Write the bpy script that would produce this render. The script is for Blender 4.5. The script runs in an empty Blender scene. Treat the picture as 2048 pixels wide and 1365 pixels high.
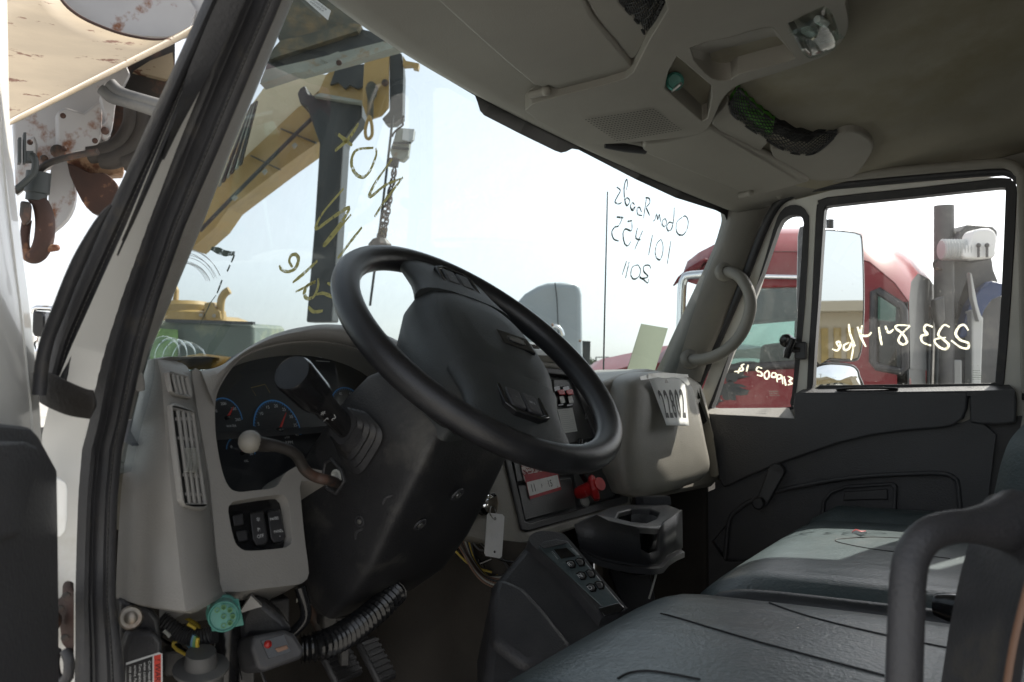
import bpy, bmesh, math, random
from mathutils import Vector, Matrix
random.seed(7)
R = math.radians
SC = bpy.context.scene
COL = SC.collection
V = Vector

# ------------------------------------------------------------------ camera
# x = towards the passenger side, y = towards the bonnet, z = up; z 0 is the cab floor.
FPX, CX, CY = 1800.0, 1024.0, 682.5            # focal length in photo pixels, picture centre
YAW, PITCH = R(30.0), R(2.62)
CAM = V((-1.47, -0.636, 1.0))
FW = V((math.cos(YAW)*math.cos(PITCH), math.sin(YAW)*math.cos(PITCH), math.sin(PITCH)))
RT = V((math.sin(YAW), -math.cos(YAW), 0.0))
UP = RT.cross(FW)
cd = bpy.data.cameras.new('camera'); cam = bpy.data.objects.new('camera', cd); COL.objects.link(cam)
cd.sensor_width = 36.0; cd.lens = 36.0*FPX/2048.0; cd.clip_start = 0.02; cd.clip_end = 900.0
cam.matrix_world = Matrix(((RT.x, UP.x, -FW.x, CAM.x), (RT.y, UP.y, -FW.y, CAM.y), (RT.z, UP.z, -FW.z, CAM.z), (0, 0, 0, 1)))
cd.dof.use_dof = True; cd.dof.focus_distance = 1.7; cd.dof.aperture_fstop = 10.0
SC.camera = cam

# ------------------------------------------------------------------ sky, sun, exposure
SUN_EL, SUN_AZ = R(46.0), R(-22.0)             # azimuth measured from +x towards +y
wd = bpy.data.worlds.new('World'); SC.world = wd; wd.use_nodes = True
nt = wd.node_tree; nt.nodes.clear()
sky = nt.nodes.new('ShaderNodeTexSky'); sky.sky_type = 'NISHITA'; sky.sun_disc = False
sky.sun_elevation = SUN_EL; sky.sun_rotation = R(90.0) - SUN_AZ
sky.air_density = 1.0; sky.dust_density = 2.2; sky.ozone_density = 1.0; sky.altitude = 50
hsv = nt.nodes.new('ShaderNodeHueSaturation'); hsv.inputs['Saturation'].default_value = 0.27   # hazy, whitish air
bg = nt.nodes.new('ShaderNodeBackground'); bg.inputs['Strength'].default_value = 0.15
wo = nt.nodes.new('ShaderNodeOutputWorld')
nt.links.new(sky.outputs[0], hsv.inputs['Color']); nt.links.new(hsv.outputs[0], bg.inputs[0]); nt.links.new(bg.outputs[0], wo.inputs[0])
sd = bpy.data.lights.new('sun', 'SUN'); sd.energy = 4.6; sd.angle = R(0.6); sd.color = (1.0, 0.94, 0.84)
sun = bpy.data.objects.new('sun', sd); COL.objects.link(sun)
sdir = V((math.cos(SUN_EL)*math.cos(SUN_AZ), math.cos(SUN_EL)*math.sin(SUN_AZ), math.sin(SUN_EL)))
sun.rotation_euler = sdir.to_track_quat('Z', 'Y').to_euler(); sun.location = sdir*20
SC.view_settings.view_transform = 'Standard'; SC.view_settings.look = 'None'
SC.view_settings.gamma = 1.0; SC.view_settings.use_curve_mapping = False
SC.view_settings.exposure = 1.05
SC.render.engine = 'CYCLES'
SC.cycles.use_denoising = True; SC.cycles.max_bounces = 14; SC.cycles.diffuse_bounces = 7
SC.cycles.transparent_max_bounces = 24; SC.cycles.caustics_reflective = False; SC.cycles.caustics_refractive = False

# ------------------------------------------------------------------ photo ray -> point of the place
def ray(px, py): return FW + RT*((px-CX)/FPX) - UP*((py-CY)/FPX)
def onp(px, py, p, n):
    d = ray(px, py); return CAM + d*((V(p)-CAM).dot(V(n))/d.dot(V(n)))
def sx(px, py, x): return onp(px, py, (x, 0, 0), (1, 0, 0))
def sy(px, py, y): return onp(px, py, (0, y, 0), (0, 1, 0))
def sz(px, py, z): return onp(px, py, (0, 0, z), (0, 0, 1))
def sd_(px, py, d): return CAM + ray(px, py)*d
def onf(px, py, f, t0=.3, t1=6.0, n=400):
    """first crossing of the ray with the surface f(p) = 0"""
    d = ray(px, py); a = t0; fa = f(CAM+d*a)
    for i in range(1, n+1):
        b = t0 + (t1-t0)*i/n; fb = f(CAM+d*b)
        if fa*fb <= 0:
            for _ in range(24):
                m = (a+b)/2; fm = f(CAM+d*m)
                if fa*fm <= 0: b = m
                else: a = m; fa = fm
            return CAM+d*b
        a, fa = b, fb
    return CAM+d*t1
def proj(p):
    q = V(p)-CAM; z = q.dot(FW); return (CX+FPX*q.dot(RT)/z, CY-FPX*q.dot(UP)/z)
# windscreen sheet and roof lining as height functions
def yw(x, z):
    k = 1-(x/.82)**2; t = (z-.93)/.57
    return (.22+.27*k)*(1-t)+(.02+.24*k)*t
def zo(x, y): return 1.572-.16*y-.175*x*x
def sw(px, py, off=0.0): return onf(px, py, lambda p: p.y-(yw(p.x, p.z)-off))
def so(px, py, off=0.0): return onf(px, py, lambda p: p.z-(zo(p.x, p.y)-off))

# ------------------------------------------------------------------ materials
MATS = {}
def M(name): return MATS[name]
def mat(name, col, rough=.5, metal=0.0, spec=.5, var=0.0, vscale=8.0, bump=0.0, bscale=300.0, col2=None, mask=None, mscale=5.0, mrange=(.55, .65), rough2=None, stretch=None, coat=0.0, trans=0.0, emit=0.0, dust=0.0, dustcol=(.32, .29, .24), wrinkle=0.0):
    """principled surface: colour with soft variation, a second colour through a noise mask (rust, dirt, wear), dust on upward faces, fine relief"""
    m = bpy.data.materials.new(name); m.use_nodes = True; MATS[name] = m
    t = m.node_tree; N = t.nodes; L = t.links; p = N['Principled BSDF']
    p.inputs['Roughness'].default_value = rough; p.inputs['Metallic'].default_value = metal
    p.inputs['Specular IOR Level'].default_value = spec; p.inputs['Coat Weight'].default_value = coat
    p.inputs['Transmission Weight'].default_value = trans
    p.inputs['Base Color'].default_value = (*col, 1)
    if emit: p.inputs['Emission Color'].default_value = (*col, 1); p.inputs['Emission Strength'].default_value = emit
    tc = N.new('ShaderNodeTexCoord'); src = tc.outputs['Object']
    if stretch:
        mp = N.new('ShaderNodeMapping'); mp.inputs['Scale'].default_value = stretch; L.new(src, mp.inputs[0]); srcs = mp.outputs[0]
    else: srcs = src
    cur = None
    def noise(scale, detail=4, s=src, r=.55):
        n = N.new('ShaderNodeTexNoise'); n.inputs['Scale'].default_value = scale; n.inputs['Detail'].default_value = detail; n.inputs['Roughness'].default_value = r
        L.new(s, n.inputs['Vector']); return n
    def ramp(o, a, b):
        r = N.new('ShaderNodeMapRange'); r.inputs['From Min'].default_value = a; r.inputs['From Max'].default_value = b; r.clamp = True; L.new(o, r.inputs['Value']); return r.outputs[0]
    def mix(f, a, b):
        x = N.new('ShaderNodeMix'); x.data_type = 'RGBA'; L.new(f, x.inputs['Factor'])
        for v, i in ((a, 6), (b, 7)):
            if isinstance(v, tuple): x.inputs[i].default_value = (*v, 1)
            else: L.new(v, x.inputs[i])
        return x.outputs[2]
    cur = col
    if var:
        f = ramp(noise(vscale, 6, srcs).outputs[0], .3, .7)
        cur = mix(f, tuple(max(0, c*(1-var)) for c in col), tuple(min(1, c*(1+var)) for c in col))
    if col2:
        f = ramp(noise(mscale, 8, srcs, .65).outputs[0], *mrange); cur = mix(f, cur, col2)
        if rough2 is not None:
            rr = N.new('ShaderNodeMapRange'); rr.inputs['To Min'].default_value = rough; rr.inputs['To Max'].default_value = rough2; L.new(f, rr.inputs['Value']); L.new(rr.outputs[0], p.inputs['Roughness'])
    if dust:
        g = N.new('ShaderNodeNewGeometry'); s = N.new('ShaderNodeSeparateXYZ'); L.new(g.outputs['Normal'], s.inputs[0])
        u = ramp(s.outputs[2], -.1, 1.0); n = ramp(noise(14, 8, src, .7).outputs[0], .35, .75)
        k = N.new('ShaderNodeMath'); k.operation = 'MULTIPLY'; L.new(u, k.inputs[0]); L.new(n, k.inputs[1])
        k2 = N.new('ShaderNodeMath'); k2.operation = 'MULTIPLY'; L.new(k.outputs[0], k2.inputs[0]); k2.inputs[1].default_value = dust
        cur = mix(k2.outputs[0], cur, dustcol)
    if not isinstance(cur, tuple): L.new(cur, p.inputs['Base Color'])
    if bump:
        n = noise(bscale, 3, srcs); b = N.new('ShaderNodeBump'); b.inputs['Strength'].default_value = bump; b.inputs['Distance'].default_value = .002
        L.new(n.outputs[0], b.inputs['Height']); L.new(b.outputs[0], p.inputs['Normal'])
        if wrinkle:
            mq = N.new('ShaderNodeMapping'); mq.inputs['Scale'].default_value = (1, .35, 1); L.new(src, mq.inputs[0])
            n2 = noise(11, 2, mq.outputs[0], .4); b2 = N.new('ShaderNodeBump'); b2.inputs['Strength'].default_value = wrinkle; b2.inputs['Distance'].default_value = .02
            L.new(n2.outputs[0], b2.inputs['Height']); L.new(b.outputs[0], b2.inputs['Normal']); L.new(b2.outputs[0], p.inputs['Normal'])
    return m
def glass(name, tint, dirt=.04, dscale=30, refl=1.0, dirtcol=(.6, .6, .55), spots=.0):
    """thin pane: clear transmission, fresnel reflection, a film of dust"""
    m = bpy.data.materials.new(name); m.use_nodes = True; MATS[name] = m
    t = m.node_tree; N = t.nodes; L = t.links; N.clear()
    o = N.new('ShaderNodeOutputMaterial'); tr = N.new('ShaderNodeBsdfTransparent'); tr.inputs[0].default_value = (*tint, 1)
    gl = N.new('ShaderNodeBsdfGlossy'); gl.inputs['Roughness'].default_value = .02; gl.inputs['Color'].default_value = (refl,)*3+(1,)
    lw = N.new('ShaderNodeLayerWeight'); lw.inputs['Blend'].default_value = .5           # Schlick's law, the same from both sides
    pw = N.new('ShaderNodeMath'); pw.operation = 'POWER'; pw.inputs[1].default_value = 5.0; L.new(lw.outputs['Facing'], pw.inputs[0])
    fr = N.new('ShaderNodeMapRange'); fr.inputs['To Min'].default_value = .055; fr.inputs['To Max'].default_value = .9; L.new(pw.outputs[0], fr.inputs['Value'])
    mx = N.new('ShaderNodeMixShader'); L.new(fr.outputs[0], mx.inputs[0]); L.new(tr.outputs[0], mx.inputs[1]); L.new(gl.outputs[0], mx.inputs[2])
    df = N.new('ShaderNodeBsdfDiffuse'); df.inputs[0].default_value = (*dirtcol, 1)
    tl = N.new('ShaderNodeBsdfTranslucent'); tl.inputs[0].default_value = (*dirtcol, 1)
    d2 = N.new('ShaderNodeMixShader'); d2.inputs[0].default_value = .5; L.new(df.outputs[0], d2.inputs[1]); L.new(tl.outputs[0], d2.inputs[2])
    tc = N.new('ShaderNodeTexCoord'); n = N.new('ShaderNodeTexNoise'); n.inputs['Scale'].default_value = dscale; n.inputs['Detail'].default_value = 9; n.inputs['Roughness'].default_value = .75
    L.new(tc.outputs['Object'], n.inputs['Vector'])
    r = N.new('ShaderNodeMapRange'); r.inputs['From Min'].default_value = .40; r.inputs['From Max'].default_value = .85; r.inputs['To Max'].default_value = dirt*3; r.inputs['To Min'].default_value = dirt*.3; L.new(n.outputs[0], r.inputs['Value'])
    fac = r.outputs[0]
    if spots:
        w = N.new('ShaderNodeTexVoronoi'); w.inputs['Scale'].default_value = 60; L.new(tc.outputs['Object'], w.inputs['Vector'])
        q = N.new('ShaderNodeMapRange'); q.inputs['From Min'].default_value = .10; q.inputs['From Max'].default_value = .04; q.inputs['To Max'].default_value = spots; L.new(w.outputs['Distance'], q.inputs['Value'])
        a = N.new('ShaderNodeMath'); a.operation = 'ADD'; L.new(fac, a.inputs[0]); L.new(q.outputs[0], a.inputs[1]); fac = a.outputs[0]
    m2 = N.new('ShaderNodeMixShader'); L.new(fac, m2.inputs[0]); L.new(mx.outputs[0], m2.inputs[1]); L.new(d2.outputs[0], m2.inputs[2])
    L.new(m2.outputs[0], o.inputs[0]); return m

def pen(name, col, streak=.75):
    """paint marker on glass: lets part of the light behind it through"""
    m = bpy.data.materials.new(name); m.use_nodes = True; MATS[name] = m
    t = m.node_tree; N = t.nodes; L = t.links; N.clear(); o = N.new('ShaderNodeOutputMaterial'); x = N.new('ShaderNodeMixShader')
    d = N.new('ShaderNodeBsdfDiffuse'); d.inputs[0].default_value = (*col, 1); tl = N.new('ShaderNodeBsdfTranslucent'); tl.inputs[0].default_value = (*col, 1)
    x.inputs[0].default_value = .6; L.new(d.outputs[0], x.inputs[1]); L.new(tl.outputs[0], x.inputs[2])
    tc = N.new('ShaderNodeTexCoord'); n = N.new('ShaderNodeTexNoise'); n.inputs['Scale'].default_value = 160; n.inputs['Detail'].default_value = 4; L.new(tc.outputs['Object'], n.inputs['Vector'])
    r = N.new('ShaderNodeMapRange'); r.inputs['From Min'].default_value = .52; r.inputs['From Max'].default_value = .72; r.inputs['To Max'].default_value = streak; L.new(n.outputs[0], r.inputs['Value'])
    tr = N.new('ShaderNodeBsdfTransparent'); y = N.new('ShaderNodeMixShader'); L.new(r.outputs[0], y.inputs[0]); L.new(x.outputs[0], y.inputs[1]); L.new(tr.outputs[0], y.inputs[2]); L.new(y.outputs[0], o.inputs[0]); return m
mat('taupe', (.305, .293, .275), .5, var=.10, vscale=5, bump=.35, bscale=420, col2=(.225, .212, .19), mscale=11, mrange=(.54, .8), dust=.25)
mat('taupe_dim', (.215, .203, .178), .48, var=.14, vscale=5, bump=.35, bscale=420, col2=(.27, .25, .20), mscale=8, mrange=(.52, .8), dust=.2)  # darker taupe copy: the passenger side's weaker light put into the colour
mat('taupe_roof', (.285, .268, .235), .6, var=.10, vscale=3, bump=.25, bscale=420)
mat('lining', (.315, .29, .23), .9, var=.16, vscale=3.5, bump=.5, bscale=700, col2=(.24, .21, .135), mscale=3, mrange=(.48, .75))
mat('black', (.034, .034, .037), .45, var=.25, vscale=10, bump=.3, bscale=450, dust=.08)
mat('black_soft', (.036, .036, .040), .5, var=.2, vscale=8, bump=.45, bscale=330, dust=.08)
mat('panel_grey', (.060, .063, .066), .42, var=.2, vscale=12, bump=.3, bscale=450, dust=.2)
mat('gloss_black', (.012, .012, .013), .18, var=.2, vscale=20)
mat('door_black', (.050, .050, .054), .5, var=.15, vscale=6, bump=.55, bscale=260)
mat('pedestal', (.020, .020, .022), .5, var=.35, vscale=7, bump=.35, bscale=380, col2=(.095, .090, .080), mscale=12, mrange=(.53, .78), dust=.22)
mat('wheel_black', (.016, .016, .018), .32, var=.3, vscale=25, bump=.25, bscale=600)
mat('hub_black', (.034, .038, .039), .5, var=.25, vscale=15, bump=.4, bscale=500, col2=(.085, .088, .085), mscale=14, mrange=(.54, .82))
mat('rubber', (.030, .030, .033), .5, var=.3, vscale=16, bump=.3, bscale=260, col2=(.085, .075, .06), mscale=22, mrange=(.56, .85), dust=.15)
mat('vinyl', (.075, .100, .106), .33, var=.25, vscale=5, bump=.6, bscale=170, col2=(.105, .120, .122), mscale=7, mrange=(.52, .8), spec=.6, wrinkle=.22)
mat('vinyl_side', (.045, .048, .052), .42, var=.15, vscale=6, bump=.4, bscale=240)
mat('seam', (.010, .010, .011), .7); mat('worn_seam', (.11, .11, .105), .6)
mat('white_paint', (.80, .79, .75), .3, var=.05, vscale=4, col2=(.42, .36, .24), mscale=4.5, mrange=(.58, .85), coat=.3)
mat('frame_paint', (.62, .61, .56), .3, var=.05, vscale=6, coat=.3)
mat('cream_rust', (.235, .19, .13), .5, var=.16, vscale=3, col2=(.075, .027, .012), mscale=8, mrange=(.60, .64), rough2=.85, stretch=(1, 1, 2.5), bump=.2, bscale=60)
mat('white_rust', (.33, .325, .33), .45, var=.10, vscale=3, col2=(.17, .07, .035), mscale=7, mrange=(.58, .68), rough2=.85)
mat('orange_rust', (.36, .23, .14), .7, var=.2, vscale=12, col2=(.13, .05, .025), mscale=16, mrange=(.45, .58), bump=.4, bscale=90)
mat('rust', (.034, .014, .009), .75, var=.35, vscale=9, col2=(.26, .13, .07), mscale=7, mrange=(.62, .72), bump=.4, bscale=120)
mat('dark_iron', (.026, .022, .019), .6, var=.3, vscale=12, col2=(.11, .05, .03), mscale=11, mrange=(.5, .7), bump=.3, bscale=120)
mat('hose', (.022, .018, .015), .7, var=.25, vscale=10, bump=.6, bscale=160)
mat('steel', (.42, .41, .39), .32, metal=.9, var=.15, vscale=30)
mat('worn_steel', (.30, .27, .23), .42, metal=.8, var=.25, vscale=25, col2=(.14, .07, .04), mscale=18, mrange=(.55, .7))
mat('chrome', (.8, .8, .8), .08, metal=1.0)
mat('mirror', (.62, .65, .66), .01, metal=1.0)
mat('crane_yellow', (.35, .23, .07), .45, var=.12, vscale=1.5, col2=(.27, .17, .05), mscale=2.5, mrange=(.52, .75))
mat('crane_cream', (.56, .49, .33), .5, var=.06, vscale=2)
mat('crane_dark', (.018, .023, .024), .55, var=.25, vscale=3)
mat('olive_steel', (.05, .052, .038), .65, var=.4, vscale=5, col2=(.17, .12, .055), mscale=6, mrange=(.52, .66))
mat('pale_steel', (.22, .235, .20), .55, var=.15, vscale=6, col2=(.22, .15, .08), mscale=9, mrange=(.56, .68))
mat('tank_green', (.085, .115, .095), .6, var=.2, vscale=2, col2=(.24, .25, .15), mscale=2, mrange=(.5, .7))
mat('leaf_green', (.14, .26, .07), .6, var=.3, vscale=5)
mat('red_paint', (.175, .010, .016), .32, var=.10, vscale=2, col2=(.21, .035, .04), mscale=5, mrange=(.52, .85), coat=.08, spec=.3)
mat('red_plastic', (.42, .018, .02), .4, var=.15, vscale=60, col2=(.55, .22, .2), mscale=90, mrange=(.58, .72))
mat('grey_truck', (.34, .375, .39), .4, var=.06, vscale=.7)
mat('machine_grey', (.085, .085, .085), .55, var=.25, vscale=3, col2=(.15, .145, .135), mscale=5, mrange=(.5, .7))
mat('machine_light', (.50, .51, .50), .45, var=.1, vscale=2)
mat('machine_blue', (.016, .04, .12), .5, var=.2, vscale=3)
mat('off_white', (.80, .80, .78), .5)
mat('paper', (.72, .73, .72), .8, var=.05, vscale=12)
mat('ink', (.012, .012, .013), .7)
mat('card', (.30, .33, .24), .85, var=.04, vscale=6)
mat('tag_white', (.62, .62, .62), .5, var=.06, vscale=30)
mat('tape', (.60, .60, .58), .25, var=.1, vscale=40)
mat('manila', (.44, .25, .045), .7, var=.1, vscale=20)
mat('teal', (.065, .235, .195), .42, var=.15, vscale=30, dust=.2)
mat('label_red', (.34, .02, .03), .6, var=.2, vscale=90)
mat('label_worn', (.58, .52, .50), .7, var=.05, vscale=30, col2=(.20, .012, .02), mscale=160, mrange=(.50, .54))
mat('label_white', (.70, .70, .69), .7, var=.08, vscale=90, col2=(.42, .10, .09), mscale=120, mrange=(.66, .70))
mat('warn_red', (.62, .05, .03), .5); mat('warn_black', (.012, .012, .014), .5)
mat('print_white', (.62, .63, .63), .6)
mat('dial_face', (.012, .013, .016), .4); mat('dial_blue', (.05, .26, .62), .5); mat('needle', (.55, .03, .02), .45)
mat('thread', (.16, .155, .14), .8); mat('print_dim', (.55, .56, .57), .6); mat('print_amber', (.26, .19, .04), .6)
pen('sticker', (.75, .75, .74), 0); pen('paint_pen', (.40, .355, .15)); pen('pen_dark', (.10, .115, .10)); pen('pen_cream', (.86, .83, .66))
mat('frit', (.008, .009, .010), .35)
mat('grille_dark', (.008, .008, .008), .8)
mat('hivis', (.06, .25, .015), .6, var=.3, vscale=30)
mat('net', (.014, .014, .015), .7)
mat('wood_grey', (.2, .18, .15), .8); mat('building_ochre', (.42, .30, .11), .7, var=.15, vscale=3); mat('building_beige', (.55, .48, .36), .7)
mat('wire_white', (.5, .5, .46), .5); mat('wire_brown', (.20, .11, .07), .5); mat('wire_yellow', (.55, .40, .04), .5); mat('wire_blue', (.06, .16, .24), .5); mat('wire_green', (.08, .22, .08), .5)
mat('carpet', (.038, .033, .028), .8, var=.4, vscale=5, bump=.5, bscale=200, dust=.25, dustcol=(.10, .075, .05))
mat('brake_red', (.30, .015, .012), .3)
mat('gravel', (.34, .33, .31), .95, var=.3, vscale=.6, col2=(.24, .235, .22), mscale=.35, mrange=(.45, .62), bump=.6, bscale=14)
glass('wind_glass', (.60, .665, .68), .022, 26, .8, spots=.10)
glass('side_glass', (.95, .965, .96), .010, 34, .8, spots=.30)
glass('vent_glass', (.95, .965, .96), .018, 40, .8, spots=.35)
glass('dark_glass', (.16, .22, .20), .05, 8, .9)
glass('tint_glass', (.55, .68, .66), .05, 8, .9)
glass('clear_lens', (.93, .95, .95), .018, 50, .9, (.35, .36, .35))
glass('bottle_clear', (.90, .95, .94), .03, 60, 1.0)

# ------------------------------------------------------------------ mesh helpers
WL = {}
class MB:
    """collects shapes; build() links them as ONE mesh object"""
    def __init__(s): s.v = []; s.f = []; s.m = []; s.mi = 0
    def add(s, vs, fs):
        o = len(s.v); s.v += [V(p) for p in vs]; s.f += [tuple(i+o for i in f) for f in fs]; s.m += [s.mi]*len(fs); return s
    def mat(s, i): s.mi = i; return s
    def box(s, c, size, ax=None):
        ax = ax or (V((1, 0, 0)), V((0, 1, 0)), V((0, 0, 1))); c = V(c); h = [x/2 for x in size]
        vs = [c+ax[0]*(h[0]*i)+ax[1]*(h[1]*j)+ax[2]*(h[2]*k) for k in (-1, 1) for j in (-1, 1) for i in (-1, 1)]
        return s.add(vs, [(0, 2, 3, 1), (4, 5, 7, 6), (0, 1, 5, 4), (2, 6, 7, 3), (0, 4, 6, 2), (1, 3, 7, 5)])
    def prism(s, poly, vec):
        """poly (3d) as the near face, pushed along vec"""
        n = len(poly); a = [V(p) for p in poly]; b = [p+V(vec) for p in a]
        return s.add(a+b, [tuple(range(n)), tuple(range(2*n-1, n-1, -1))]+[(i, i+n, (i+1) % n+n, (i+1) % n) for i in range(n)])
    def frustum(s, poly, poly2):
        n = len(poly); return s.add(list(poly)+list(poly2), [tuple(range(n)), tuple(range(2*n-1, n-1, -1))]+[(i, i+n, (i+1) % n+n, (i+1) % n) for i in range(n)])
    def face(s, poly): return s.add(poly, [tuple(range(len(poly)))])
    def grid(s, rows, closed=False, capa=False, capb=False):
        n = len(rows[0]); vs = [p for r in rows for p in r]; fs = []
        for i in range(len(rows)-1):
            for j in range(n if closed else n-1):
                k = (j+1) % n; fs.append((i*n+j, i*n+k, (i+1)*n+k, (i+1)*n+j))
        if capa: fs.append(tuple(range(n-1, -1, -1)))
        if capb: fs.append(tuple((len(rows)-1)*n+j for j in range(n)))
        return s.add(vs, fs)
    def tube(s, pts, r, n=10, closed=False, caps=True):
        pts = [V(p) for p in pts]; k = len(pts); rr = r if isinstance(r, (list, tuple)) else [r]*k
        tang = []
        for i in range(k):
            a = pts[(i-1) % k] if closed or i > 0 else pts[i]; b = pts[(i+1) % k] if closed or i < k-1 else pts[i]
            tang.append((b-a).normalized())
        ref = V((0, 0, 1)) if abs(tang[0].z) < .9 else V((1, 0, 0)); u = (ref-tang[0]*ref.dot(tang[0])).normalized(); rows = []
        for i in range(k):
            u = (u-tang[i]*u.dot(tang[i])).normalized(); w = tang[i].cross(u)
            rows.append([pts[i]+(u*math.cos(2*math.pi*j/n)+w*math.sin(2*math.pi*j/n))*rr[i] for j in range(n)])
        if closed: rows.append(rows[0]); return s.grid(rows, True)
        return s.grid(rows, True, caps, caps)
    def lathe(s, o, ax, prof, n=20, capa=True, capb=True):
        ax = V(ax).normalized(); ref = V((0, 0, 1)) if abs(ax.z) < .9 else V((1, 0, 0)); u = (ref-ax*ref.dot(ax)).normalized(); w = ax.cross(u)
        return s.grid([[V(o)+ax*h+(u*math.cos(2*math.pi*j/n)+w*math.sin(2*math.pi*j/n))*r for j in range(n)] for r, h in prof], True, capa, capb)
    def ball(s, c, r, n=14, sq=(1, 1, 1)):
        rows = []
        for i in range(n//2+1):
            a = math.pi*i/(n//2); rows.append([V(c)+V((math.sin(a)*math.cos(2*math.pi*j/n)*r*sq[0], math.sin(a)*math.sin(2*math.pi*j/n)*r*sq[1], math.cos(a)*r*sq[2])) for j in range(n)])
        return s.grid(rows, True)
    def build(s, name, mats, parent=None, smooth=35, bevel=0, seg=2, sub=0, solid=0, weld=True):
        return link(name, s.v, s.f, mats, parent, smooth, bevel, seg, sub, solid, s.m, weld)
def link(name, v, f, mats, parent=None, smooth=35, bevel=0, seg=2, sub=0, solid=0, mi=None, weld=True):
    mats = mats if isinstance(mats, (list, tuple)) else [mats]
    lo = V([min(p[i] for p in v) for i in range(3)]); hi = V([max(p[i] for p in v) for i in range(3)]); c = (lo+hi)/2
    if parent is None: c.z = lo.z
    me = bpy.data.meshes.new(name); me.from_pydata([p-c for p in v], [], f)
    for m in mats: me.materials.append(M(m))
    if mi: me.polygons.foreach_set('material_index', mi)
    bm = bmesh.new(); bm.from_mesh(me)
    if weld: bmesh.ops.remove_doubles(bm, verts=bm.verts, dist=1e-5)
    bmesh.ops.recalc_face_normals(bm, faces=bm.faces); bm.to_mesh(me); bm.free()
    if smooth:
        me.shade_smooth()
        if smooth < 180: me.set_sharp_from_angle(angle=R(smooth))
    o = bpy.data.objects.new(name, me); COL.objects.link(o); WL[o.name] = c.copy()
    o.location = c-(WL[parent.name] if parent else V((0, 0, 0))); o.parent = parent
    if solid: k = o.modifiers.new('solid', 'SOLIDIFY'); k.thickness = solid; k.offset = 0
    if bevel:
        k = o.modifiers.new('bevel', 'BEVEL'); k.width = bevel; k.segments = seg; k.limit_method = 'ANGLE'; k.angle_limit = R(38)
        k.harden_normals = False
    if sub: k = o.modifiers.new('sub', 'SUBSURF'); k.levels = sub; k.render_levels = sub
    return o
def thing(name, label, cat, loc, group=None):
    o = bpy.data.objects.new(name, None); COL.objects.link(o); o.location = loc; o.empty_display_size = .1; WL[o.name] = V(loc); return tag(o, label, cat, group)
def tag(o, label=None, cat=None, group=None, kind=None):
    for k, v in (('label', label), ('category', cat), ('group', group), ('kind', kind)):
        if v: o[k] = v
    return o
def shift(o, loc, parent): WL[o.name] = V(loc)
def plate(name, outer, holes, vec, mats, parent, bevel=0, seg=2, smooth=35, floors=None):
    """sheet with openings: outer and hole outlines in 3d, pushed along vec (walls outside and inside the openings)"""
    bm = bmesh.new(); vec = V(vec); loops = [outer]+list(holes); lo = V((0, 0, 0)); tops = []
    es = []
    for lp in loops:
        vs = [bm.verts.new(V(p)) for p in lp]; n = len(vs)
        es += [bm.edges.new((vs[i], vs[(i+1) % n])) for i in range(n)]; tops.append(vs)
    bmesh.ops.triangle_fill(bm, edges=es, use_beauty=True, use_dissolve=False)
    for vs in tops:
        n = len(vs); bs = [bm.verts.new(v.co+vec) for v in vs]
        for i in range(n): bm.faces.new((vs[i], bs[i], bs[(i+1) % n], vs[(i+1) % n]))
    bm.verts.ensure_lookup_table(); bm.verts.index_update()
    v = [q.co.copy() for q in bm.verts]; f = [tuple(x.index for x in q.verts) for q in bm.faces]; bm.free()
    return link(name, v, f, mats, parent, smooth, bevel, seg)
def smoothpts(pts, n=6, closed=False):
    """Catmull-Rom through points (any dimension)"""
    P = [V(p) for p in pts]; k = len(P); out = []
    for i in range(k if closed else k-1):
        p0 = P[(i-1) % k] if closed or i > 0 else P[i]; p1 = P[i]; p2 = P[(i+1) % k]; p3 = P[(i+2) % k] if closed or i+2 < k else p2
        for j in range(n):
            t = j/n; out.append(.5*((2*p1)+(p2-p0)*t+(2*p0-5*p1+4*p2-p3)*t*t+(3*p1-p0-3*p2+p3)*t**3))
    if not closed: out.append(P[-1])
    return out
def px2(pts, n=0, closed=True):
    """photo outline, optionally rounded by a spline"""
    return [(p[0], p[1]) for p in smoothpts([V((a, b, 0)) for a, b in pts], n, closed)] if n else [(a, b) for a, b in pts]
def trace(pts, f, n=0, closed=True): return [f(p[0], p[1]) for p in px2(pts, n, closed)]
def frame_at(o, n, up=(0, 0, 1)):
    """axes of a surface at o with outward normal n: right, up, normal"""
    n = V(n).normalized(); u = V(up); u = (u-n*u.dot(n)).normalized(); r = u.cross(n); return V(o), r, u, n
def text(body, size, o, r, u, mat_, parent, name='lettering', sx_=1.0, align='CENTER', bold=0.0, warp=None):
    cu = bpy.data.curves.new('t', 'FONT'); cu.body = body; cu.size = size; cu.align_x = align; cu.align_y = 'CENTER'; cu.resolution_u = 3; cu.offset = bold
    ob = bpy.data.objects.new('t', cu); COL.objects.link(ob); bpy.context.view_layer.update()
    me = ob.to_mesh(); vs = [warp(p.co.x, p.co.y) if warp else V(o)+V(r)*(p.co.x*sx_)+V(u)*p.co.y for p in me.vertices]; fs = [tuple(p.vertices) for p in me.polygons]
    ob.to_mesh_clear(); bpy.data.objects.remove(ob); bpy.data.curves.remove(cu)
    if not vs: return None
    return link(name, vs, fs, mat_, parent, 0, weld=False)
def stroke_mb(mb, pts3, w, n):
    """a pen stroke: flat ribbon of width w lying on a surface of normal n"""
    pts3 = [V(p) for p in pts3]; k = len(pts3); a = []; b = []
    for i in range(k):
        t = (pts3[min(i+1, k-1)]-pts3[max(i-1, 0)])
        if t.length < 1e-9: t = V((0, 0, 1))
        sdv = V(n).cross(t.normalized()); ww = w*(.55+.45*math.sin(math.pi*(i+.6)/(k+.2)))*random.uniform(.85, 1.1)
        a.append(pts3[i]+sdv*ww/2); b.append(pts3[i]-sdv*ww/2)
    mb.grid([a, b])
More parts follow.
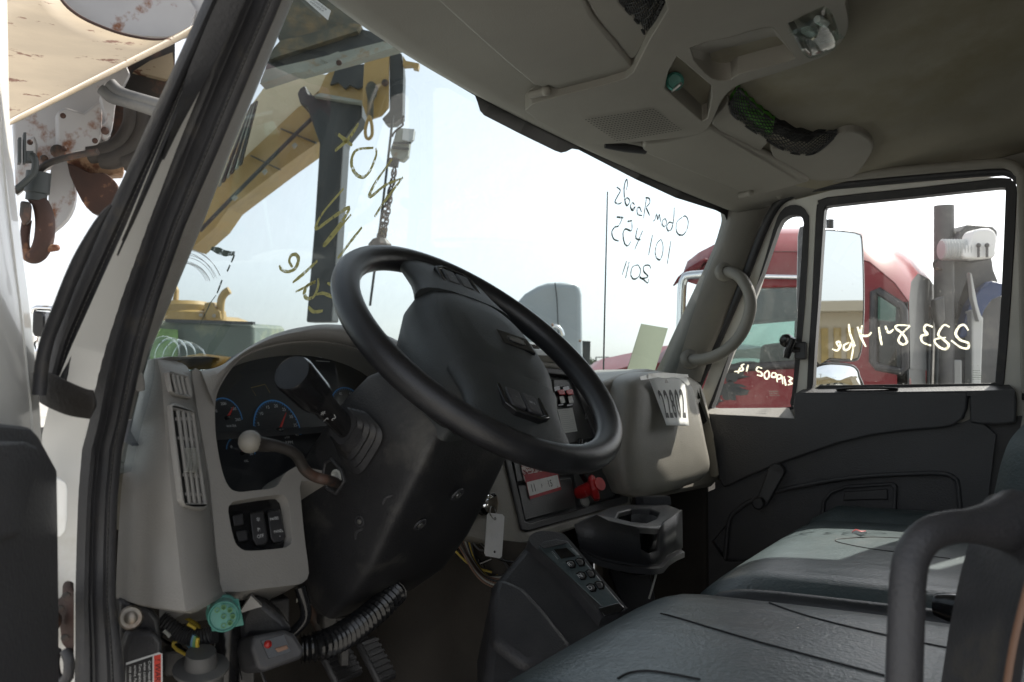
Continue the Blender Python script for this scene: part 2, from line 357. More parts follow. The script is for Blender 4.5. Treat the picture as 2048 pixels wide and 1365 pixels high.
def writing(name, strokes, f, w, n, mat_, parent, k=5, ox=0, oy=0, s=1.0):
    mb = MB()
    for st in strokes:
        q = smoothpts([V((ox+a/s, oy+b/s, 0)) for a, b in st], k); stroke_mb(mb, [f(p.x, p.y) for p in q], w, n)
    return tag(mb.build(name, mat_, parent, 0, weld=False), kind='stuff')
# ================================================================== the truck we look into
GZ = -1.05
TRUCK = thing('utility_truck', 'white utility truck seen through its open driver door, grey dash and dark seats', 'truck', (0, 0, GZ))
T = TRUCK
def hdr_y(x):
    y = .3
    for _ in range(40): y = yw(x, zo(x, y))
    return y
XS = [-.84+1.68*i/28 for i in range(29)]

# ---- roof lining and header trim
mb = MB(); rows = []
for x in [-.90+1.8*i/24 for i in range(25)]:
    ye = hdr_y(max(-.84, min(.84, x)))-.16
    rows.append([V((x, ye+(-1.0-ye)*j/14, zo(x, ye+(-1.0-ye)*j/14))) for j in range(15)])
mb.grid(rows); lining = mb.build('headliner', 'lining', T, 180, solid=.012)
# header trim: rolls from the windscreen edge up to the lining
mb = MB(); rows = []
for x in XS:
    ye = hdr_y(x); r = []
    for t in (0, .008, .022, .045, .075, .11, .16, .22, .30):
        y = ye-.004-t; dz = {0: .006, .008: -.006, .022: -.012, .045: -.010, .075: -.006, .11: -.005, .16: -.004, .22: -.003, .30: .004}[t]
        r.append(V((x, y, zo(x, y)+dz)))
    rows.append(r)
mb.grid(rows); mb.build('header_trim', 'taupe_roof', T, 180, solid=.006)
# outer roof skin, rear wall, floor, fire wall: close the cab
mb = MB(); rows = []
for x in [-.98+1.96*i/16 for i in range(17)]:
    rows.append([V((x, y, zo(x*.93, y)+.06)) for y in (.16-.2*x*x, 0, -.3, -.6, -1.05)])
mb.grid(rows); mb.build('roof', 'white_paint', T, 180, solid=.02)
mb = MB(); mb.box((0, -1.03, .8), (1.9, .04, 1.8)); mb.build('cab_rear_panel', 'lining', T, 0)
mb = MB(); mb.box((0, -.3, -.02), (1.84, 1.5, .04)); mb.build('cab_floor', 'carpet', T, 0)
mb = MB(); mb.box((0, .46, .42), (1.7, .04, .9)); mb.build('fire_wall', 'carpet', T, 0)
# rear quarter of the cab on both sides, behind the doors
for s in (-1, 1):
    mb = MB(); mb.box((s*.955, -.905, .75), (.05, .24, 1.56)); mb.build('cab_corner', 'taupe_roof', T, 0, bevel=.02)
# engine cowl and wings ahead of the screen, below the sight line
mb = MB(); rows = []
for x in [-.86+1.72*i/16 for i in range(17)]:
    k = 1-(x/.9)**2; y0 = yw(x, .9)+.03
    rows.append([V((x, y0, .90)), V((x, y0+.25, .86+.02*k)), V((x, y0+.9, .80+.03*k)), V((x, y0+1.25, .66+.06*k)), V((x, y0+1.35, .3))])
mb.grid(rows); mb.build('bonnet', 'white_paint', T, 40, solid=.01)
for s in (-1, 1): mb = MB(); mb.box((s*.94, .36, .35), (.06, .22, 1.1)); mb.build('cowl_side', 'white_paint', T, 0, bevel=.02)
mb = MB(); mb.box((.885, .285, .42), (.03, .33, .86)); mb.build('kick_panel', 'carpet', T, 0, bevel=.01)
for s in (-1, 1): mb = MB(); mb.box((s*.925, -.46, 1.57), (.07, 1.2, .16)); mb.build('roof_rail', 'taupe_roof', T, 0, bevel=.01)

# ---- windscreen
mb = MB(); rows = []
for x in XS:
    zt = zo(x, hdr_y(x))+.02; rows.append([V((x, yw(x, z), z)) for z in [.90+(zt-.90)*j/14 for j in range(15)]])
mb.grid(rows); WIND = mb.build('windscreen', 'wind_glass', T, 180)
WN = V((0, -.93, -.36))
frit_lo = [(640, -52), (700, -6), (760, 46), (850, 133), (950, 192), (955, 205), (960, 222), (968, 231), (1040, 268), (1110, 302), (1122, 306), (1132, 304), (1144, 298), (1157, 300), (1271, 359), (1351, 396), (1431, 421), (1449, 430), (1455, 446)]
frit_hi = [(670, -60), (730, -20), (790, 45), (870, 110), (970, 165), (975, 175), (980, 185), (990, 190), (1060, 225), (1120, 255), (1130, 262), (1140, 264), (1155, 270), (1165, 280), (1285, 345), (1365, 380), (1445, 400), (1462, 412), (1475, 440)]
mb = MB(); mb.grid([[sw(a, b, .004) for a, b in frit_lo], [sw(a, b, .004) for a, b in frit_hi]]); mb.build('black_border', 'frit', WIND, 0)
# sun strip label in the top corner
o = sw(640, 14, .006); q = [sw(603, -6, .006), sw(615, -14, .006), sw(662, 22, .006), sw(656, 41, .006)]
mb = MB(); mb.face(q); st = mb.build('service_sticker', 'sticker', WIND, 0)
rr = (q[2]-q[1]).normalized(); uu = (q[1]-q[0]).normalized(); nn = rr.cross(uu).normalized()
if nn.dot(CAM-q[0]) < 0: nn = -nn
c = sum(q, V())/4+nn*.0012
for i, ln in enumerate(('OIL CHANGE & TIRE REPAIR', 'IN MOTOR SHOP 806-2931')): text(ln, .0072, c+uu*(.0035-.0075*i), rr, uu, 'ink', WIND, sx_=.55)
# hand writing on the outside of the screen (reads mirrored from in here)
WR = lambda a, b: sw(a, b, .003)
writing('window_writing', [
    [(1540, 105), (1510, 130), (1503, 175), (1515, 205), (1540, 212), (1562, 190), (1575, 150), (1572, 115), (1555, 97), (1530, 112)],
    [(1492, 45), (1489, 110), (1480, 165), (1472, 185)], [(1482, 140), (1462, 135), (1447, 160), (1455, 185), (1472, 178), (1482, 150)],
    [(1438, 112), (1422, 125), (1420, 150), (1436, 160), (1446, 137), (1438, 112)],
    [(1410, 132), (1402, 88), (1394, 118), (1386, 86), (1377, 118), (1366, 128)],
    [(1472, 245), (1450, 385)], [(1415, 235), (1390, 260), (1378, 310), (1385, 345), (1405, 360), (1420, 330), (1425, 280), (1415, 240)],
    [(1362, 210), (1338, 332)], [(1303, 185), (1255, 298)], [(1272, 168), (1262, 228), (1290, 240)],
    [(1240, 126), (1212, 130)], [(1238, 135), (1236, 185), (1200, 175), (1185, 205), (1195, 262), (1215, 275), (1232, 250)],
    [(1188, 108), (1147, 103)], [(1180, 112), (1160, 155), (1135, 165), (1118, 195), (1130, 235), (1160, 247)],
    [(1352, 412), (1340, 392), (1310, 398), (1310, 430), (1335, 460), (1300, 472), (1285, 462), (1310, 480), (1333, 498), (1340, 472)],
    [(1275, 390), (1242, 402), (1232, 450), (1250, 475), (1280, 460), (1290, 420), (1275, 390)], [(1222, 372), (1200, 470)], [(1207, 366), (1180, 450)],
], WR, .0056, WN, 'pen_dark', WIND, 5, 850, 400, 2.993)
writing('window_writing', [
    [(1327, 1180), (1308, 1310)], [(1320, 1185), (1342, 1190), (1346, 1215), (1325, 1242)], [(1324, 1245), (1345, 1292)],
    [(1296, 1272), (1286, 1245), (1270, 1250), (1275, 1285), (1300, 1292)], [(1255, 1227), (1240, 1215), (1230, 1240), (1245, 1262), (1258, 1240), (1232, 1264)],
    [(1205, 1140), (1213, 1100), (1205, 1076), (1192, 1130), (1198, 1210), (1212, 1232), (1226, 1205), (1210, 1186), (1198, 1200)],
    [(1148, 1122), (1170, 1142), (1152, 1178), (1138, 1210), (1160, 1222), (1178, 1214)],
], WR, .0056, WN, 'pen_dark', WIND, 5, 850, 0, 2.994)
writing('window_writing', [
    [(950, 740), (890, 830), (808, 905)], [(828, 805), (870, 842), (912, 872)],
    [(1052, 888), (1055, 930), (1020, 1020), (980, 1062), (935, 1045), (908, 990), (915, 930), (950, 895), (1038, 887)],
    [(1150, 955), (1060, 1080), (1015, 1165), (1030, 1174), (1110, 1110), (1202, 1072)], [(1216, 1062), (1100, 1215), (1045, 1300)],
    [(860, 1130), (740, 1270), (695, 1355), (710, 1365), (800, 1300), (892, 1245), (850, 1330), (750, 1455), (760, 1460), (850, 1350), (905, 1285)],
    [(970, 1362), (885, 1470), (825, 1548)],
    [(475, 1590), (490, 1618), (530, 1628), (570, 1608), (590, 1558), (575, 1526), (545, 1533), (535, 1568), (555, 1603)], [(703, 1563), (620, 1640), (555, 1693)],
    [(572, 1750), (690, 1690), (645, 1710), (625, 1755), (640, 1788), (680, 1778), (706, 1720), (708, 1668)], [(690, 1766), (740, 1758), (800, 1778), (798, 1720), (762, 1695)],
    [(650, 1838), (680, 1868), (735, 1863)],
], WR, .0068, WN, 'paint_pen', WIND, 5, 400, 0, 2.994)
# bullseye smear and crack low on the driver side
S = 2.994
mb = MB()
for st, w in (([(1265, 290), (1300, 302), (1340, 318), (1360, 322), (1405, 322)], .009), ([(1405, 328), (1385, 375)], .003), ([(1378, 390), (1360, 430)], .003), ([(1330, 480), (1300, 560)], .003), ([(1295, 570), (1262, 615), (1240, 660), (1195, 750)], .0018)):
    stroke_mb(mb, [WR(p.x, p.y) for p in smoothpts([V((a/S, 400+b/S, 0)) for a, b in st], 3)], w, WN)
mb.build('glass_crack', 'pen_dark', WIND, 0, weld=False)
mb = MB()
for i in range(9):
    a = random.uniform(0, 40); r0 = random.uniform(150, 330)
    stroke_mb(mb, [WR((1075+r0*.92*math.sin(R(t))+a)/S, 400+(560-r0*math.cos(R(t)))/S) for t in range(-5, 75, 8)], .0007, WN)
mb.build('wiper_scratch', 'print_white', WIND, 0, weld=False)

# ---- driver side windscreen pillar: trim, two rubber seals, white painted metal
YS = [-60, 0, 150, 300, 456, 600, 700, 760, 850, 900, 1000, 1100, 1200, 1300, 1430]
def at_y(tab, y):
    for (y0, a), (y1, b) in zip(tab, tab[1:]):
        if y0 <= y <= y1: return a+(b-a)*(y-y0)/(y1-y0)
    return tab[0][1] if y < tab[0][0] else tab[-1][1]
inL = [(-60, 490), (0, 461), (150, 395), (300, 335), (456, 278), (600, 233), (700, 205), (760, 192), (850, 177), (900, 163), (1000, 154), (1100, 150), (1200, 147), (1300, 147), (1430, 144)]
inR = [(-60, 600), (0, 567), (150, 503), (300, 440), (456, 371), (600, 320), (700, 290), (760, 277), (850, 257), (900, 246), (1000, 237), (1100, 234), (1200, 234), (1300, 246), (1430, 256)]
trR = [(-60, 622), (0, 588), (150, 527), (300, 465), (456, 405), (600, 345), (700, 303), (760, 285), (850, 262)]
def strip(name, tl, tr, xl, xr, prof, mat_, ys=YS, push=V((-.35, -.9, .1))):
    """moulded strip between two traced edges; prof = (t across, rise) """
    mb = MB(); rows = []
    for y in ys:
        a = sx(at_y(tl, y), y, xl); b = sx(at_y(tr, y), y, xr)
        rows.append([a+(b-a)*t+(push*h if h > -.015 or t > .5 else FW*(-h)) for t, h in prof])
    mb.grid(rows); return mb.build(name, mat_, T, 50)
fine = [-60+i*30 for i in range(50)]
strip('door_seal', inL, inR, -.895, -.865, [(0, -.02), (0, .002), (.06, .009), (.16, .013), (.27, .011), (.36, .004), (.41, .003), (.50, .009), (.60, .011), (.68, .008), (.71, .0085), (.715, .0055), (.74, .0055), (.745, .007), (.86, .006), (.97, .001), (1, -.01), (1, -.04)], 'rubber', fine)
# stitched edge: pale thread line along the seal
mb = MB()
def thread(tl, tr, xl, xr, t, y0, y1, step, h, w):
    y = y0
    while y < y1:
        a, b = [sx(at_y(tl, q), q, xl)*(1-t)+sx(at_y(tr, q), q, xr)*t+V((-.35, -.9, .1))*h for q in (y, y+step*.6)]
        stroke_mb(mb, [a, b], w, V((-.5, -.86, 0))); y += step*random.uniform(.9, 1.6)
thread(inL, inR, -.895, -.865, .725, -20, 1360, 7, .0064, .0008)
mb.build('seal_thread', 'thread', T, 0, weld=False)
ouL = [(-60, 437), (0, 408), (150, 340), (300, 272), (456, 200), (600, 136), (660, 112), (700, 98), (760, 84), (800, 80)]
ouR = [(-60, 492), (0, 462), (150, 396), (300, 333), (456, 264), (600, 198), (660, 170), (700, 153), (760, 135), (800, 124)]
strip('outer_seal', ouL, ouR, -.935, -.915, [(0, -.05), (0, 0), (.10, .008), (.24, .012), (.40, .011), (.52, .005), (.57, .003), (.60, .003), (.64, .006), (.80, .009), (.93, .006), (1, 0), (1, -.010)], 'rubber', [y for y in fine if y < 800])
mb = MB(); thread(ouL, ouR, -.935, -.915, .585, -20, 730, 7, .0036, .0007); mb.build('seal_thread', 'thread', T, 0, weld=False)
strip('pillar_trim', [(y, x-14) for y, x in inR[:9]], trR, -.862, -.825, [(0, -.01), (.25, .004), (.75, .004), (.95, 0), (1, -.02), (1, -.05)], 'taupe', [y for y in fine if y < 850], V((-.2, -.95, .1)))
# dark flap closing the gap where the two seals run together
mb = MB(); rows = []
for y in range(-60, 340, 20):
    g = at_y([(-60, 30), (140, 24), (250, 8), (330, 0)], y); a = sx(at_y(ouR, y)-g, y, -.930); b = sx(at_y(inL, y)+g, y, -.912); rows.append([a, (a+b)/2-FW*.002, b])
mb.grid(rows); mb.build('seal_flap', 'rubber', T, 60)
# white painted pillar metal between and below the seals
mb = MB(); rows = []
for y in [q for q in fine if q < 1440]:
    l = 455 if y < 0 else at_y([(0, 440), (300, 315), (456, 250), (700, 140), (800, 100), (870, 84), (960, 80), (1100, 78), (1440, 78)], y)
    r = at_y(inL, y)+30
    a = sx(l, y, -.925); b = sx(r, y, -.885); rows.append([a+FW*.06, a, b, b+FW*.06])
mb.grid(rows); mb.build('windscreen_pillar', 'white_paint', T, 50)
# black outer line of the mirror bracket outside the pillar
mb = MB(); pts = [sx(a, b, -.99) for a, b in ((222, 410), (196, 448), (150, 540), (118, 620), (95, 680), (84, 730), (78, 790))]
gp = smoothpts(pts, 5); mb.tube(gp, [min(.006, .0008+.0006*i) for i in range(len(gp))], 8); mb.build('gutter_moulding', 'rubber', T, 60)
# rubber check strap wrapped across the pillar foot
top = [(84, 748), (95, 746), (130, 764), (160, 778), (187, 786)]; bot = [(80, 800), (90, 810), (125, 826), (155, 832), (182, 834)]
mb = MB(); A = [sx(a, b, -.945) for a, b in px2(top, 5, False)]; B = [sx(a, b, -.945) for a, b in px2(bot, 5, False)]
k = len(A); mb.grid([[A[i]*(1-t)+B[i]*t+V((-.3, -.95, 0))*(.010*math.sin(math.pi*min(1, max(0, t)))+.012*math.sin(math.pi*i/(k-1))) for i in range(k)] for t in (0, .05, .3, .6, .95, 1)])
mb.build('check_strap', 'hose', T, 60, solid=.006)
# white rounded striker cover
mb = MB(); pl = lambda a, b: sx(a, b, -.965)
mb.prism(trace([(84, 958), (96, 950), (120, 956), (132, 962), (137, 976), (137, 1040), (133, 1064), (122, 1076), (100, 1083), (84, 1084)], pl), V((.02, .05, 0)))
mb.build('striker_cover', 'white_paint', T, 40, bevel=.006, seg=3)
# rusty hinge with its pin, two screws
mb = MB(); pl = lambda a, b: sx(a, b, -.94)
mb.prism(trace([(125, 1182), (134, 1174), (148, 1178), (148, 1365), (136, 1300), (124, 1290), (118, 1250), (84, 1240), (84, 1222), (124, 1210)], pl), V((.02, .03, 0)))
h = mb.build('hinge', 'rust', T, 40, bevel=.003)
mb = MB(); mb.lathe(sx(102, 1247, -.955), (-.6, -.8, 0), [(.0085, -.012), (.0085, .0), (.006, .003), (.0, .004)], 14); mb.build('hinge_pin', 'dark_iron', h, 40)
for a, b in ((133, 1192), (130, 1276), (120, 1218)):
    mb = MB(); mb.lathe(sx(a, b, -.945), (-.6, -.8, 0), [(.0038, 0), (.0035, .002), (.0, .0025)], 8); mb.build('bolt', 'dark_iron', h, 40)
mb = MB(); mb.tube(smoothpts([sx(a, b, -.945) for a, b in ((112, 1300), (108, 1325), (112, 1352), (124, 1366), (136, 1352), (138, 1322), (130, 1302))], 4), .005, 8); mb.build('grommet', 'rubber', T, 60)

# ---- open driver door at the picture's left edge
mb = MB(); rows = []
eR = [(-60, 10), (0, 14), (200, 18), (300, 22), (400, 32), (500, 44), (600, 57), (700, 68), (760, 74), (820, 80), (880, 83), (960, 82)]
for y in range(-60, 960, 30):
    r = at_y(eR, y); b = sx(r, y, -.965); a = sd_(r-60, y, .72); m = sd_(r-16, y, .80); m2 = sd_(r-20, y, .797)
    rows.append([b+V((0, .03, 0)), b, m, m2+V((0, .004, 0)), m2, a, sd_(r-190, y, .60)])
mb.grid(rows); DD = mb.build('driver_door', 'white_paint', T, 40); DD['label'] = 'open driver door, white frame above dark lower trim'
mb = MB(); fl = [(-40, 852), (18, 858), (38, 878), (60, 915), (80, 950), (82, 1100), (84, 1250), (84, 1440), (-120, 1440), (-120, 852)]
dd = lambda a: .772-.0011*(82-a)
q = [sd_(a, b, dd(a)) for a, b in fl]; mb.prism(q, FW*.03); mb.build('trim', 'door_black', DD, 30, bevel=.008, seg=3)
mb = MB(); mb.prism([sd_(a, b, dd(a)-.02) for a, b in ((-60, 890), (10, 890), (34, 900), (42, 915), (36, 960), (0, 1090), (-60, 1100))], FW*.03); mb.build('arm_rest', 'door_black', DD, 30, bevel=.008, seg=3)
# mirror glass of this door glimpsed beyond the frame
mb = MB(); mb.prism(trace([(64, 625), (70, 622), (86, 624), (89, 634), (88, 664), (84, 674), (68, 674), (63, 664)], lambda a, b: sd_(a, b, 2.6)), FW*.05)
ms = mb.build('driver_mirror', 'gloss_black', T, 40, bevel=.006)
mb = MB(); mb.tube([sd_(a, b, 2.62) for a, b in ((66, 628), (67, 619), (74, 616), (104, 617), (108, 625), (106, 690))], .008, 8); mb.tube([sd_(a, b, 2.62) for a, b in ((70, 672), (66, 690), (72, 705))], .012, 8); mb.build('mirror_arm', 'chrome', ms, 60)
# ================================================================== dashboard
DN = V((0, -.96, .28)).normalized(); DP = V((-.55, .205, .95))
def df(a, b, off=0.0): return onp(a, b, DP+DN*off, DN)          # driver side dash face, off > 0 towards the driver
BACK = V((.0, .10, -.05))
surround = [(384, 744), (402, 742), (430, 736), (452, 726), (475, 710), (500, 693), (540, 672), (570, 662), (600, 655), (650, 649), (705, 653), (760, 666), (810, 690), (850, 722), (876, 770), (886, 850), (884, 960), (760, 978), (640, 968), (603, 962), (602, 1000), (611, 1090), (618, 1146), (608, 1164), (590, 1170), (520, 1178), (448, 1184), (440, 1150), (432, 1100), (420, 960), (402, 860)]
cl_hole = px2([(430, 830), (434, 790), (450, 757), (478, 722), (515, 702), (560, 690), (620, 684), (680, 690), (740, 710), (790, 745), (820, 800), (826, 880), (700, 945), (606, 933), (584, 938), (568, 950), (556, 970), (540, 978), (510, 981), (478, 984), (458, 974), (444, 940), (433, 880)], 3)
sw_hole = px2([(457, 1024), (462, 1008), (480, 1001), (555, 990), (570, 994), (577, 1010), (584, 1075), (577, 1092), (560, 1097), (500, 1102), (480, 1096), (468, 1078)], 3)
DASH = plate('dashboard', trace(surround, df, 2), [[df(p[0], p[1]) for p in cl_hole], [df(p[0], p[1]) for p in sw_hole]], BACK, 'taupe', T, bevel=.006, seg=3)
DASH['label'] = 'grey brown moulded dashboard'
# rolled brow above the cluster
mb = MB(); arch = px2([(402, 742), (430, 736), (452, 726), (475, 710), (500, 693), (540, 672), (570, 662), (600, 655), (650, 649), (705, 653), (760, 666), (810, 690), (850, 722)], 4, False)
arch2 = px2([(430, 815), (434, 785), (450, 753), (478, 719), (515, 699), (545, 691), (575, 686), (605, 683), (650, 684), (700, 694), (750, 713), (790, 740), (815, 775)], 4, False)
rows = []
for (t, h) in ((0, -.03), (0, .004), (.08, .012), (.3, .017), (.6, .015), (.9, .006), (1, -.004), (1.0, -.03)):
    rows.append([df(a[0]*(1-t)+b[0]*t, a[1]*(1-t)+b[1]*t, h) for a, b in zip(arch, arch2)])
mb.grid(rows); mb.build('cluster_brow', 'taupe', DASH, 60)
# end cap beside the door: left face, soft ridge, vent face
ridge = [(312, 718), (322, 760), (330, 850), (340, 950), (352, 1050), (362, 1140), (370, 1200), (374, 1226)]
seam = [(352, 722), (384, 746), (402, 860), (412, 920), (420, 975), (430, 1070), (438, 1140), (447, 1184)]
left = [(296, 722), (285, 760), (262, 860), (246, 950), (238, 1050), (234, 1120), (232, 1170), (230, 1196)]
mb = MB(); rows = []
def rid(a, b): return onp(a, b, (-.84, .155, .95), DN)
P2 = lambda q: [(p[0], p[1]) for p in px2(q, 4, False)]
for (ra, rb), (sa, sb), (la, lb) in zip(P2(ridge), P2(seam), P2(left)):
    r = rid(ra, rb); s = df(sa, sb, .002); l = sy(la, lb, .265)
    ra_ = r+(l-r)*.16+V((0, .0, 0)); rb_ = r+(s-r)*.16
    rows.append([l, l*.6+r*.4+V((-.004, 0, 0)), ra_, r*.5+(ra_+rb_)*.25, rb_, rb_*.5+s*.5, s-(s-r)*.04, s+V((0, .012, 0)), s+V((0, .06, 0))])
rows = [[r[0]+FW*.10-RT*.03, r[0]+FW*.03-RT*.006]+r for r in rows]
top = [p+FW*.03+V((0, 0, .002)) for p in rows[0]]; top2 = [p+FW*.16 for p in rows[0]]
bot = [p+FW*.012-UP*.006 for p in rows[-1]]; bot2 = [p+FW*.12+UP*.004 for p in rows[-1]]
rows = [top2, top]+rows+[bot, bot2]
mb.grid(rows); CAP = mb.build('end_cap', 'taupe', DASH, 60)
mb = MB(); mb.prism([sd_(a, b, 1.12) for a, b in ((222, 735), (296, 735), (312, 800), (300, 1060), (222, 1060))], FW*.02); mb.build('cowl_filler', 'taupe_dim', DASH, 0)
# vent field on the end cap: a frame with slots between slats
def vface(a, b, off=0.0):
    p0 = rid(322, 760)*.82+df(386, 760, .002)*.18; p1 = rid(364, 1160)*.82+df(441, 1160, .002)*.18; p2 = df(414, 930, .002)
    n = (p1-p0).cross(p2-p0).normalized()
    if n.dot(CAM-p0) < 0: n = -n
    return onp(a, b, p0+n*off, n), n
vf = lambda off: (lambda a, b: vface(a, b, off)[0])
VN = vface(360, 900)[1]
def louvre(outer, inner, slots, name, slat_w, cross=()):
    pl = plate(name, trace(outer, vf(.0045), 0), [trace(inner, vf(.0045), 0)], -VN*.006, 'taupe', T, bevel=.0018)
    mb = MB(); mb.prism(trace(inner, vf(.0008), 0), -VN*.004); mb.build('duct_shade', 'grille_dark', pl, 0)  # flat dark sheet stands in for the shade inside the vent opening
    for (x0, y0), (x1, y1) in slots:
        mb = MB(); mb.prism([vf(.0042)(x0-slat_w, y0), vf(.0042)(x0+slat_w, y0), vf(.0042)(x1+slat_w, y1), vf(.0042)(x1-slat_w, y1)], -VN*.003); mb.build('slat', 'taupe', pl, 30, bevel=.001)
    for (x0, y0), (x1, y1) in cross:
        mb = MB(); mb.prism([vf(.0022)(x0, y0-3), vf(.0022)(x1, y1-3), vf(.0022)(x1, y1+3), vf(.0022)(x0, y0+3)], -VN*.001); mb.build('vane', 'taupe', pl, 30)
    return pl
louvre([(337, 744), (345, 741), (378, 750), (383, 762), (387, 792), (383, 798), (352, 790), (343, 782)], [(341, 748), (375, 755), (382, 790), (350, 785)], [((347.5, 748), (357, 788)), ((356, 750), (365, 789)), ((365, 752), (373.5, 790))], 'air_vent', 1.9)
LV = louvre([(344, 808), (352, 806), (388, 820), (394, 838), (415, 1000), (414, 1017), (404, 1021), (372, 1013), (365, 1000), (350, 880)], [(347, 818), (388, 828), (412, 1006), (372, 1006)],
            [((358, 820), (382, 1007)), ((368.5, 822), (392, 1007)), ((379, 825), (402, 1008))], 'air_vent', 2.2, [((352, 838), (392, 838)), ((357, 876), (396, 880)), ((367, 950), (405, 953)), ((372, 988), (409, 990))])
mb = MB()
for i in range(16):
    t = i/15; a = 374+5*math.sin(math.pi*t)
    for dx in (0, 13): mb.prism([vf(.0062)(a+dx, 896+t*46), vf(.0062)(a+dx+7, 897+t*46), vf(.0062)(a+dx+7, 898.3+t*46), vf(.0062)(a+dx, 897.3+t*46)], -VN*.004)
mb.build('thumb_wheel', 'wire_white', LV, 0)
mb = MB(); lf = lambda a, b: sy(a, b, .195)
mb.prism(trace([(291, 745), (300, 742), (308, 746), (312, 765), (312, 780), (306, 783), (297, 782), (293, 765)], lambda a, b: rid(a, b)+V((-.012, .004, 0)), 2), V((.006, .006, 0))); mb.build('blank_plug', 'taupe', CAP, 40, bevel=.002)

# ---- instrument cluster behind its lens
CLF = lambda a, b, o=0.0: df(a, b, -.040+o)
CLU = MB(); CLU.prism([CLF(630+(p[0]-630)*1.06, 845+(p[1]-845)*1.03) for p in cl_hole], V((0, .01, 0))); CLU = CLU.build('instrument_cluster', 'dial_face', T, 0)
mb = MB(); mb.grid([[df(p[0]*(1-t)+630*t, p[1]*(1-t)+835*t, -.006+.004*t) for p in cl_hole] for t in (0, .5, .97)], True, False, True); mb.build('clear_cover', 'clear_lens', CLU, 180)
rr, uu = V((1, 0, 0)), V((0, .28, .96)).normalized()
def gauge(cx, cy, r, a0, a1, ndl, nums, nr, size, caps, nick):
    """r in metres; angles clockwise from the top in degrees"""
    o = CLF(cx, cy, .0015); P = lambda ang, rad, h=0.0: o+(rr*math.sin(R(ang))+uu*math.cos(R(ang)))*rad+DN*h
    g = MB(); st = 40; g.grid([[P(a0+(a1-a0)*i/st, r*k) for i in range(st+1)] for k in (.955, 1.0)]); n = int((a1-a0)/6)
    for i in range(n+1):
        a = a0+(a1-a0)*i/n; g.grid([[P(a-.5, r*.90), P(a-.5, r*1.0)], [P(a+.5, r*.90), P(a+.5, r*1.0)]])
    G = g.build('gauge', 'dial_blue', CLU, 0, weld=False); G['label'] = nick
    g = MB(); g.frustum([P(ndl-90, .0016, .004), P(ndl, r*.70, .004), P(ndl+90, .0016, .004)], [P(ndl-90, .0016, .002), P(ndl, r*.70, .002), P(ndl+90, .0016, .002)]); g.build('needle', 'needle', CLU, 0)
    g = MB(); g.lathe(o, DN, [(r*.09, 0), (r*.085, .006), (r*.05, .008), (0, .0085)], 14); g.build('needle_hub', 'gloss_black', CLU, 60)
    for a, s in nums: text(s, size, P(a, r*nr, .0004), rr, uu, 'print_dim', CLU, 'dial_number', 1.15)
    for dx, dy, s, z, m in caps: text(s, z, o+rr*dx+uu*dy+DN*.0004, rr, uu, m, CLU, 'dial_lettering', 1.15)
gauge(556, 862, .043, -78, 100, 38, ((-72, '5'), (-45, '10'), (-18, '15'), (8, '20'), (33, '25'), (58, '30'), (80, '35'), (102, '40')), .80, .0062, ((.014, -.010, 'x100', .0040, 'print_dim'), (.016, -.0175, 'RPM', .0066, 'print_white')), 'rev counter with blue arc and red needle')
gauge(452, 837, .027, -70, 95, 42, ((-60, '170'), (0, '200'), (52, '230'), (98, '260')), .70, .0052, ((.006, -.0105, 'WATER', .0042, 'print_dim'),), 'coolant gauge with red needle')
gauge(482, 908, .024, -70, 95, 42, ((-55, '0'), (95, '60')), .70, .0050, ((.006, -.0100, 'OIL', .0040, 'print_dim'),), 'oil pressure gauge partly behind the lever knob')
gauge(700, 830, .043, -110, 110, -100, ((-100, '0'), (-60, '20'), (-20, '40'), (20, '60'), (60, '80')), .80, .0062, ((0, -.0175, 'MPH', .0066, 'print_dim'),), 'speedometer behind the stalk')
g = MB(); q = [CLF(a, b, .001) for a, b in ((502, 776), (534, 769))]
for s in ([(512, 792), (502, 776), (530, 769), (540, 786)],): stroke_mb(g, [CLF(a, b, .001) for a, b in s], .0009, DN)
g.build('warning_symbol', 'print_amber', CLU, 0, weld=False)
g = MB()
for (a, b), (c, d) in (((612, 706), (624, 708)), ((628, 712), (644, 716)), ((632, 722), (660, 724)), ((636, 698), (640, 700))): stroke_mb(g, [CLF(a, b, .001), CLF(c, d, .001)], .0012, DN)
g.build('message_lettering', 'print_dim', CLU, 0, weld=False)

# ---- lamp switches in the pocket
SWF = lambda a, b, o=0.0: df(a, b, -.014+o)
mb = MB(); mb.prism(trace([(452, 1000), (592, 980), (598, 1100), (470, 1112)], SWF), V((0, .006, 0))); SWP = mb.build('switch_panel', 'gloss_black', T, 0)
def rocker(q, name, h, tx=()):
    mb = MB(); a = [SWF(*p, .0) for p in q]; b = [SWF(*p, h) for p in q]; c = sum(b, V())/len(b)
    mb.frustum([p*.92+c*.08 for p in b], a); r = mb.build(name, 'black', SWP, 30, bevel=.0015)
    for s, x, y, z in tx: text(s, z, SWF(x, y, h+.001), rr, uu, 'print_white', SWP, sx_=1.05)
    return r
rocker([(464, 1031), (486, 1027), (489, 1050), (468, 1054)], 'blank_switch', .005)
rocker([(471, 1063), (494, 1060), (497, 1082), (477, 1085)], 'blank_switch', .005)
rocker([(499, 1026), (527, 1021), (537, 1084), (528, 1092), (513, 1093), (505, 1080)], 'rocker_switch', .009, (('P:', 518, 1060, .0066), ('OFF', 521, 1073, .0060), ('*', 517, 1043, .012)))
rocker([(534, 1022), (560, 1017), (572, 1075), (566, 1085), (548, 1088), (541, 1078)], 'rocker_switch', .009, (('PANEL', 549, 1038, .0050), ('PANEL', 557, 1063, .0050), ('.', 549, 1030, .012), ('.', 559, 1068, .012)))

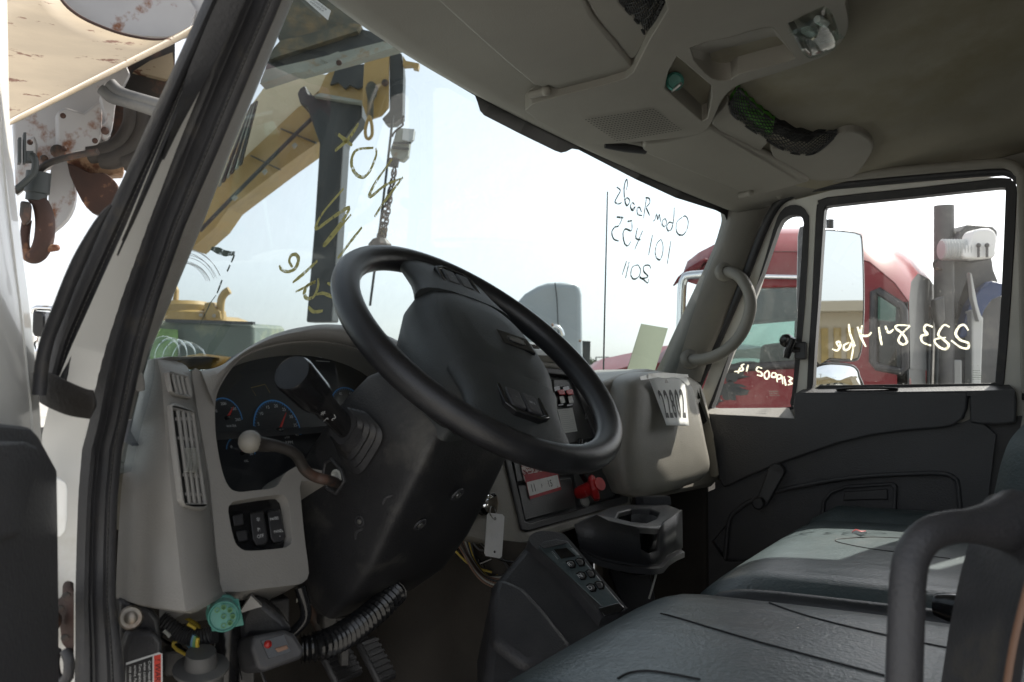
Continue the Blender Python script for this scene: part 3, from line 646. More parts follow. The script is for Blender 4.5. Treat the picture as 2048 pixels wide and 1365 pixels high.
# ---- middle of the dash: taupe carrier, black panel
CN = V((-.20, -.93, .30)).normalized(); CP0 = V((.20, .185, .88))
def cf(a, b, off=0.0): return onp(a, b, CP0+CN*off, CN)
carrier = [(700, 735), (820, 716), (1068, 711), (1110, 714), (1128, 726), (1150, 736), (1172, 760), (1215, 860), (1258, 955), (1268, 1000), (1262, 1016), (1200, 1042), (1130, 1066), (1070, 1088), (1040, 1092), (985, 1092), (930, 1078), (880, 1088), (840, 1100), (700, 1110)]
hole = px2([(930, 752), (1075, 735), (1146, 742), (1158, 756), (1200, 870), (1256, 985), (1256, 1003), (1240, 1010), (1056, 1062), (1044, 1058), (1008, 908)], 0)
CAR = plate('dashboard_middle', [cf(a, b) for a, b in carrier], [[cf(p[0], p[1]) for p in hole]], V((0, .28, .0)), 'taupe_dim', T, bevel=.007, seg=3)
# rounded shelf above it, running to the screen
mb = MB(); e = [cf(a, b) for a, b in ((700, 735), (820, 716), (1068, 711), (1110, 714), (1150, 736))]
mb.grid([[p+V((0, dy, dz)) for p in e] for dy, dz in ((-.008, -.012), (-.012, 0), (0, .012), (.03, .016), (.28, .0))]); mb.build('dash_shelf', 'taupe_dim', CAR, 60)
pf = lambda off: (lambda a, b: cf(a, b, off))
mb = MB(); mb.prism(trace([(925, 748), (1078, 730), (1150, 738), (1206, 865), (1262, 988), (1258, 1008), (1052, 1068), (1038, 1060), (1003, 905)], pf(-.012)), V((0, .01, 0))); PAN = mb.build('control_panel', 'panel_grey', T, 0)
PAN['label'] = 'black centre panel of the dash with switches and red valve knob'
# raised rim of the panel
rim_o = [(1008, 905), (1044, 1060), (1056, 1063), (1256, 1006), (1258, 992), (1202, 870), (1156, 752), (1146, 740), (1075, 734), (990, 748)]
rim_i = [(1020, 908), (1050, 1043), (1062, 1047), (1240, 994), (1243, 984), (1192, 872), (1146, 762), (1138, 752), (1078, 745), (1000, 758)]
plate('panel_rim', trace(rim_o, pf(.004)), [trace(rim_i, pf(.004))], -CN*.016, 'black', PAN, bevel=.002)
def slab(q, h0, h1, name, m='black', par=None, bev=.002, n=0):
    mb = MB(); mb.frustum(trace(q, pf(h1), n), trace(q, pf(h0), n)); return mb.build(name, m, par or PAN, 30, bevel=bev)
slab([(1098, 758), (1146, 760), (1204, 866), (1196, 874), (1132, 890), (1124, 880)], -.012, -.002, 'switch_plate', 'panel_grey')
slab([(1066, 756), (1095, 754), (1105, 812), (1098, 818), (1072, 822)], -.012, -.003, 'knob_plate', 'panel_grey')
o = cf(1083, 787, .0); mb = MB(); mb.lathe(o, CN, [(.026, -.006), (.026, .0), (.019, .004), (.017, .02), (.014, .022), (0, .0225)], 18)
mb.box(o+CN*.026, (.007, .036, .012), (V(CN).cross(V((0, 0, 1))).normalized(), V((0, 0, 1)), CN)); mb.build('rotary_knob', 'gloss_black', PAN, 40)
for x in (0, 17):
    q = [(1106+x, 772), (1119+x, 770), (1128+x, 812), (1116+x, 814)]
    if x: q = [(a+1, b+1) for a, b in q]
    s_ = slab(q, -.002, .006, 'toggle_guard', 'gloss_black')
    q2 = [(1114+x, 781), (1128+x, 779), (1131+x, 790), (1119+x, 791)]; slab(q2, .004, .016, 'toggle_switch', 'red_plastic')
    q3 = [(1118+x, 793), (1127+x, 792), (1131+x, 806), (1122+x, 808)]; slab(q3, .005, .012, 'toggle_tip', 'label_white')
slab([(1115, 819), (1145, 816), (1155, 863), (1127, 867)], -.002, -.001, 'instruction_label', 'paper', bev=0)
mb = MB(); cr = (cf(1145, 816)-cf(1115, 819)).normalized(); cu_ = CN.cross(cr).normalized(); cu_ = cu_ if cu_.z > 0 else -cu_
for i in range(11):
    a = cf(1118+i*1.05, 823+i*3.9, .0004); b = cf(1142+i*1.0-random.uniform(0, 7), 820.5+i*3.9, .0004); stroke_mb(mb, [a, b], .0011, CN)
mb.build('label_print', 'print_dim', PAN, 0, weld=False)
text('Altec', .0125, cf(1183, 832, .0006), cr, cu_, 'print_white', PAN, sx_=.85)
mb = MB()
for i in range(3): stroke_mb(mb, [cf(1171+i*2.4, 827+i*2, .0006), cf(1171+i*2.4, 839, .0006)], .0012, CN)
stroke_mb(mb, [cf(1171, 827, .0006), cf(1178, 825.5, .0006)], .0012, CN); mb.build('emblem', 'print_white', PAN, 0, weld=False)
slab([(1094, 826), (1110, 824), (1122, 872), (1108, 876)], -.012, -.004, 'button_strip', 'panel_grey')
for i in range(3): slab([(1106+i*3, 850+i*9), (1113+i*3, 849+i*9), (1115+i*3, 855+i*9), (1108+i*3, 856+i*9)], -.005, .003, 'push_button', 'gloss_black', bev=.001)
slab([(1022, 895), (1130, 870), (1142, 950), (1034, 965)], -.012, -.003, 'upper_drawer', 'panel_grey'); slab([(1036, 972), (1142, 956), (1152, 1014), (1050, 1042)], -.012, -.002, 'lower_drawer', 'panel_grey')
slab([(1145, 945), (1196, 930), (1232, 985), (1228, 994), (1160, 1012)], -.012, -.006, 'valve_plate', 'panel_grey')
slab([(1208, 922), (1220, 912), (1243, 978), (1237, 984)], -.012, -.001, 'side_cheek', 'taupe', bev=.003)
# red stickers, worn
slab([(1040, 922), (1058, 921), (1112, 936), (1115, 950), (1052, 966), (1048, 960)], -.002, -.0012, 'worn_sticker', 'label_worn', bev=0)
slab([(1048, 950), (1114, 938), (1123, 980), (1060, 999)], -.0012, -.0005, 'inspection_border', 'label_red', bev=0)
slab([(1053, 965), (1115, 950), (1121, 974), (1059, 993)], -.0005, .0002, 'inspection_sticker', 'label_white', bev=0)
for s, x, y, z in (('11', 1067, 977, .022), ('15', 1100, 968, .019), ('F', 1084, 973, .012)): text(s, z, cf(x, y, .0008), cr, cu_, 'ink', PAN, sx_=.75)
# red air valve: stem and eight sided knob
o = cf(1165, 984, .0); ax = (CN+V((-.15, 0, .1))).normalized()
mb = MB(); mb.lathe(o, ax, [(.014, -.01), (.014, .03), (.013, .045), (.0135, .055)], 16); vk = mb.build('valve_stem', 'red_plastic', PAN, 40)
ax2 = (CN*.6+V((.55, -.3, .05))).normalized(); c = cf(1187, 977, .03)
mb = MB(); mb.lathe(c, ax2, [(.014, -.009), (.026, -.004), (.0275, .003), (.023, .008), (0, .0095)], 8); mb.build('valve_knob', 'red_plastic', PAN, 25, bevel=.002)
mb = MB(); mb.tube(smoothpts([cf(a, b, h) for a, b, h in ((1160, 880, .02), (1160, 920, .02), (1163, 945, .02), (1172, 962, .008))], 5), .006, 8); mb.build('cable', 'gloss_black', PAN, 60)
mb = MB(); mb.lathe(cf(1170, 1003, -.004), CN, [(.012, -.002), (.012, .002), (.008, .003), (0, .003)], 16); mb.build('blank_cap', 'taupe', PAN, 40)
slab([(1166, 890), (1172, 884), (1180, 892), (1172, 894)], -.01, .004, 'valve_tip', 'paper', bev=.001)

# ---- ignition with key
o = cf(975, 1008, .0); mb = MB(); mb.prism(trace([(958, 992), (966, 987), (990, 986), (995, 992), (996, 1020), (990, 1028), (968, 1030), (961, 1024)], pf(.008)), -CN*.012); IG = mb.build('ignition_lock', 'gloss_black', T, 30, bevel=.002)
o = cf(975, 1008, .009); mb = MB(); mb.lathe(o, CN, [(.0165, 0), (.0165, .005), (.013, .008), (.010, .008), (.0085, .010), (.003, .0105), (0, .0105)], 20); mb.build('lock_cylinder', 'chrome', IG, 35)
KEY = MB(); kc = cf(988, 1010, .030)
kr = V(CN).cross(V((0, 0, 1))).normalized()
KEY.prism([kc+kr*a*.0+CN*b+V((0, 0, c)) for a, b, c in ((0, -.016, .012), (0, .010, .014), (0, .013, .0), (0, .010, -.014), (0, -.010, -.016), (0, -.016, -.006))], kr*.0025)
KEY.prism([cf(977, 1008, .012)+V((0, 0, c))+CN*b for b, c in ((0, .004), (.012, .004), (.012, -.004), (0, -.004))], kr*.002)
KEY = KEY.build('ignition_key', 'worn_steel', None, 30, bevel=.0008); tag(KEY, 'steel key turned in the ignition lock beside the steering column', 'key')
# white tag hanging on the key by a ring
TAG = thing('key_tag', 'white plastic key tag hanging below the ignition lock', 'key tag', cf(990, 1118, .04))
tf = lambda off: (lambda a, b: cf(a, b, .036+off))
to = trace([(975, 1030), (978, 1026), (1005, 1029), (1009, 1034), (1004, 1113), (1000, 1117), (973, 1112), (970, 1106)], tf(.001))
hol = [[tf(.001)(990+3.0*math.cos(R(t)), y+3.2*math.sin(R(t))) for t in range(0, 360, 45)] for y in (1038, 1104)]
plate('tag_plate', to, hol, -CN*.002, 'tag_white', TAG)
mb = MB(); mb.tube(smoothpts([cf(a, b, h) for a, b, h in ((982, 1014, .036), (980, 1026, .040), (985, 1036, .042), (991, 1038, .036), (992, 1026, .033), (988, 1016, .033))], 4, True), .0011, 6, True); mb.build('key_ring', 'steel', TAG, 60)
text('(vs)', .013, cf(989, 1072, .0376), cr, cu_, 'print_dim', TAG, 'stamp')

# ---- big storage bin on the passenger side
BN = V((-.10, -.985, .13)).normalized(); BP = V((.5, .075, .92))
def bf(a, b, off=0.0): return onp(a, b, BP+BN*off, BN)
face = px2([(1272, 756), (1300, 744), (1330, 741), (1360, 748), (1382, 760), (1394, 790), (1406, 840), (1416, 890), (1424, 930), (1420, 950), (1400, 966), (1360, 980), (1310, 991), (1285, 994), (1270, 990), (1262, 980), (1250, 920), (1256, 840), (1262, 780)], 3)
F0 = [bf(p[0], p[1]) for p in face]; cen = sum(F0, V())/len(F0)
mb = MB(); rows = []
for k, h in ((.02, .014), (.45, .013), (.75, .010), (.90, .004), (.97, -.006), (1.0, -.022)): rows.append([cen+(p-cen)*k+BN*h for p in F0])
rows.append([p+V((.035, .05, 0)) for p in rows[-1]]); rows.append([p+V((.11, .16, -.005)) for p in rows[-2]])
mb.grid(rows, True, True, False); BIN = mb.build('storage_bin', 'taupe_dim', T, 60); BIN['label'] = 'bulging lidded bin ahead of the passenger, faded and sun spotted'
# taupe body of the dash beside and under the bin, out to the passenger door
mb = MB()
mb.prism([onp(a, b, (.5, .14, .9), (-.1, -.99, .1)) for a, b in ((1205, 765), (1250, 748), (1300, 738), (1380, 752), (1404, 768), (1414, 800), (1436, 900), (1440, 960), (1425, 975), (1300, 1000), (1262, 990), (1240, 930))], V((.12, .20, 0))); mb.build('dashboard_end', 'taupe_dim', T, 40, bevel=.012, seg=3)
mb = MB(); mb.grid([[V((x, y, z)) for x in (-.82, -.4, 0, .4, .82)] for y, z in ((.22, .93), (.3, .955), (.45, .94), (.5, .9))]); mb.build('dash_top', 'black_soft', T, 60)
# passenger end vents
PV = lambda a, b: sx(a, b, .80)
for q in ([(1387, 778), (1394, 777), (1401, 796), (1395, 800)], [(1394, 806), (1400, 805), (1414, 842), (1409, 848)]):
    mb = MB(); mb.prism(trace(q, PV), V((.02, .02, 0))); mb.build('end_vent', 'grille_dark', T, 0)
mb = MB(); mb.prism(trace([(1382, 770), (1395, 768), (1402, 776), (1428, 868), (1440, 950), (1432, 958), (1415, 900), (1400, 835)], lambda a, b: sx(a, b, .815)), V((.03, .06, 0))); mb.build('end_panel', 'taupe_dim', T, 40, bevel=.006)
# dark knee area below the bin
mb = MB(); mb.prism([onp(a, b, (.4, .24, .6), (0, -.97, -.2)) for a, b in ((1250, 985), (1440, 945), (1470, 1000), (1470, 1400), (1250, 1400))], V((0, .06, 0))); mb.build('knee_panel', 'carpet', T, 0)

# ---- sheet taped on the bin
pa = px2([(1303, 756), (1360, 747), (1371, 753), (1374, 790), (1378, 846), (1377, 852), (1334, 852), (1331, 846), (1322, 810), (1312, 782)], 0)
PAP = thing('numbered_sheet', 'white sheet printed 22802 taped to the lid of the passenger side bin', 'paper', bf(1345, 852, .03))
mb = MB(); rows = []
for t in [i/10 for i in range(11)]:
    l = (1298+(1333-1298)*t, 757+(851-757)*t); r = (1368+(1378-1368)*t, 752+(852-752)*t); h = .016+.022*t*t
    rows.append([bf(l[0]*(1-u)+r[0]*u, l[1]*(1-u)+r[1]*u, h+.003*math.sin(3*u)) for u in (0, .2, .4, .6, .8, 1)])
mb.grid(rows); mb.build('sheet', 'paper', PAP, 180, solid=.0006)
pr = (bf(1376, 838)-bf(1322, 836)).normalized(); pu = (bf(1362, 780)-bf(1378, 852)).normalized(); pc = bf(1347.5, 814, .036)
def sheet_pt(u, v, h=0.0):
    l = (1298+(1333-1298)*v, 757+(851-757)*v); r = (1368+(1378-1368)*v, 752+(852-752)*v)
    return bf(l[0]*(1-u)+r[0]*u, l[1]*(1-u)+r[1]*u, .016+.022*v*v+.003*math.sin(3*u)+h)
for i, ch in enumerate('22802'): text(ch, 1.0, None, None, None, 'ink', PAP, 'digit', warp=lambda x, y, i=i: sheet_pt(.17+.172*i+x*.28, .585-y*.80, .001), bold=.02)
mb = MB()
oval = [bf(1334+4.5*math.cos(R(t))*.8+2*math.sin(R(t)), 768+9*math.sin(R(t)), .0195) for t in range(0, 360, 20)]; mb.face(oval); mb.build('punch_hole', 'taupe', PAP, 0)
for q in ([(1280, 754), (1300, 748), (1306, 757), (1282, 761)], [(1356, 755), (1372, 752), (1380, 768), (1376, 772)]):
    mb = MB(); mb.prism([bf(a, b, .0185) for a, b in q], -BN*.0006); mb.build('tape', 'tape', PAP, 0)
mb = MB(); mb.grid([[bf(1296+i*10, 748-2*math.sin(i*.5), .0205+.001*(i % 2)) for i in range(9)], [bf(1297+i*10, 757-1.0*(i % 3), .0205) for i in range(9)]]); mb.build('tape', 'tape', PAP, 0)

# card standing on the dash against the screen, bottle and envelope in the other corner
mb = MB(); q = [sy(a, b, .30) for a, b in ((1283, 648), (1336, 657), (1308, 748), (1254, 742))]; mb.prism(q, V((.0, .0012, 0)))
tag(mb.build('dash_card', 'card', None, 0), 'plain olive card leaning on the windscreen above the passenger bin', 'card')
mb = MB(); ax = (sy(432, 716, .36)-sy(322, 690, .34)); o = sy(318, 706, .35); L_ = ax.length
mb.lathe(o, ax, [(.008, -.002), (.020, .0), (.024, .006), (.023, .012), (.019, .015), (.024, .019), (.024, .026), (.019, .030), (.024, .034), (.0235, .044), (.019, .048), (.024, .052), (.022, .066), (.014, .078), (.010, .084), (.010, .095), (0, .096)], 22)
tag(mb.build('water_bottle', 'bottle_clear', None, 60), 'crumpled clear plastic bottle lying on the dash top by the driver pillar', 'bottle')
mb = MB(); A = [sy(a, b, .30) for a, b in px2([(378, 736), (400, 728), (430, 722), (462, 716)], 3, False)]; B = [sy(a, b, .285) for a, b in px2([(376, 738), (410, 738), (440, 732), (464, 718)], 3, False)]
C_ = [p+V((0, .06, .006)) for p in A]; mb.grid([B, A, C_]); tag(mb.build('envelope', 'manila', None, 60, solid=.002), 'orange manila envelope on the dash top beside the cluster brow', 'envelope')
# ================================================================== steering wheel and column
WNv = V((-.06, -.66, .75)).normalized(); WC = sd_(966, 703, 1.2)
we1 = (V((1, 0, 0))-WNv*WNv.x).normalized(); we2 = WNv.cross(we1)
def wp(ang, rad, h=0.0): return WC+(we1*math.cos(R(ang))+we2*math.sin(R(ang)))*rad+WNv*h
WHEEL = MB(); RW = .2045
WHEEL.tube([wp(a, RW, .0) for a in range(0, 360, 5)], .0182, 16, True)
WHEEL = WHEEL.build('steering_wheel', 'wheel_black', T, 180); WHEEL['label'] = 'black steering wheel turned a quarter, worn leather look rim'
def wf(a, b, off=0.0): return onp(a, b, WC+WNv*off, WNv)
def wang(a, b):
    q = wf(a, b)-WC; return math.degrees(math.atan2(q.dot(we2), q.dot(we1))), q.length
SA = wang(868, 536)[0]; SB = wang(1046, 880)[0]
# hub pad: wide body lying along the spokes, domed towards the driver, deep side below
d1 = (wp(SA, 1)-WC).normalized(); d2 = WNv.cross(d1)
def superell(a, b, n, k, h, c=(0, 0)):
    out = []
    for i in range(k):
        t = 2*math.pi*i/k; ct, st = math.cos(t), math.sin(t)
        out.append(WC+d1*(c[0]+a*math.copysign(abs(ct)**(2/n), ct))+d2*(c[1]+b*math.copysign(abs(st)**(2/n), st))+WNv*h)
    return out
mb = MB(); K = 44
mb.grid([superell(a, b, 2.6, K, h) for a, b, h in ((.070, .060, -.090), (.100, .086, -.075), (.120, .100, -.025), (.121, .097, .0), (.116, .090, .012), (.106, .082, .022), (.085, .066, .029), (.05, .04, .033), (.004, .004, .034))], True, True, True)
HUB = mb.build('hub_pad', 'hub_black', WHEEL, 50)
# seams of the pad and the raised emblem plate
mb = MB()
for yy in (.062, -.062):
    mb.tube([WC+d1*(yy+(.012 if yy > 0 else -.012)*(1-(t/.082)**2))+d2*t+WNv*(.0245-.012*(t/.08)**2) for t in [-.080+.160*i/18 for i in range(19)]], .0008, 6)
mb.build('pad_seam', 'worn_seam', WHEEL, 60)
mb = MB(); e = WC+d1*(-.008)+d2*(-.030)+WNv*.0315; mb.box(e, (.034, .056, .006), (d1, d2, WNv)); em = mb.build('emblem_plate', 'gloss_black', WHEEL, 30, bevel=.002)
mb = MB()
for s in (-1, 1): mb.prism([e+WNv*.0036+d1*(s*.002)+d2*x+d1*y for x, y in ((-.014, -.006*s), (.014, -.006*s), (.010, s*.004), (-.010, s*.004))], WNv*.001)
mb.build('emblem', 'steel', WHEEL, 0)
# spokes with switch pods
for ang, sg in ((SA, 1), (SB, -1)):
    ds = (wp(ang, 1)-WC).normalized(); dt = WNv.cross(ds); rows = []
    for k in range(9):
        t = k/8; r = .085+(.192-.085)*t; w = .084-.022*math.sin(math.pi*min(1, t*1.05))*.55-.010*max(0, t-.7)/.3; th = .022-.010*t*t; up = .008*(1-t)
        rows.append([WC+ds*r+dt*(w*math.copysign(abs(math.cos(a))**.7, math.cos(a)))+WNv*(up+th*math.copysign(abs(math.sin(a))**.8, math.sin(a))) for a in [2*math.pi*i/20 for i in range(20)]])
    mb = MB(); mb.grid(rows, True, True, True); mb.build('spoke', 'hub_black', WHEEL, 60)
    pc = WC+ds*.140+dt*(.0)+WNv*.0225
    pod = [pc+ds*(a*.030)+dt*(b*.034) for a, b in ((-1, -.7), (-.8, -1), (.6, -1), (.95, -.6), (.95, .5), (.6, 1), (-.8, 1), (-1, .7))]
    plate('switch_pod', [p+WNv*.003 for p in pod], [[pc+(p-pc)*.82+WNv*.003 for p in pod]], -WNv*.008, 'gloss_black', WHEEL, bevel=.0015)
    mb = MB(); mb.prism([pc+(p-pc)*.82-WNv*.001 for p in pod], -WNv*.004); mb.build('pod_base', 'gloss_black', WHEEL, 0)
    for j in (-1, 1):
        mb = MB(); mb.box(pc+dt*(.0125*j)+WNv*.001, (.036, .021, .006), (ds, dt, WNv)); mb.build('thumb_button', 'black', WHEEL, 30, bevel=.0025)
    for j, s in ((-1, '-'), (1, '+')): text('SET' if sg < 0 and j > 0 else s, .006, pc+dt*(.012*j)+WNv*.0046, dt, -ds if sg > 0 else ds, 'print_dim', WHEEL)

# ---- column shroud
CO = -WNv
def colp(t, u, w): return WC+CO*t+we1*u+we2*w          # t down the column, u to the right, w up and forward
def rrect(t, hu, hw, cu=0.0, cw=0.0, rad=.35, k=64, n=13, tilt=0.0):
    out = []
    for i in range(k):
        a = 2*math.pi*i/k; ct, st = math.cos(a), math.sin(a)
        u = cu+hu*math.copysign(abs(ct)**(2/n), ct); w = cw+hw*math.copysign(abs(st)**(2/n), st); out.append(colp(t+tilt*w, u, w))
    return out
mb = MB()
mb.grid([rrect(*q) for q in ((.075, .060, .050), (.078, .082, .060, -.004, 0), (.10, .098, .072, -.004, .0), (.14, .108, .080, -.004, -.004), (.20, .112, .086, -.004, -.008), (.27, .112, .092, -.004, -.014), (.34, .110, .096, -.004, -.012), (.40, .100, .088, .0, -.004), (.425, .080, .07, .0, .0))], True, True, True)
SHR = mb.build('steering_column', 'pedestal', T, 28); SHR['label'] = 'scuffed black steering column shroud'
mb = MB(); mb.grid([rrect(*q) for q in ((.045, .058, .050), (.050, .070, .060), (.075, .086, .070), (.088, .090, .072))], True, True, True); mb.build('upper_collar', 'hub_black', SHR, 60)
# fixing recesses
def shr_surf(px, py):
    """point on the shroud seen at a photo position (bisect on its rounded section)"""
    def f(p):
        q = p-WC; t = q.dot(CO); u = q.dot(we1)+.004; w = q.dot(we2)+.010
        return (abs(u)/.112)**4.5+(abs(w)/.090)**4.5-1
    p = onf(px, py, f, .5, 2.0, 600); return p
def shr_norm(p):
    q = p-WC; u = q.dot(we1)+.004; w = q.dot(we2)+.010
    return (we1*math.copysign((abs(u)/.112)**3.5/.112, u)+we2*math.copysign((abs(w)/.090)**3.5/.090, w)).normalized()
for a, b, r in ((786, 1010, .015), (729, 1077, .015), (915, 990, .011), (840, 1050, .010), (720, 1043, .008)):
    p = shr_surf(a, b); n = shr_norm(p); mb = MB(); mb.lathe(p-n*.001, n, [(r, 0), (r*.95, .0025), (r*.75, .0028), (r*.68, .0012), (0, .0012)], 18); mb.build('screw_recess', 'black_soft', SHR, 40)
    mb = MB(); mb.lathe(p+n*.0003, n, [(r*.42, 0), (r*.40, .0022), (0, .0026)], 12); mb.build('screw_head', 'steel' if r < .012 else 'dark_iron', SHR, 40)
# rubber boot and multi function stalk
q0 = shr_surf(720, 885); sn = shr_norm(q0); tip = sd_(583, 745, 1.02); base = q0
ax = (tip-base).normalized()
bu = (UP-sn*UP.dot(sn)).normalized(); br = bu.cross(sn); bu, br = bu*math.cos(R(38))+br*math.sin(R(38)), br*math.cos(R(38))-bu*math.sin(R(38))
mb = MB(); rows = []
for i in range(9):
    t = i/8; s = (.031-.013*t)*(1.10 if i % 2 == 0 else .96); ctr = base+ax*(.048*t)+sn*.002
    rows.append([ctr+(bu*math.copysign(abs(math.sin(a))**.5, math.sin(a))*1.15+br*math.copysign(abs(math.cos(a))**.5, math.cos(a))*.85)*s for a in [R(20)+2*math.pi*j/28 for j in range(28)]])
mb.grid(rows, True, True, True); mb.build('stalk_boot', 'rubber', SHR, 50)
L_ = (tip-base).length
STK = MB(); STK.lathe(base, ax, [(.0140, .03), (.0140, L_*.46), (.0140, L_*.50), (.0150, L_*.505), (.0158, L_*.60), (.0215, L_*.68), (.0225, L_*.74), (.0238, L_*.97), (.0218, L_*1.0), (.0214, L_*.997), (.0, L_*.994)], 26); STK = STK.build('turn_signal_stalk', 'gloss_black', T, 40)
STK['label'] = 'black indicator and wiper stalk'
su = (UP-ax*UP.dot(ax)).normalized(); sr = su.cross(ax)
face_n = (CAM-(base+ax*L_*.55)).normalized(); face_n = (face_n-ax*face_n.dot(ax)).normalized(); fu = ax.cross(face_n)
for s, t, v, z in (('*', .615, .004, .015), ('L', .545, .010, .009), ('5', .50, .002, .009), ('-', .52, .0, .010)):
    text(s, z, base+ax*(L_*t)+face_n*.0166+fu*(-v), -ax, -fu, 'print_white', STK)
# tilt lever: bent steel rod with round grey knob, slot in the shroud
mb = MB(); lv = [shr_surf(678, 972)+V((.02, .02, 0)), sd_(660, 962, 1.08), sd_(630, 954, 1.06), sd_(610, 940, 1.05), sd_(596, 915, 1.04), sd_(580, 902, 1.03), sd_(555, 893, 1.02), sd_(525, 889, 1.01), sd_(505, 885, 1.0)]
lv = smoothpts(lv, 5); k = len(lv); mb.tube(lv, [.0066 if i < k*.72 else .0066+.004*(i-k*.72)/(k*.28) for i in range(k)], 12); LEV = mb.build('tilt_lever', 'dark_iron', T, 60); LEV['label'] = 'bent steel tilt lever with a round grey knob'
mb = MB(); mb.ball(sd_(500, 884, 1.0), .0130, 18); mb.build('lever_knob', 'taupe_dim', LEV, 180)
sl = [shr_surf(a, b) for a, b in ((652, 925), (664, 918), (684, 940), (690, 962), (674, 988), (656, 978), (648, 950))]; sc_ = sum(sl, V())/len(sl); n_ = shr_norm(sc_)
plate('lever_slot', [sc_+(p-sc_)*1.1+n_*.004 for p in sl], [[sc_+(p-sc_)*.86+n_*.004 for p in sl]], -n_*.012, 'black', SHR, bevel=.002)
mb = MB(); mb.prism([sc_+(p-sc_)*.86+n_*.0015 for p in sl], -n_*.01); mb.build('slot_dark', 'grille_dark', SHR, 0)
mb = MB(); mb.lathe(shr_surf(676, 952)+n_*.001, n_, [(.009, 0), (.009, .003), (.006, .004), (.004, .002), (0, .002)], 16); mb.build('pivot_washer', 'wire_white', SHR, 40)
# ribbed loom hose sagging from the column
mb = MB(); hp = smoothpts([sd_(a, b, d) for a, b, d in ((790, 1185, 1.26), (760, 1215, 1.22), (720, 1248, 1.18), (680, 1275, 1.14), (640, 1292, 1.11), (600, 1298, 1.10))], 14)
mb.tube(hp, [.0145 if i % 3 else .0185 for i in range(len(hp))], 14); mb.build('loom_hose', 'gloss_black', T, 30)
# brake controller box with its mount
BC = lambda o: (lambda a, b: onp(a, b, sd_(550, 1300, 1.02)+V((-.55, -.75, .25)).normalized()*o, (-.55, -.75, .25)))
mb = MB(); mb.prism(trace([(505, 1272), (570, 1260), (590, 1268), (612, 1302), (604, 1318), (530, 1344), (516, 1340), (502, 1300)], BC(.0)), V((.03, .06, -.02))); BRK = mb.build('brake_controller', 'black', T, 30, bevel=.006, seg=3)
mb = MB(); mb.prism(trace([(522, 1282), (568, 1270), (582, 1304), (538, 1318)], BC(.001)), -V((.0, -.002, 0))); mb.build('controller_face', 'gloss_black', BRK, 0)
mb = MB(); mb.prism(trace([(550, 1298), (574, 1291), (578, 1298), (556, 1306)], BC(.003)), V((.002, .003, 0))); mb.build('slider', 'wire_brown', BRK, 0, bevel=.001)
mb = MB(); mb.lathe(BC(.002)(536, 1289), V((-.55, -.75, .25)), [(.0045, 0), (.003, .003), (0, .0035)], 12); mb.build('indicator_lamp', 'brake_red', BRK, 60)
mb = MB(); mb.prism(trace([(478, 1235), (500, 1196), (520, 1200), (570, 1240), (590, 1268), (505, 1275), (480, 1300)], lambda a, b: sd_(a, b, 1.06)), V((.04, .05, 0))); mb.build('column_bracket', 'pedestal', T, 30, bevel=.01)
mb = MB(); mb.prism(trace([(482, 1222), (502, 1192), (524, 1214), (508, 1218), (484, 1226)], lambda a, b: sd_(a, b, 1.045)), V((.01, .01, 0))); mb.build('bracket_tab', 'taupe', T, 0)
# nine pin diagnostic socket on wires
DC = sd_(436, 1252, .98); dn = (CAM-DC).normalized(); dn = (dn+V((.0, 0, -.15))).normalized()
mb = MB(); mb.lathe(DC-dn*.03+UP*.012+RT*.006, dn, [(.0185, 0), (.0185, .012), (.0165, .013), (.0165, .044), (.0145, .045), (.0145, .042), (0, .042)], 26)
mb.box(DC-dn*.012+UP*.010+RT*.008, (.036, .030, .004), ((RT*.97+UP*.2).normalized(), (UP*.97-RT*.2).normalized(), dn)); SOC = mb.build('diagnostic_socket', 'teal', T, 35, bevel=.0015); SOC['label'] = 'sea green round nine pin plug socket'
o = DC+dn*.0140+UP*.012+RT*.006
for i in range(9):
    a = 2*math.pi*i/8; q = o if i == 8 else o+(RT*math.cos(a)+UP*math.sin(a))*.0098
    mb = MB(); mb.lathe(q, dn, [(.0028, -.004), (.0028, .0006), (.0020, .0006), (.0018, -.003), (0, -.003)], 10); mb.build('pin_hole', 'wire_green', SOC, 35)
def wires(paths, par, r=.002):
    for m, d, pts in paths:
        mb = MB(); mb.tube(smoothpts([sd_(a, b, d) for a, b in pts], 6), r, 6); mb.build('wire', m, par, 60)
wires([('wire_yellow', 1.0, [(398, 1305), (394, 1290), (396, 1276)]), ('wire_green', 1.0, [(394, 1303), (388, 1290), (391, 1272)]), ('wire_blue', 1.0, [(388, 1305), (384, 1288), (388, 1270)]), ('wire_yellow', 1.02, [(376, 1248), (385, 1253), (392, 1258)]), ('wire_white', 1.02, [(328, 1262), (335, 1268), (340, 1274)])], T, .0024)
mb = MB(); hp = smoothpts([sd_(a, b, 1.03) for a, b in ((320, 1240), (345, 1258), (370, 1272), (400, 1276), (430, 1268))], 10); mb.tube(hp, [.009 if i % 2 else .0105 for i in range(len(hp))], 12); mb.build('loom_hose', 'black', T, 30)
mb = MB(); mb.lathe(sd_(402, 1372, 1.0), (sd_(402, 1300, .99)-sd_(402, 1372, 1.0)), [(.024, 0), (.024, .02), (.030, .021), (.030, .024), (.018, .026), (.016, .042), (0, .042)], 20); mb.build('grey_plug', 'machine_grey', T, 40)
mb = MB(); mb.tube([sd_(462, 1190, 1.08), sd_(452, 1300, 1.06), sd_(448, 1400, 1.06)], .017, 14); mb.build('pedal_arm', 'gloss_black', T, 60)
mb = MB(); mb.tube(smoothpts([sd_(a, b, 1.10) for a, b in ((600, 1175), (612, 1230), (590, 1262), (560, 1280))], 6), .007, 8); mb.build('cable', 'gloss_black', T, 60)
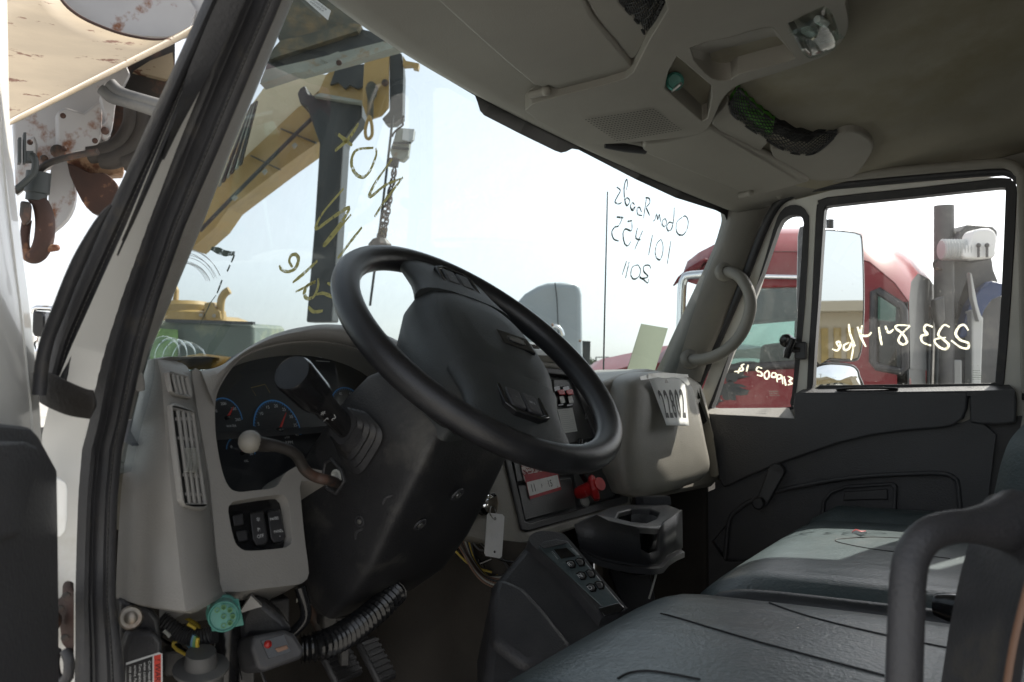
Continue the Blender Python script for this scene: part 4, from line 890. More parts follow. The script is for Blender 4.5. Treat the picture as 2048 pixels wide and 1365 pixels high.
for a, b, w, lab in ((676, 1318, .030, 'wide brake pedal'), (752, 1322, .020, 'narrow accelerator pedal')):
    c = sd_(a, b, 1.34); pn = V((0, -.8, .6)); pr2 = V((1, 0, 0)); pu2 = pn.cross(pr2)
    mb = MB(); mb.box(c, (w*2, .07, .012), (pr2, pu2, pn)); pd = mb.build('pedal', 'rubber', T, 30, bevel=.004); pd['label'] = lab
    for k in range(-3, 4): mb = MB(); mb.box(c+pu2*(k*.009)+pn*.007, (w*1.8, .004, .003), (pr2, pu2, pn)); mb.build('tread_rib', 'rubber', pd, 0)
    mb = MB(); mb.tube([c-pn*.006, c+V((0, .05, .06)), c+V((0, .09, .20))], .009, 8); mb.build('pedal_stem', 'dark_iron', pd, 60)
# under-dash clutter: brackets, ribbed heater hose, bolt plate
mb = MB(); mb.prism(trace([(240, 1200), (300, 1215), (320, 1240), (330, 1400), (240, 1400)], lambda a, b: sd_(a, b, .985)), V((.03, .05, 0))); KP = mb.build('kick_panel', 'black', T, 30, bevel=.006)
KP['label'] = 'dark kick panel with a stud and a red warning label'
mb = MB(); mb.prism(trace([(258, 1262), (310, 1262), (326, 1285), (326, 1400), (245, 1400), (245, 1300)], lambda a, b: sd_(a, b, .972)), V((.02, .04, 0))); mb.build('fuse_cover', 'black', KP, 30, bevel=.006)
mb = MB(); mb.lathe(sd_(262, 1236, .98), CAM-sd_(262, 1236, .98), [(.013, -.01), (.013, .0), (.011, .002), (.007, .002), (.007, .010), (.004, .012), (0, .012)], 16); mb.build('stud', 'worn_steel', KP, 40)
kf = lambda d: (lambda a, b: sd_(a, b, d))
mb = MB(); mb.face(trace([(252, 1326), (318, 1305), (325, 1308), (325, 1400), (250, 1400)], kf(.9705))); mb.build('warning_label', 'print_white', KP, 0)
mb = MB(); mb.face(trace([(252, 1331), (305, 1313), (305, 1400), (252, 1400)], kf(.9700))); mb.build('warning_text_field', 'warn_black', KP, 0)
mb = MB(); mb.face(trace([(308, 1312), (322, 1309), (322, 1400), (308, 1400)], kf(.9700))); mb.build('warning_band', 'warn_red', KP, 0)
o = kf(.9695)(315, 1350); text('! WARNING', .0085, o-UP*.006, -UP, RT, 'ink', KP, 'warning_lettering')
for i, ln in enumerate(('Crush hazard. Keep clear', 'when column moves.', 'Turn ignition off before', 'service. Failure to follow', 'may cause injury.')):
    text(ln, .0042, kf(.9694)(299-i*9.5, 1322+i*3), -UP, RT, 'print_white', KP, 'warning_lettering', align='LEFT')
mb = MB()
for a, b, w, h, d in ((660, 1230, 30, 60, 1.3), (690, 1290, 20, 90, 1.32), (640, 1195, 34, 12, 1.25), (700, 1240, 60, 10, 1.3), (350, 1330, 40, 50, 1.12), (480, 1360, 60, 40, 1.15), (560, 1225, 40, 50, 1.2)):
    mb = MB(); mb.prism([sd_(a-w/2, b-h/2, d), sd_(a+w/2, b-h/2-4, d), sd_(a+w/2, b+h/2, d), sd_(a-w/2, b+h/2, d)], V((.02, .03, 0))); mb.build('under_dash_bracket', 'pedestal', T, 30, bevel=.003)

mb = MB(); hp = smoothpts([sd_(a, b, 1.28) for a, b in ((600, 1185), (630, 1192), (655, 1180))], 8); mb.tube(hp, [.012 if i % 2 else .015 for i in range(len(hp))], 12); mb.build('duct_hose', 'wire_white', T, 30)
# copper and white wires hanging out beside the tunnel
W_ = []
for i in range(9):
    m = ['wire_brown', 'wire_white', 'wire_brown', 'black', 'wire_brown', 'wire_white', 'black', 'wire_yellow', 'black'][i]; j = i*5.0
    W_.append((m, 1.57+.004*i, [(908+j*.8, 1078), (925+j*.7, 1105+j*.5), (945+j*.9, 1140+j*.4), (968+j*.8, 1165-j*.4), (1000+j*.4, 1180-j)]))
wires(W_, T, .0019)
random.seed(21); W_ = []
for i in range(14):
    a, b = random.uniform(330, 470), random.uniform(1232, 1262); W_.append((random.choice(['black', 'black', 'wire_brown', 'wire_white', 'wire_blue', 'wire_yellow', 'wire_green', 'gloss_black']), 1.05+.01*i, [(a, b), (a+random.uniform(-20, 40), b+random.uniform(15, 40)), (a+random.uniform(-30, 60), b+random.uniform(30, 70)), (a+random.uniform(-10, 90), b+random.uniform(60, 130))]))
for i in range(8):
    a = random.uniform(870, 960); W_.append((random.choice(['black', 'wire_brown', 'wire_yellow', 'gloss_black', 'wire_blue']), 1.58+.01*i, [(a, 1076), (a+20, 1092+random.uniform(0, 20)), (a+50, 1098+random.uniform(0, 40)), (a+90, 1110+random.uniform(0, 60))]))
wires(W_, T, .0022)
# tunnel: brown-black engine cover with a highlight edge
mb = MB(); rows = []
for a, b0, b1 in ((700, 1190, 1400), (760, 1180, 1400), (815, 1120, 1400), (850, 1085, 1400), (905, 1070, 1400), (1000, 1080, 1400), (1080, 1090, 1400)):
    rows.append([sd_(a, b0+(b1-b0)*j/8, 1.74-.0004*(a-700)+.02*math.sin(a*.03)-.03*j/8) for j in range(9)])
mb.grid(rows); mb.build('engine_cover', 'carpet', T, 60)

# ================================================================== shift console
KN = V((-.42, -.42, .80)).normalized(); KP0 = sd_(1150, 1150, 1.40)
def sf(a, b, off=0.0): return onp(a, b, KP0+KN*off, KN)
ko = [(1058, 1078), (1066, 1067), (1085, 1062), (1120, 1066), (1136, 1076), (1180, 1128), (1248, 1208), (1252, 1218), (1240, 1226), (1206, 1236), (1196, 1230), (1130, 1150), (1070, 1096)]
mb = MB(); top_ = trace(ko, lambda a, b: sf(a, b, 0), 3); bot_ = [p+V((0, .02, -.05)) for p in top_]
mb.frustum(top_, bot_); SHF = mb.build('shift_selector', 'black_soft', T, 40, bevel=.005, seg=3); SHF['label'] = 'push button gear selector on a dark pedestal'
mb = MB(); body = [(985, 1165), (1040, 1100), (1062, 1072), (1130, 1150), (1200, 1234), (1250, 1222), (1265, 1300), (1100, 1440), (960, 1440), (975, 1280)]
A = [sf(a, b, -.012) for a, b in body]; mb.prism(A, V((.10, .10, -.25))); PED = mb.build('shift_pedestal', 'black_soft', T, 30, bevel=.014, seg=3)
mb = MB(); mb.prism([sf(a, b, .003) for a, b in ((992, 1150), (1020, 1158), (1050, 1172), (1090, 1215), (1150, 1290), (1120, 1320), (1050, 1330), (985, 1280), (980, 1200))], V((.04, .05, -.12))); mb.build('pedestal_cheek', 'black_soft', PED, 30, bevel=.012, seg=3)
kr = (sf(1145, 1083)-sf(1090, 1095)).normalized(); kr = (sf(1130, 1125)-sf(1098, 1130)).normalized(); ku = KN.cross(kr).normalized(); ku = ku if ku.dot(UP) > 0 else -ku
kd = (sf(1200, 1180)-sf(1120, 1085)).normalized(); kx = kd.cross(KN).normalized(); kx = kx if kx.dot(RT) > 0 else -kx
def kq(q, h0, h1, name, m, bev=.0015):
    mb = MB(); mb.frustum([sf(a, b, h1) for a, b in q], [sf(a, b, h0) for a, b in q]); return mb.build(name, m, SHF, 30, bevel=bev)
kq([(1076, 1094), (1134, 1082), (1240, 1206), (1204, 1214)], -.004, .0012, 'keypad_plate', 'vinyl')
kq([(1078, 1092), (1086, 1084), (1112, 1079), (1136, 1083), (1133, 1088), (1088, 1098)], 0, .006, 'hood', 'black_soft')
kq([(1108, 1099), (1133, 1096), (1152, 1113), (1122, 1118)], .0008, .0020, 'display', 'gloss_black', 0)
for x, y, s in ((1137, 1121, 'R'), (1170, 1161, 'N'), (1172, 1183, 'D')): pass
for a, b, s in ((1139, 1128, 'R'), (1160, 1151, 'N'), (1180, 1175, 'D'), (1157, 1124, ''), (1178, 1147, ''), (1196, 1170, '')):
    q = [(a-8, b-4), (a-2, b-8), (a+9, b-7), (a+14, b+2), (a+12, b+9), (a+2, b+10)]
    mb = MB(); mb.frustum([sf(x, y, .0018) for x, y in q], [sf(x, y, -.002) for x, y in q]); mb.build('button_well', 'gloss_black', SHF, 0)
    q2 = [(a+(x-a)*.72, b+(y-b)*.72) for x, y in q]; mb = MB(); mb.frustum([sf(x, y, .0055) for x, y in q2], [sf(x, y, .001) for x, y in q2]); mb.build('selector_button', 'black', SHF, 30, bevel=.0015)
    if s: text(s, .011, sf(a, b+1, .006), kx, -kd, 'print_white', SHF)
mb = MB()
for i in range(7): stroke_mb(mb, [sf(1103+i*1.8, 1104+i*2.4, .0016), sf(1106+i*1.8, 1103+i*2.4, .0016)], .0008, KN)
for i in range(7): stroke_mb(mb, [sf(1141+i*2, 1098+i*2, .0016), sf(1147+i*2, 1097+i*2, .0016)], .0008, KN)
mb.build('small_print', 'print_dim', SHF, 0, weld=False)
kq([(1196, 1216), (1238, 1205), (1250, 1216), (1240, 1226), (1208, 1234)], 0, .004, 'palm_rest', 'gloss_black', .002)

# ================================================================== cup holder tray
CZ = .848
def hz(a, b, z=CZ): return sz(a, b, z)
CHT = .855
def chz(a, b): return sz(a, b, CHT)
cd0 = 1.60
mb = MB()
wall_t = [(1196, 1020), (1208, 1030), (1262, 1046), (1300, 1050), (1340, 1034), (1358, 1018)]
front_t = px2([(1168, 1040), (1180, 1030), (1192, 1030), (1200, 1040), (1262, 1048), (1276, 1055), (1280, 1100)], 0, False)
# the wrap-around wall, traced along its rim and its foot
rim = [(1150, 1050), (1192, 1029), (1215, 1041), (1245, 1048), (1270, 1053), (1277, 1064), (1280, 1098), (1298, 1108), (1313, 1102), (1318, 1060), (1328, 1044), (1346, 1032), (1362, 1020)]
foot = [(1160, 1096), (1195, 1112), (1225, 1120), (1250, 1124), (1272, 1127), (1284, 1128), (1290, 1129), (1300, 1129), (1312, 1128), (1320, 1126), (1332, 1112), (1348, 1102), (1363, 1096)]
def chd(a): return 1.50+(a-1160)*.0004 if a < 1300 else 1.556+(a-1300)*.0022
R0 = [sd_(a, b, chd(a)) for a, b in rim]; F_ = [sd_(a, b, chd(a)) for a, b in foot]
inn = V((.03, .10, 0)).normalized()*.006
mb.grid([R0, F_]); CUP = mb.build('cup_holder', 'black', T, 30, solid=.005); CUP['label'] = 'black moulded cup holder tray below the bin'
ro = [(1150, 1050), (1192, 1028), (1262, 1010), (1300, 1006), (1330, 1008), (1364, 1018), (1346, 1032), (1328, 1044), (1316, 1060), (1300, 1062), (1272, 1054), (1245, 1049), (1215, 1042)]
rz = [sd_(a, b, chd(a)) for a, b in ro]; zt = sum(p.z for p in rz)/len(rz)
def chp(a, b): return sz(a, b, zt)
o3 = [sd_(a, b, chd(a)) for a, b in rim[:5]]
top_o = [sd_(1150, 1050, chd(1150)), sd_(1192, 1029, chd(1192)), sd_(1215, 1041, chd(1215)), sd_(1245, 1048, chd(1245)), sd_(1272, 1053, chd(1272)), sd_(1318, 1056, chd(1318)), sd_(1346, 1032, chd(1346)), sd_(1362, 1020, chd(1362)), sd_(1330, 1007, 1.86), sd_(1262, 1009, 1.84), sd_(1220, 1015, 1.76)]
well = [sd_(a, b, d) for a, b, d in ((1232, 1036, 1.58), (1262, 1044, 1.58), (1292, 1046, 1.60), (1312, 1038, 1.64), (1318, 1026, 1.70), (1300, 1018, 1.76), (1262, 1018, 1.76), (1238, 1024, 1.70))]
plate('tray_top', top_o, [well], V((0, 0, -.012)), 'black', CUP, bevel=.003)
mb = MB(); wc_ = sum(well, V())/len(well); mb.grid([[wc_+(p-wc_)*1.0+V((0, 0, -.010)) for p in well], [wc_+(p-wc_)*.86+V((0, 0, -.095)) for p in well]], True, False, True); mb.build('cup_well', 'gloss_black', CUP, 40)
mb = MB(); mb.grid([[p+V((0, 0, z)) for p in F_] for z in (.012, -.004)]+[[p+V((-.006, -.008, -.006)) for p in F_], [p+V((-.006, -.008, -.016)) for p in F_]]); mb.build('tray_lip', 'black', CUP, 40)
mb = MB(); ff = [p+V((0, 0, .004)) for p in F_]+[sd_(1364, 1085, 1.9), sd_(1250, 1085, 1.9), sd_(1160, 1085, 1.7)]; mb.face(ff); mb.build('tray_floor', 'black', CUP, 0)
mb = MB(); mb.prism([sd_(a, b, 1.84) for a, b in ((1286, 994), (1342, 992), (1345, 1012), (1290, 1014))], V((.0, .02, 0))); mb.build('latch_bracket', 'black', T, 0, bevel=.003)
mb = MB(); mb.tube(smoothpts([sd_(a, b, 1.6) for a, b in ((1316, 1128), (1312, 1150), (1305, 1175), (1298, 1198))], 4), .002, 6); mb.build('wire', 'wire_white', T, 60)
# dark fittings on the tunnel below the tray
mb = MB()
for q in ([(1215, 1130), (1300, 1140), (1320, 1250), (1260, 1260)], [(1225, 1150), (1262, 1160), (1275, 1190), (1240, 1195)]): mb.prism([sd_(a, b, 1.66) for a, b in q], V((.03, .02, 0)))
mb.build('tunnel_fitting', 'black', T, 0, bevel=.004)

# ================================================================== seats
def cushion(name, x0, x1, y0, y1, z, th, par, mt, r=.05, crown=.015, nx=14, ny=14, back_round=True):
    """padded cushion: rounded box lofted from rows, crowned top"""
    mb = MB(); rows = []
    def sect(u):   # across x at fraction u of depth y
        y = y0+(y1-y0)*u; row = []
        ef = min(1, u/.16); k = math.sqrt(max(0, 1-(1-ef)**2)) if u < .16 else 1
        top = z-r*1.2*(1-k)
        for i in range(nx+1):
            s = i/nx; e = min(s, 1-s)/.10; kk = math.sqrt(max(0, 1-(1-min(1, e))**2))
            row.append(V((x0+(x1-x0)*s, y, top-r*(1-kk)+crown*math.sin(math.pi*s)*math.sin(math.pi*min(1, u*1.2)))))
        return row
    top = [sect(u) for u in [0, .015, .04, .08, .12, .16]+[.16+.84*i/(ny-1) for i in range(1, ny)]]
    full = []
    for r_ in top:
        b = z-th; full.append([V((r_[0].x, r_[0].y, b))]+r_+[V((r_[-1].x, r_[-1].y, b))])
    first = [V((p.x, p.y, z-th)) for p in full[0]]; mb.grid([first]+full); return mb.build(name, mt, par, 60)
SEAT = cushion('driver_seat', -.74, -.20, -.122, -.80, .705, .13, T, 'vinyl', .055); SEAT['label'] = 'blue black vinyl driver seat cushion with stitched seams'
SEAT2 = cushion('passenger_seat', .00, .86, -.12, -.80, .672, .13, T, 'vinyl', .05); SEAT2['label'] = 'blue black vinyl passenger bench cushion with a patch of sun'
def seat_z(a, b, z): return sz(a, b, z)
def on_cushion(a, b, box):
    x0, x1, y0, y1, z, r, crown = box; h = z
    for _ in range(6):
        p = sz(a, b, h); s = min(1, max(0, (p.x-x0)/(x1-x0))); u = min(1, max(0, (p.y-y0)/(y1-y0)))
        ef = min(1, u/.16); k = math.sqrt(max(0, 1-(1-ef)**2)); e = min(1, min(s, 1-s)/.10); kk = math.sqrt(max(0, 1-(1-e)**2))
        h = z-r*1.2*(1-k)-r*(1-kk)+crown*math.sin(math.pi*s)*math.sin(math.pi*min(1, u*1.2))
    return sz(a, b, h)
def seams(paths, box, par, r=.0016):
    for pts in paths:
        q = [on_cushion(p[0], p[1], box) for p in px2(pts, 6, False)]; mb = MB(); mb.tube(q, r, 6); mb.build('seam', 'seam', par, 60)
        mb = MB()
        for i in range(len(q)-1):
            d = q[i+1]-q[i]; s = d.cross(V((0, 0, 1))).normalized(); n = max(1, int(d.length/.006))
            for j in range(n): o = q[i]+d*((j+.2)/n)+s*.0045+V((0, 0, .0005)); stroke_mb(mb, [o, o+d*(.55/n)], .0011, V((0, 0, 1)))
        tag(mb.build('stitching', 'worn_seam', par, 0, weld=False), kind='stuff')
seams([[(1494, 1178), (1510, 1192), (1560, 1215), (1640, 1240), (1773, 1272), (1900, 1298)], [(1322, 1228), (1345, 1234), (1400, 1250), (1500, 1280), (1640, 1318), (1768, 1352)], [(1236, 1358), (1262, 1346), (1310, 1344), (1400, 1360)]], (-.74, -.20, -.122, -.80, .705, .055, .015), SEAT)
seams([[(1690, 1078), (1672, 1080), (1680, 1086), (1740, 1098), (1820, 1108), (1900, 1118)], [(1690, 1078), (1740, 1075), (1800, 1077), (1860, 1080)]], (.00, .86, -.12, -.80, .672, .05, .015), SEAT2, .0013)
# piping roll along the passenger cushion's near edge and its dark side
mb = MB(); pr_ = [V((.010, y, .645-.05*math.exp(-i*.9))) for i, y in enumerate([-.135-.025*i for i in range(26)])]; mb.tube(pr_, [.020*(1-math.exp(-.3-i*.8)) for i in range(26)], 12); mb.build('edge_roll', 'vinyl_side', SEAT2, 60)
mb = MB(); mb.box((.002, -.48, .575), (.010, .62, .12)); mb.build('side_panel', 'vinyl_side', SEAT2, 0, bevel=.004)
mb = MB(); mb.box((-.47, -.46, .545), (.48, .62, .05)); mb.build('seat_pan', 'black', SEAT, 0, bevel=.01)
mb = MB(); mb.box((-.47, -.46, .26), (.34, .4, .52)); mb.build('seat_pedestal', 'black', SEAT, 0, bevel=.02)
mb = MB(); mb.box((.43, -.46, .27), (.8, .6, .54)); mb.build('bench_base', 'black', SEAT2, 0, bevel=.02)
# bolster lifting the bench beside the door
mb = MB(); rows = [[V((x, y, z)) for x, z in ((.74, .665), (.78, .690), (.83, .700), (.88, .695), (.90, .66))] for y in (-.16, -.22, -.4, -.6, -.82)]
for p in rows[0]: p.z -= .035
mb.grid(rows); mb.build('bolster', 'vinyl', SEAT2, 60)
# backrests (out of frame except the far corner)
def backrest(x0, x1, yb, z0, z1, par):
    mb = MB(); rows = []
    for i in range(13):
        t = i/12; z = z0+(z1-z0)*t; y = yb-.16*t; k = .10
        rows.append([V((x0+(x1-x0)*s, y+.03*math.sin(math.pi*s)-(.04*(1-min(1, min(s, 1-s)/.08))**2), z)) for s in [0, .02, .05, .1, .2, .35, .5, .65, .8, .9, .95, .98, 1]])
    mb.grid(rows); return mb.build('backrest', 'vinyl', par, 60, solid=.10)
backrest(.04, .86, -.78, .60, 1.16, SEAT2); backrest(-.74, -.22, -.82, .62, 1.2, SEAT)
mb = MB(); q = [sx(a, b, .80) for a, b in ((2048, 848), (2020, 880), (2004, 920), (1994, 960), (1985, 1002))]; A = smoothpts(q, 4); mb.grid([A, [p+V((-.02, -.025, 0)) for p in A], [p+V((-.04, -.09, 0)) for p in A], [p+V((-.04, -.3, 0)) for p in A]]); mb.build('backrest_side', 'vinyl', SEAT2, 60)
# buckle in the gap between the seats
mb = MB(); mb.tube(smoothpts([sz(a, b, .70) for a, b in ((1870, 1210), (1900, 1215), (1950, 1226))], 5), [.014+.001*i for i in range(11)], 12); mb.build('seat_belt_buckle', 'gloss_black', T, 60)
# red and white scrap on the bench
mb = MB(); o = sz(1722, 1068, .692); mb.tube([o+V((-.006, .016, .002)), o+V((-.003, .010, .004)), o, o+V((.003, -.010, .004))], [.002, .0055, .006, .003], 8); WRp = mb
wr = WRp.build('candy_wrapper', ['red_plastic', 'paper'], None, 60); tag(wr, 'tiny red and white wrapper lying on the passenger seat', 'wrapper')
for i, p in enumerate(wr.data.polygons): p.material_index = 1 if (i % 8) in (1, 2, 3) else 0

# ---- grab handle and seal at the rear of the driver door opening (closest to the eye)
mb = MB(); gh = smoothpts([sd_(a, b, d) for a, b, d in ((1806, 1480, .60), (1808, 1365, .60), (1812, 1250, .605), (1816, 1160, .61), (1826, 1110, .615), (1852, 1074, .62), (1895, 1056, .63), (1945, 1052, .64), (1990, 1050, .65), (2030, 1046, .66))], 6)
k = len(gh); mb.tube(gh, [.0118 if i < k*.72 else .0118+.014*((i-k*.72)/(k*.28))**1.5 for i in range(k)], 18); GH = mb.build('grab_handle', 'black_soft', T, 60); GH['label'] = 'thick black grab handle at the rear edge of the door opening'
A = [(2070, 1010), (2040, 1025), (2012, 1100), (1985, 1200), (1965, 1300), (1945, 1430)]; B = [(2150, 1010), (2120, 1050), (2090, 1130), (2065, 1220), (2045, 1300), (2025, 1430)]
mb = MB(); PA = [sd_(a, b, .66) for a, b in px2(A, 4, False)]; PB = [sd_(a, b, .60) for a, b in px2(B, 4, False)]
mb.grid([[p*(1-t)+q*t-FW*h for p, q in zip(PA, PB)] for t, h in ((0, -.05), (0, 0), (.12, .008), (.3, .010), (.45, .004), (.5, .003), (.55, .010), (.62, .012), (.68, .008), (.75, .004), (1, .004))]); mb.build('door_seal', 'rubber', T, 50)
mb = MB(); mb.tube([p*.42+q*.58-FW*.012 for p, q in zip(PA, PB)], .0045, 8); mb.build('seal_bead', 'wire_brown', T, 60)
# ================================================================== passenger door
PN = V((-1, 0, -.13)).normalized(); PP = V((.905, 0, 1.0))
def pf_(off): return lambda a, b: onp(a, b, PP+PN*off, PN)          # off > 0 into the cab
fr_o = [(1398, 800), (1412, 760), (1440, 680), (1475, 590), (1508, 505), (1528, 458), (1545, 428), (1566, 405), (1592, 391), (1620, 384), (1795, 368), (1980, 355), (2010, 356), (2030, 366), (2040, 388), (2045, 609), (2052, 800), (2052, 860), (1400, 860)]
vent_o = px2([(1416, 818), (1420, 806), (1461, 702), (1513, 572), (1546, 461), (1561, 424), (1580, 411), (1602, 413), (1615, 428), (1618, 454), (1610, 609), (1592, 787), (1584, 812), (1575, 822), (1425, 824)], 2)
main_o = px2([(1614, 774), (1624, 600), (1632, 430), (1637, 408), (1654, 395), (1830, 376), (2000, 357), (2024, 362), (2034, 385), (2022, 600), (2008, 770), (2000, 774), (1800, 778), (1630, 782)], 2)
DOOR = plate('passenger_door', trace(fr_o, pf_(.0)), [[pf_(0)(p[0], p[1]) for p in vent_o], [pf_(0)(p[0], p[1]) for p in main_o]], V((.05, 0, 0)), 'frame_paint', T, bevel=.004, seg=2)
DOOR['label'] = 'passenger door, white frame around two panes, black lower panel'
vent_g = px2([(1424, 812), (1430, 798), (1480, 646), (1524, 548), (1555, 458), (1570, 436), (1586, 430), (1601, 432), (1607, 445), (1606, 462), (1598, 591), (1587, 758), (1580, 806), (1570, 816), (1440, 819)], 2)
main_g = px2([(1626, 769), (1637, 600), (1648, 428), (1651, 417), (1661, 411), (1830, 393), (2000, 375), (2010, 379), (2011, 390), (2002, 600), (1990, 764), (1980, 767), (1800, 769), (1640, 771)], 2)
for ol, il in ((vent_o, vent_g), (main_o, main_g)):
    mb = MB(); O = [pf_(.003)(p[0], p[1]) for p in ol]; n = len(ol)
    # resample inner outline to match by angle along the outline
    plate('window_seal', O, [[pf_(.003)(p[0], p[1]) for p in il]], V((.035, 0, 0)), 'rubber', DOOR, bevel=.002)
mb = MB(); mb.face([pf_(-.022)(p[0], p[1]) for p in main_o]); G1 = mb.build('door_window', 'side_glass', DOOR, 0)
mb = MB(); mb.face([pf_(-.022)(p[0], p[1]) for p in vent_o]); G2 = mb.build('vent_window', 'vent_glass', DOOR, 0)
S8 = 2.698
writing('window_writing', [
    [(1583, 840), (1560, 810), (1530, 822), (1515, 860), (1540, 892), (1582, 908), (1580, 936), (1540, 930), (1490, 893)],
    [(1482, 822), (1450, 812), (1420, 862), (1450, 890), (1477, 918), (1458, 941), (1420, 925), (1402, 890), (1462, 878)],
    [(1392, 822), (1355, 810), (1345, 838), (1362, 860), (1330, 870), (1336, 903), (1382, 922)],
    [(1268, 814), (1205, 812), (1190, 826), (1230, 860), (1252, 900), (1230, 916), (1206, 896), (1222, 860), (1268, 816)],
    [(1135, 815), (1152, 852), (1180, 834)], [(1100, 822), (1108, 880), (1116, 920)],
    [(1060, 850), (1040, 868), (1005, 862), (1010, 812)], [(985, 820), (1005, 880), (1030, 928)],
    [(938, 805), (945, 860), (972, 925)],
    [(848, 940), (875, 948), (892, 925), (888, 903), (872, 905), (884, 930)], [(940, 905), (912, 920), (915, 945), (938, 938), (955, 905), (962, 930), (950, 1000)],
], pf_(-.0205), .0062, PN, 'pen_cream', DOOR, 5, 1350, 350, S8)
writing('window_writing', [
    [(608, 1088), (632, 1100), (615, 1112), (632, 1126), (608, 1134)], [(588, 1088), (598, 1138)],
    [(575, 1082), (555, 1080), (552, 1100), (572, 1098), (576, 1084), (582, 1130)], [(545, 1070), (525, 1070), (522, 1090), (542, 1090), (546, 1072), (552, 1120)],
    [(500, 1055), (482, 1075), (488, 1100), (505, 1095), (508, 1070), (498, 1055)], [(470, 1045), (448, 1038), (440, 1055), (465, 1068), (470, 1085), (442, 1080)],
    [(395, 1025), (385, 1062)], [(375, 1022), (358, 1030), (368, 1052), (345, 1060), (320, 1062)], [(352, 1040), (340, 1072)],
], pf_(-.0205), .0050, PN, 'pen_cream', DOOR, 4, 1350, 350, S8)
mb = MB()
for i in range(6): stroke_mb(mb, [pf_(-.0205)(1945, 742+i*3.4), pf_(-.0205)(1966-random.uniform(0, 6), 741.5+i*3.4)], .0014, PN)
for i in range(3): stroke_mb(mb, [pf_(-.0205)(1538, 783+i*4), pf_(-.0205)(1560-random.uniform(0, 5), 783+i*4)], .0014, PN)
mb.build('glass_etching', 'pen_dark', DOOR, 0, weld=False)
# vent latch with thumb turn
mb = MB(); mb.box(pf_(.012)(1601, 702), (.016, .03, .045)); la = mb.build('vent_latch', 'black', DOOR, 30, bevel=.004)
mb = MB(); mb.lathe(pf_(.02)(1572, 682), PN, [(.016, -.02), (.017, 0), (.012, .004), (0, .004)], 16); mb.tube([pf_(.03)(a, b) for a, b in ((1573, 716), (1576, 704), (1582, 690), (1587, 676))], [.008, .011, .009, .010], 10)
mb.tube([pf_(.02)(1585, 700), pf_(.014)(1600, 700)], .008, 8); mb.build('latch_turn', 'gloss_black', DOOR, 40)
# ---- black inner panel: upper slab, lower slab set back, pocket with handle
def xf(x): return lambda a, b: sx(a, b, x)
up = px2([(1413, 827), (1589, 836), (1586, 815), (1588, 792), (1596, 785), (1800, 783.5), (1936, 782), (1934, 818), (1926, 838), (1904, 853), (1880, 857), (1804, 863), (1740, 872), (1673, 888), (1556, 929), (1500, 952), (1448, 976), (1436, 960), (1420, 880)], 0)
mb = MB(); mb.prism([xf(.865)(p[0], p[1]) for p in up], V((.04, 0, 0))); UPN = mb.build('upper_panel', 'door_black', DOOR, 30, bevel=.005, seg=3)
mb = MB(); mb.prism([xf(.869)(a, b) for a, b in ((1939, 782), (2030, 780), (2034, 800), (2032, 846), (1996, 850), (1962, 849), (1940, 846))], V((.04, 0, 0))); mb.build('rear_panel', 'door_black', DOOR, 30, bevel=.005, seg=3)
lowp = [(1448, 970), (1500, 946), (1556, 923), (1673, 882), (1740, 866), (1804, 857), (1880, 851), (1925, 846), (1950, 834), (1975, 855), (1992, 870), (1975, 1010), (1990, 1300), (1400, 1400), (1380, 1000)]
pocket = [(1450, 1122), (1458, 1043), (1478, 1017), (1507, 1000), (1576, 977), (1706, 955), (1836, 947), (1890, 948), (1908, 956), (1916, 970), (1922, 1045), (1922, 1122)]
plate('lower_panel', trace(lowp, xf(.885)), [trace(pocket, xf(.885), 2)], V((.03, 0, 0)), 'door_black', DOOR, bevel=.005, seg=2)
mb = MB(); mb.prism(trace([(1430, 940), (1940, 930), (1950, 1200), (1430, 1200)], xf(.905)), V((.02, 0, 0))); mb.build('pocket_back', 'door_black', DOOR, 0)
mb = MB(); mb.tube(trace([(1450, 1118), (1458, 1043), (1478, 1017), (1507, 1000), (1576, 977), (1706, 955), (1836, 947), (1890, 948), (1908, 956), (1916, 970), (1921, 1030)], xf(.886), 4, False), .006, 8); mb.build('pocket_lip', 'door_black', DOOR, 60)
# door release recess
rc = [(1648, 1030), (1650, 1005), (1664, 988), (1690, 978), (1780, 972), (1786, 978), (1784, 1030)]
plate('handle_bezel', trace([(1640, 1036), (1643, 1002), (1660, 982), (1690, 971), (1785, 965), (1794, 972), (1792, 1036)], xf(.893)), [trace(rc, xf(.893))], V((.03, 0, 0)), 'door_black', DOOR, bevel=.003)
mb = MB(); mb.prism(trace([(1688, 984), (1775, 978), (1776, 1000), (1686, 1002)], xf(.899)), V((.006, 0, 0))); mb.build('release_handle', 'black', DOOR, 30, bevel=.003)
# sills: tops of the panel, the vent sill in a paler colour
mb = MB(); A = [xf(.866)(a, b) for a, b in ((1588, 789), (1596, 786), (1800, 784), (1934, 782), (2030, 780))]; B = [xf(.905)(a, b) for a, b in ((1606, 779), (1621, 777.5), (1800, 774), (1934, 771), (2018, 769.5))]
mb.grid([[p+V((0, 0, -.012)) for p in A], A, B]); mb.build('sill', 'door_black', DOOR, 30)
mb = MB(); A = [xf(.866)(a, b) for a, b in ((1404, 826), (1430, 829), (1500, 832), (1589, 837))]; B = [xf(.905)(a, b) for a, b in ((1420, 818), (1435, 817), (1500, 816.5), (1578, 816))]
mb.grid([[p+V((0, 0, -.02)) for p in A], A, B]); mb.build('vent_sill', 'taupe', DOOR, 30)
mb = MB(); mb.tube([xf(.866)(a, b)+V((.01, 0, .001)) for a, b in px2([(1672, 781), (1700, 778.5), (1760, 777.5), (1795, 779.5), (1770, 783), (1700, 784)], 4)], .0032, 6, True); mb.build('pull_slot', 'gloss_black', DOOR, 60)
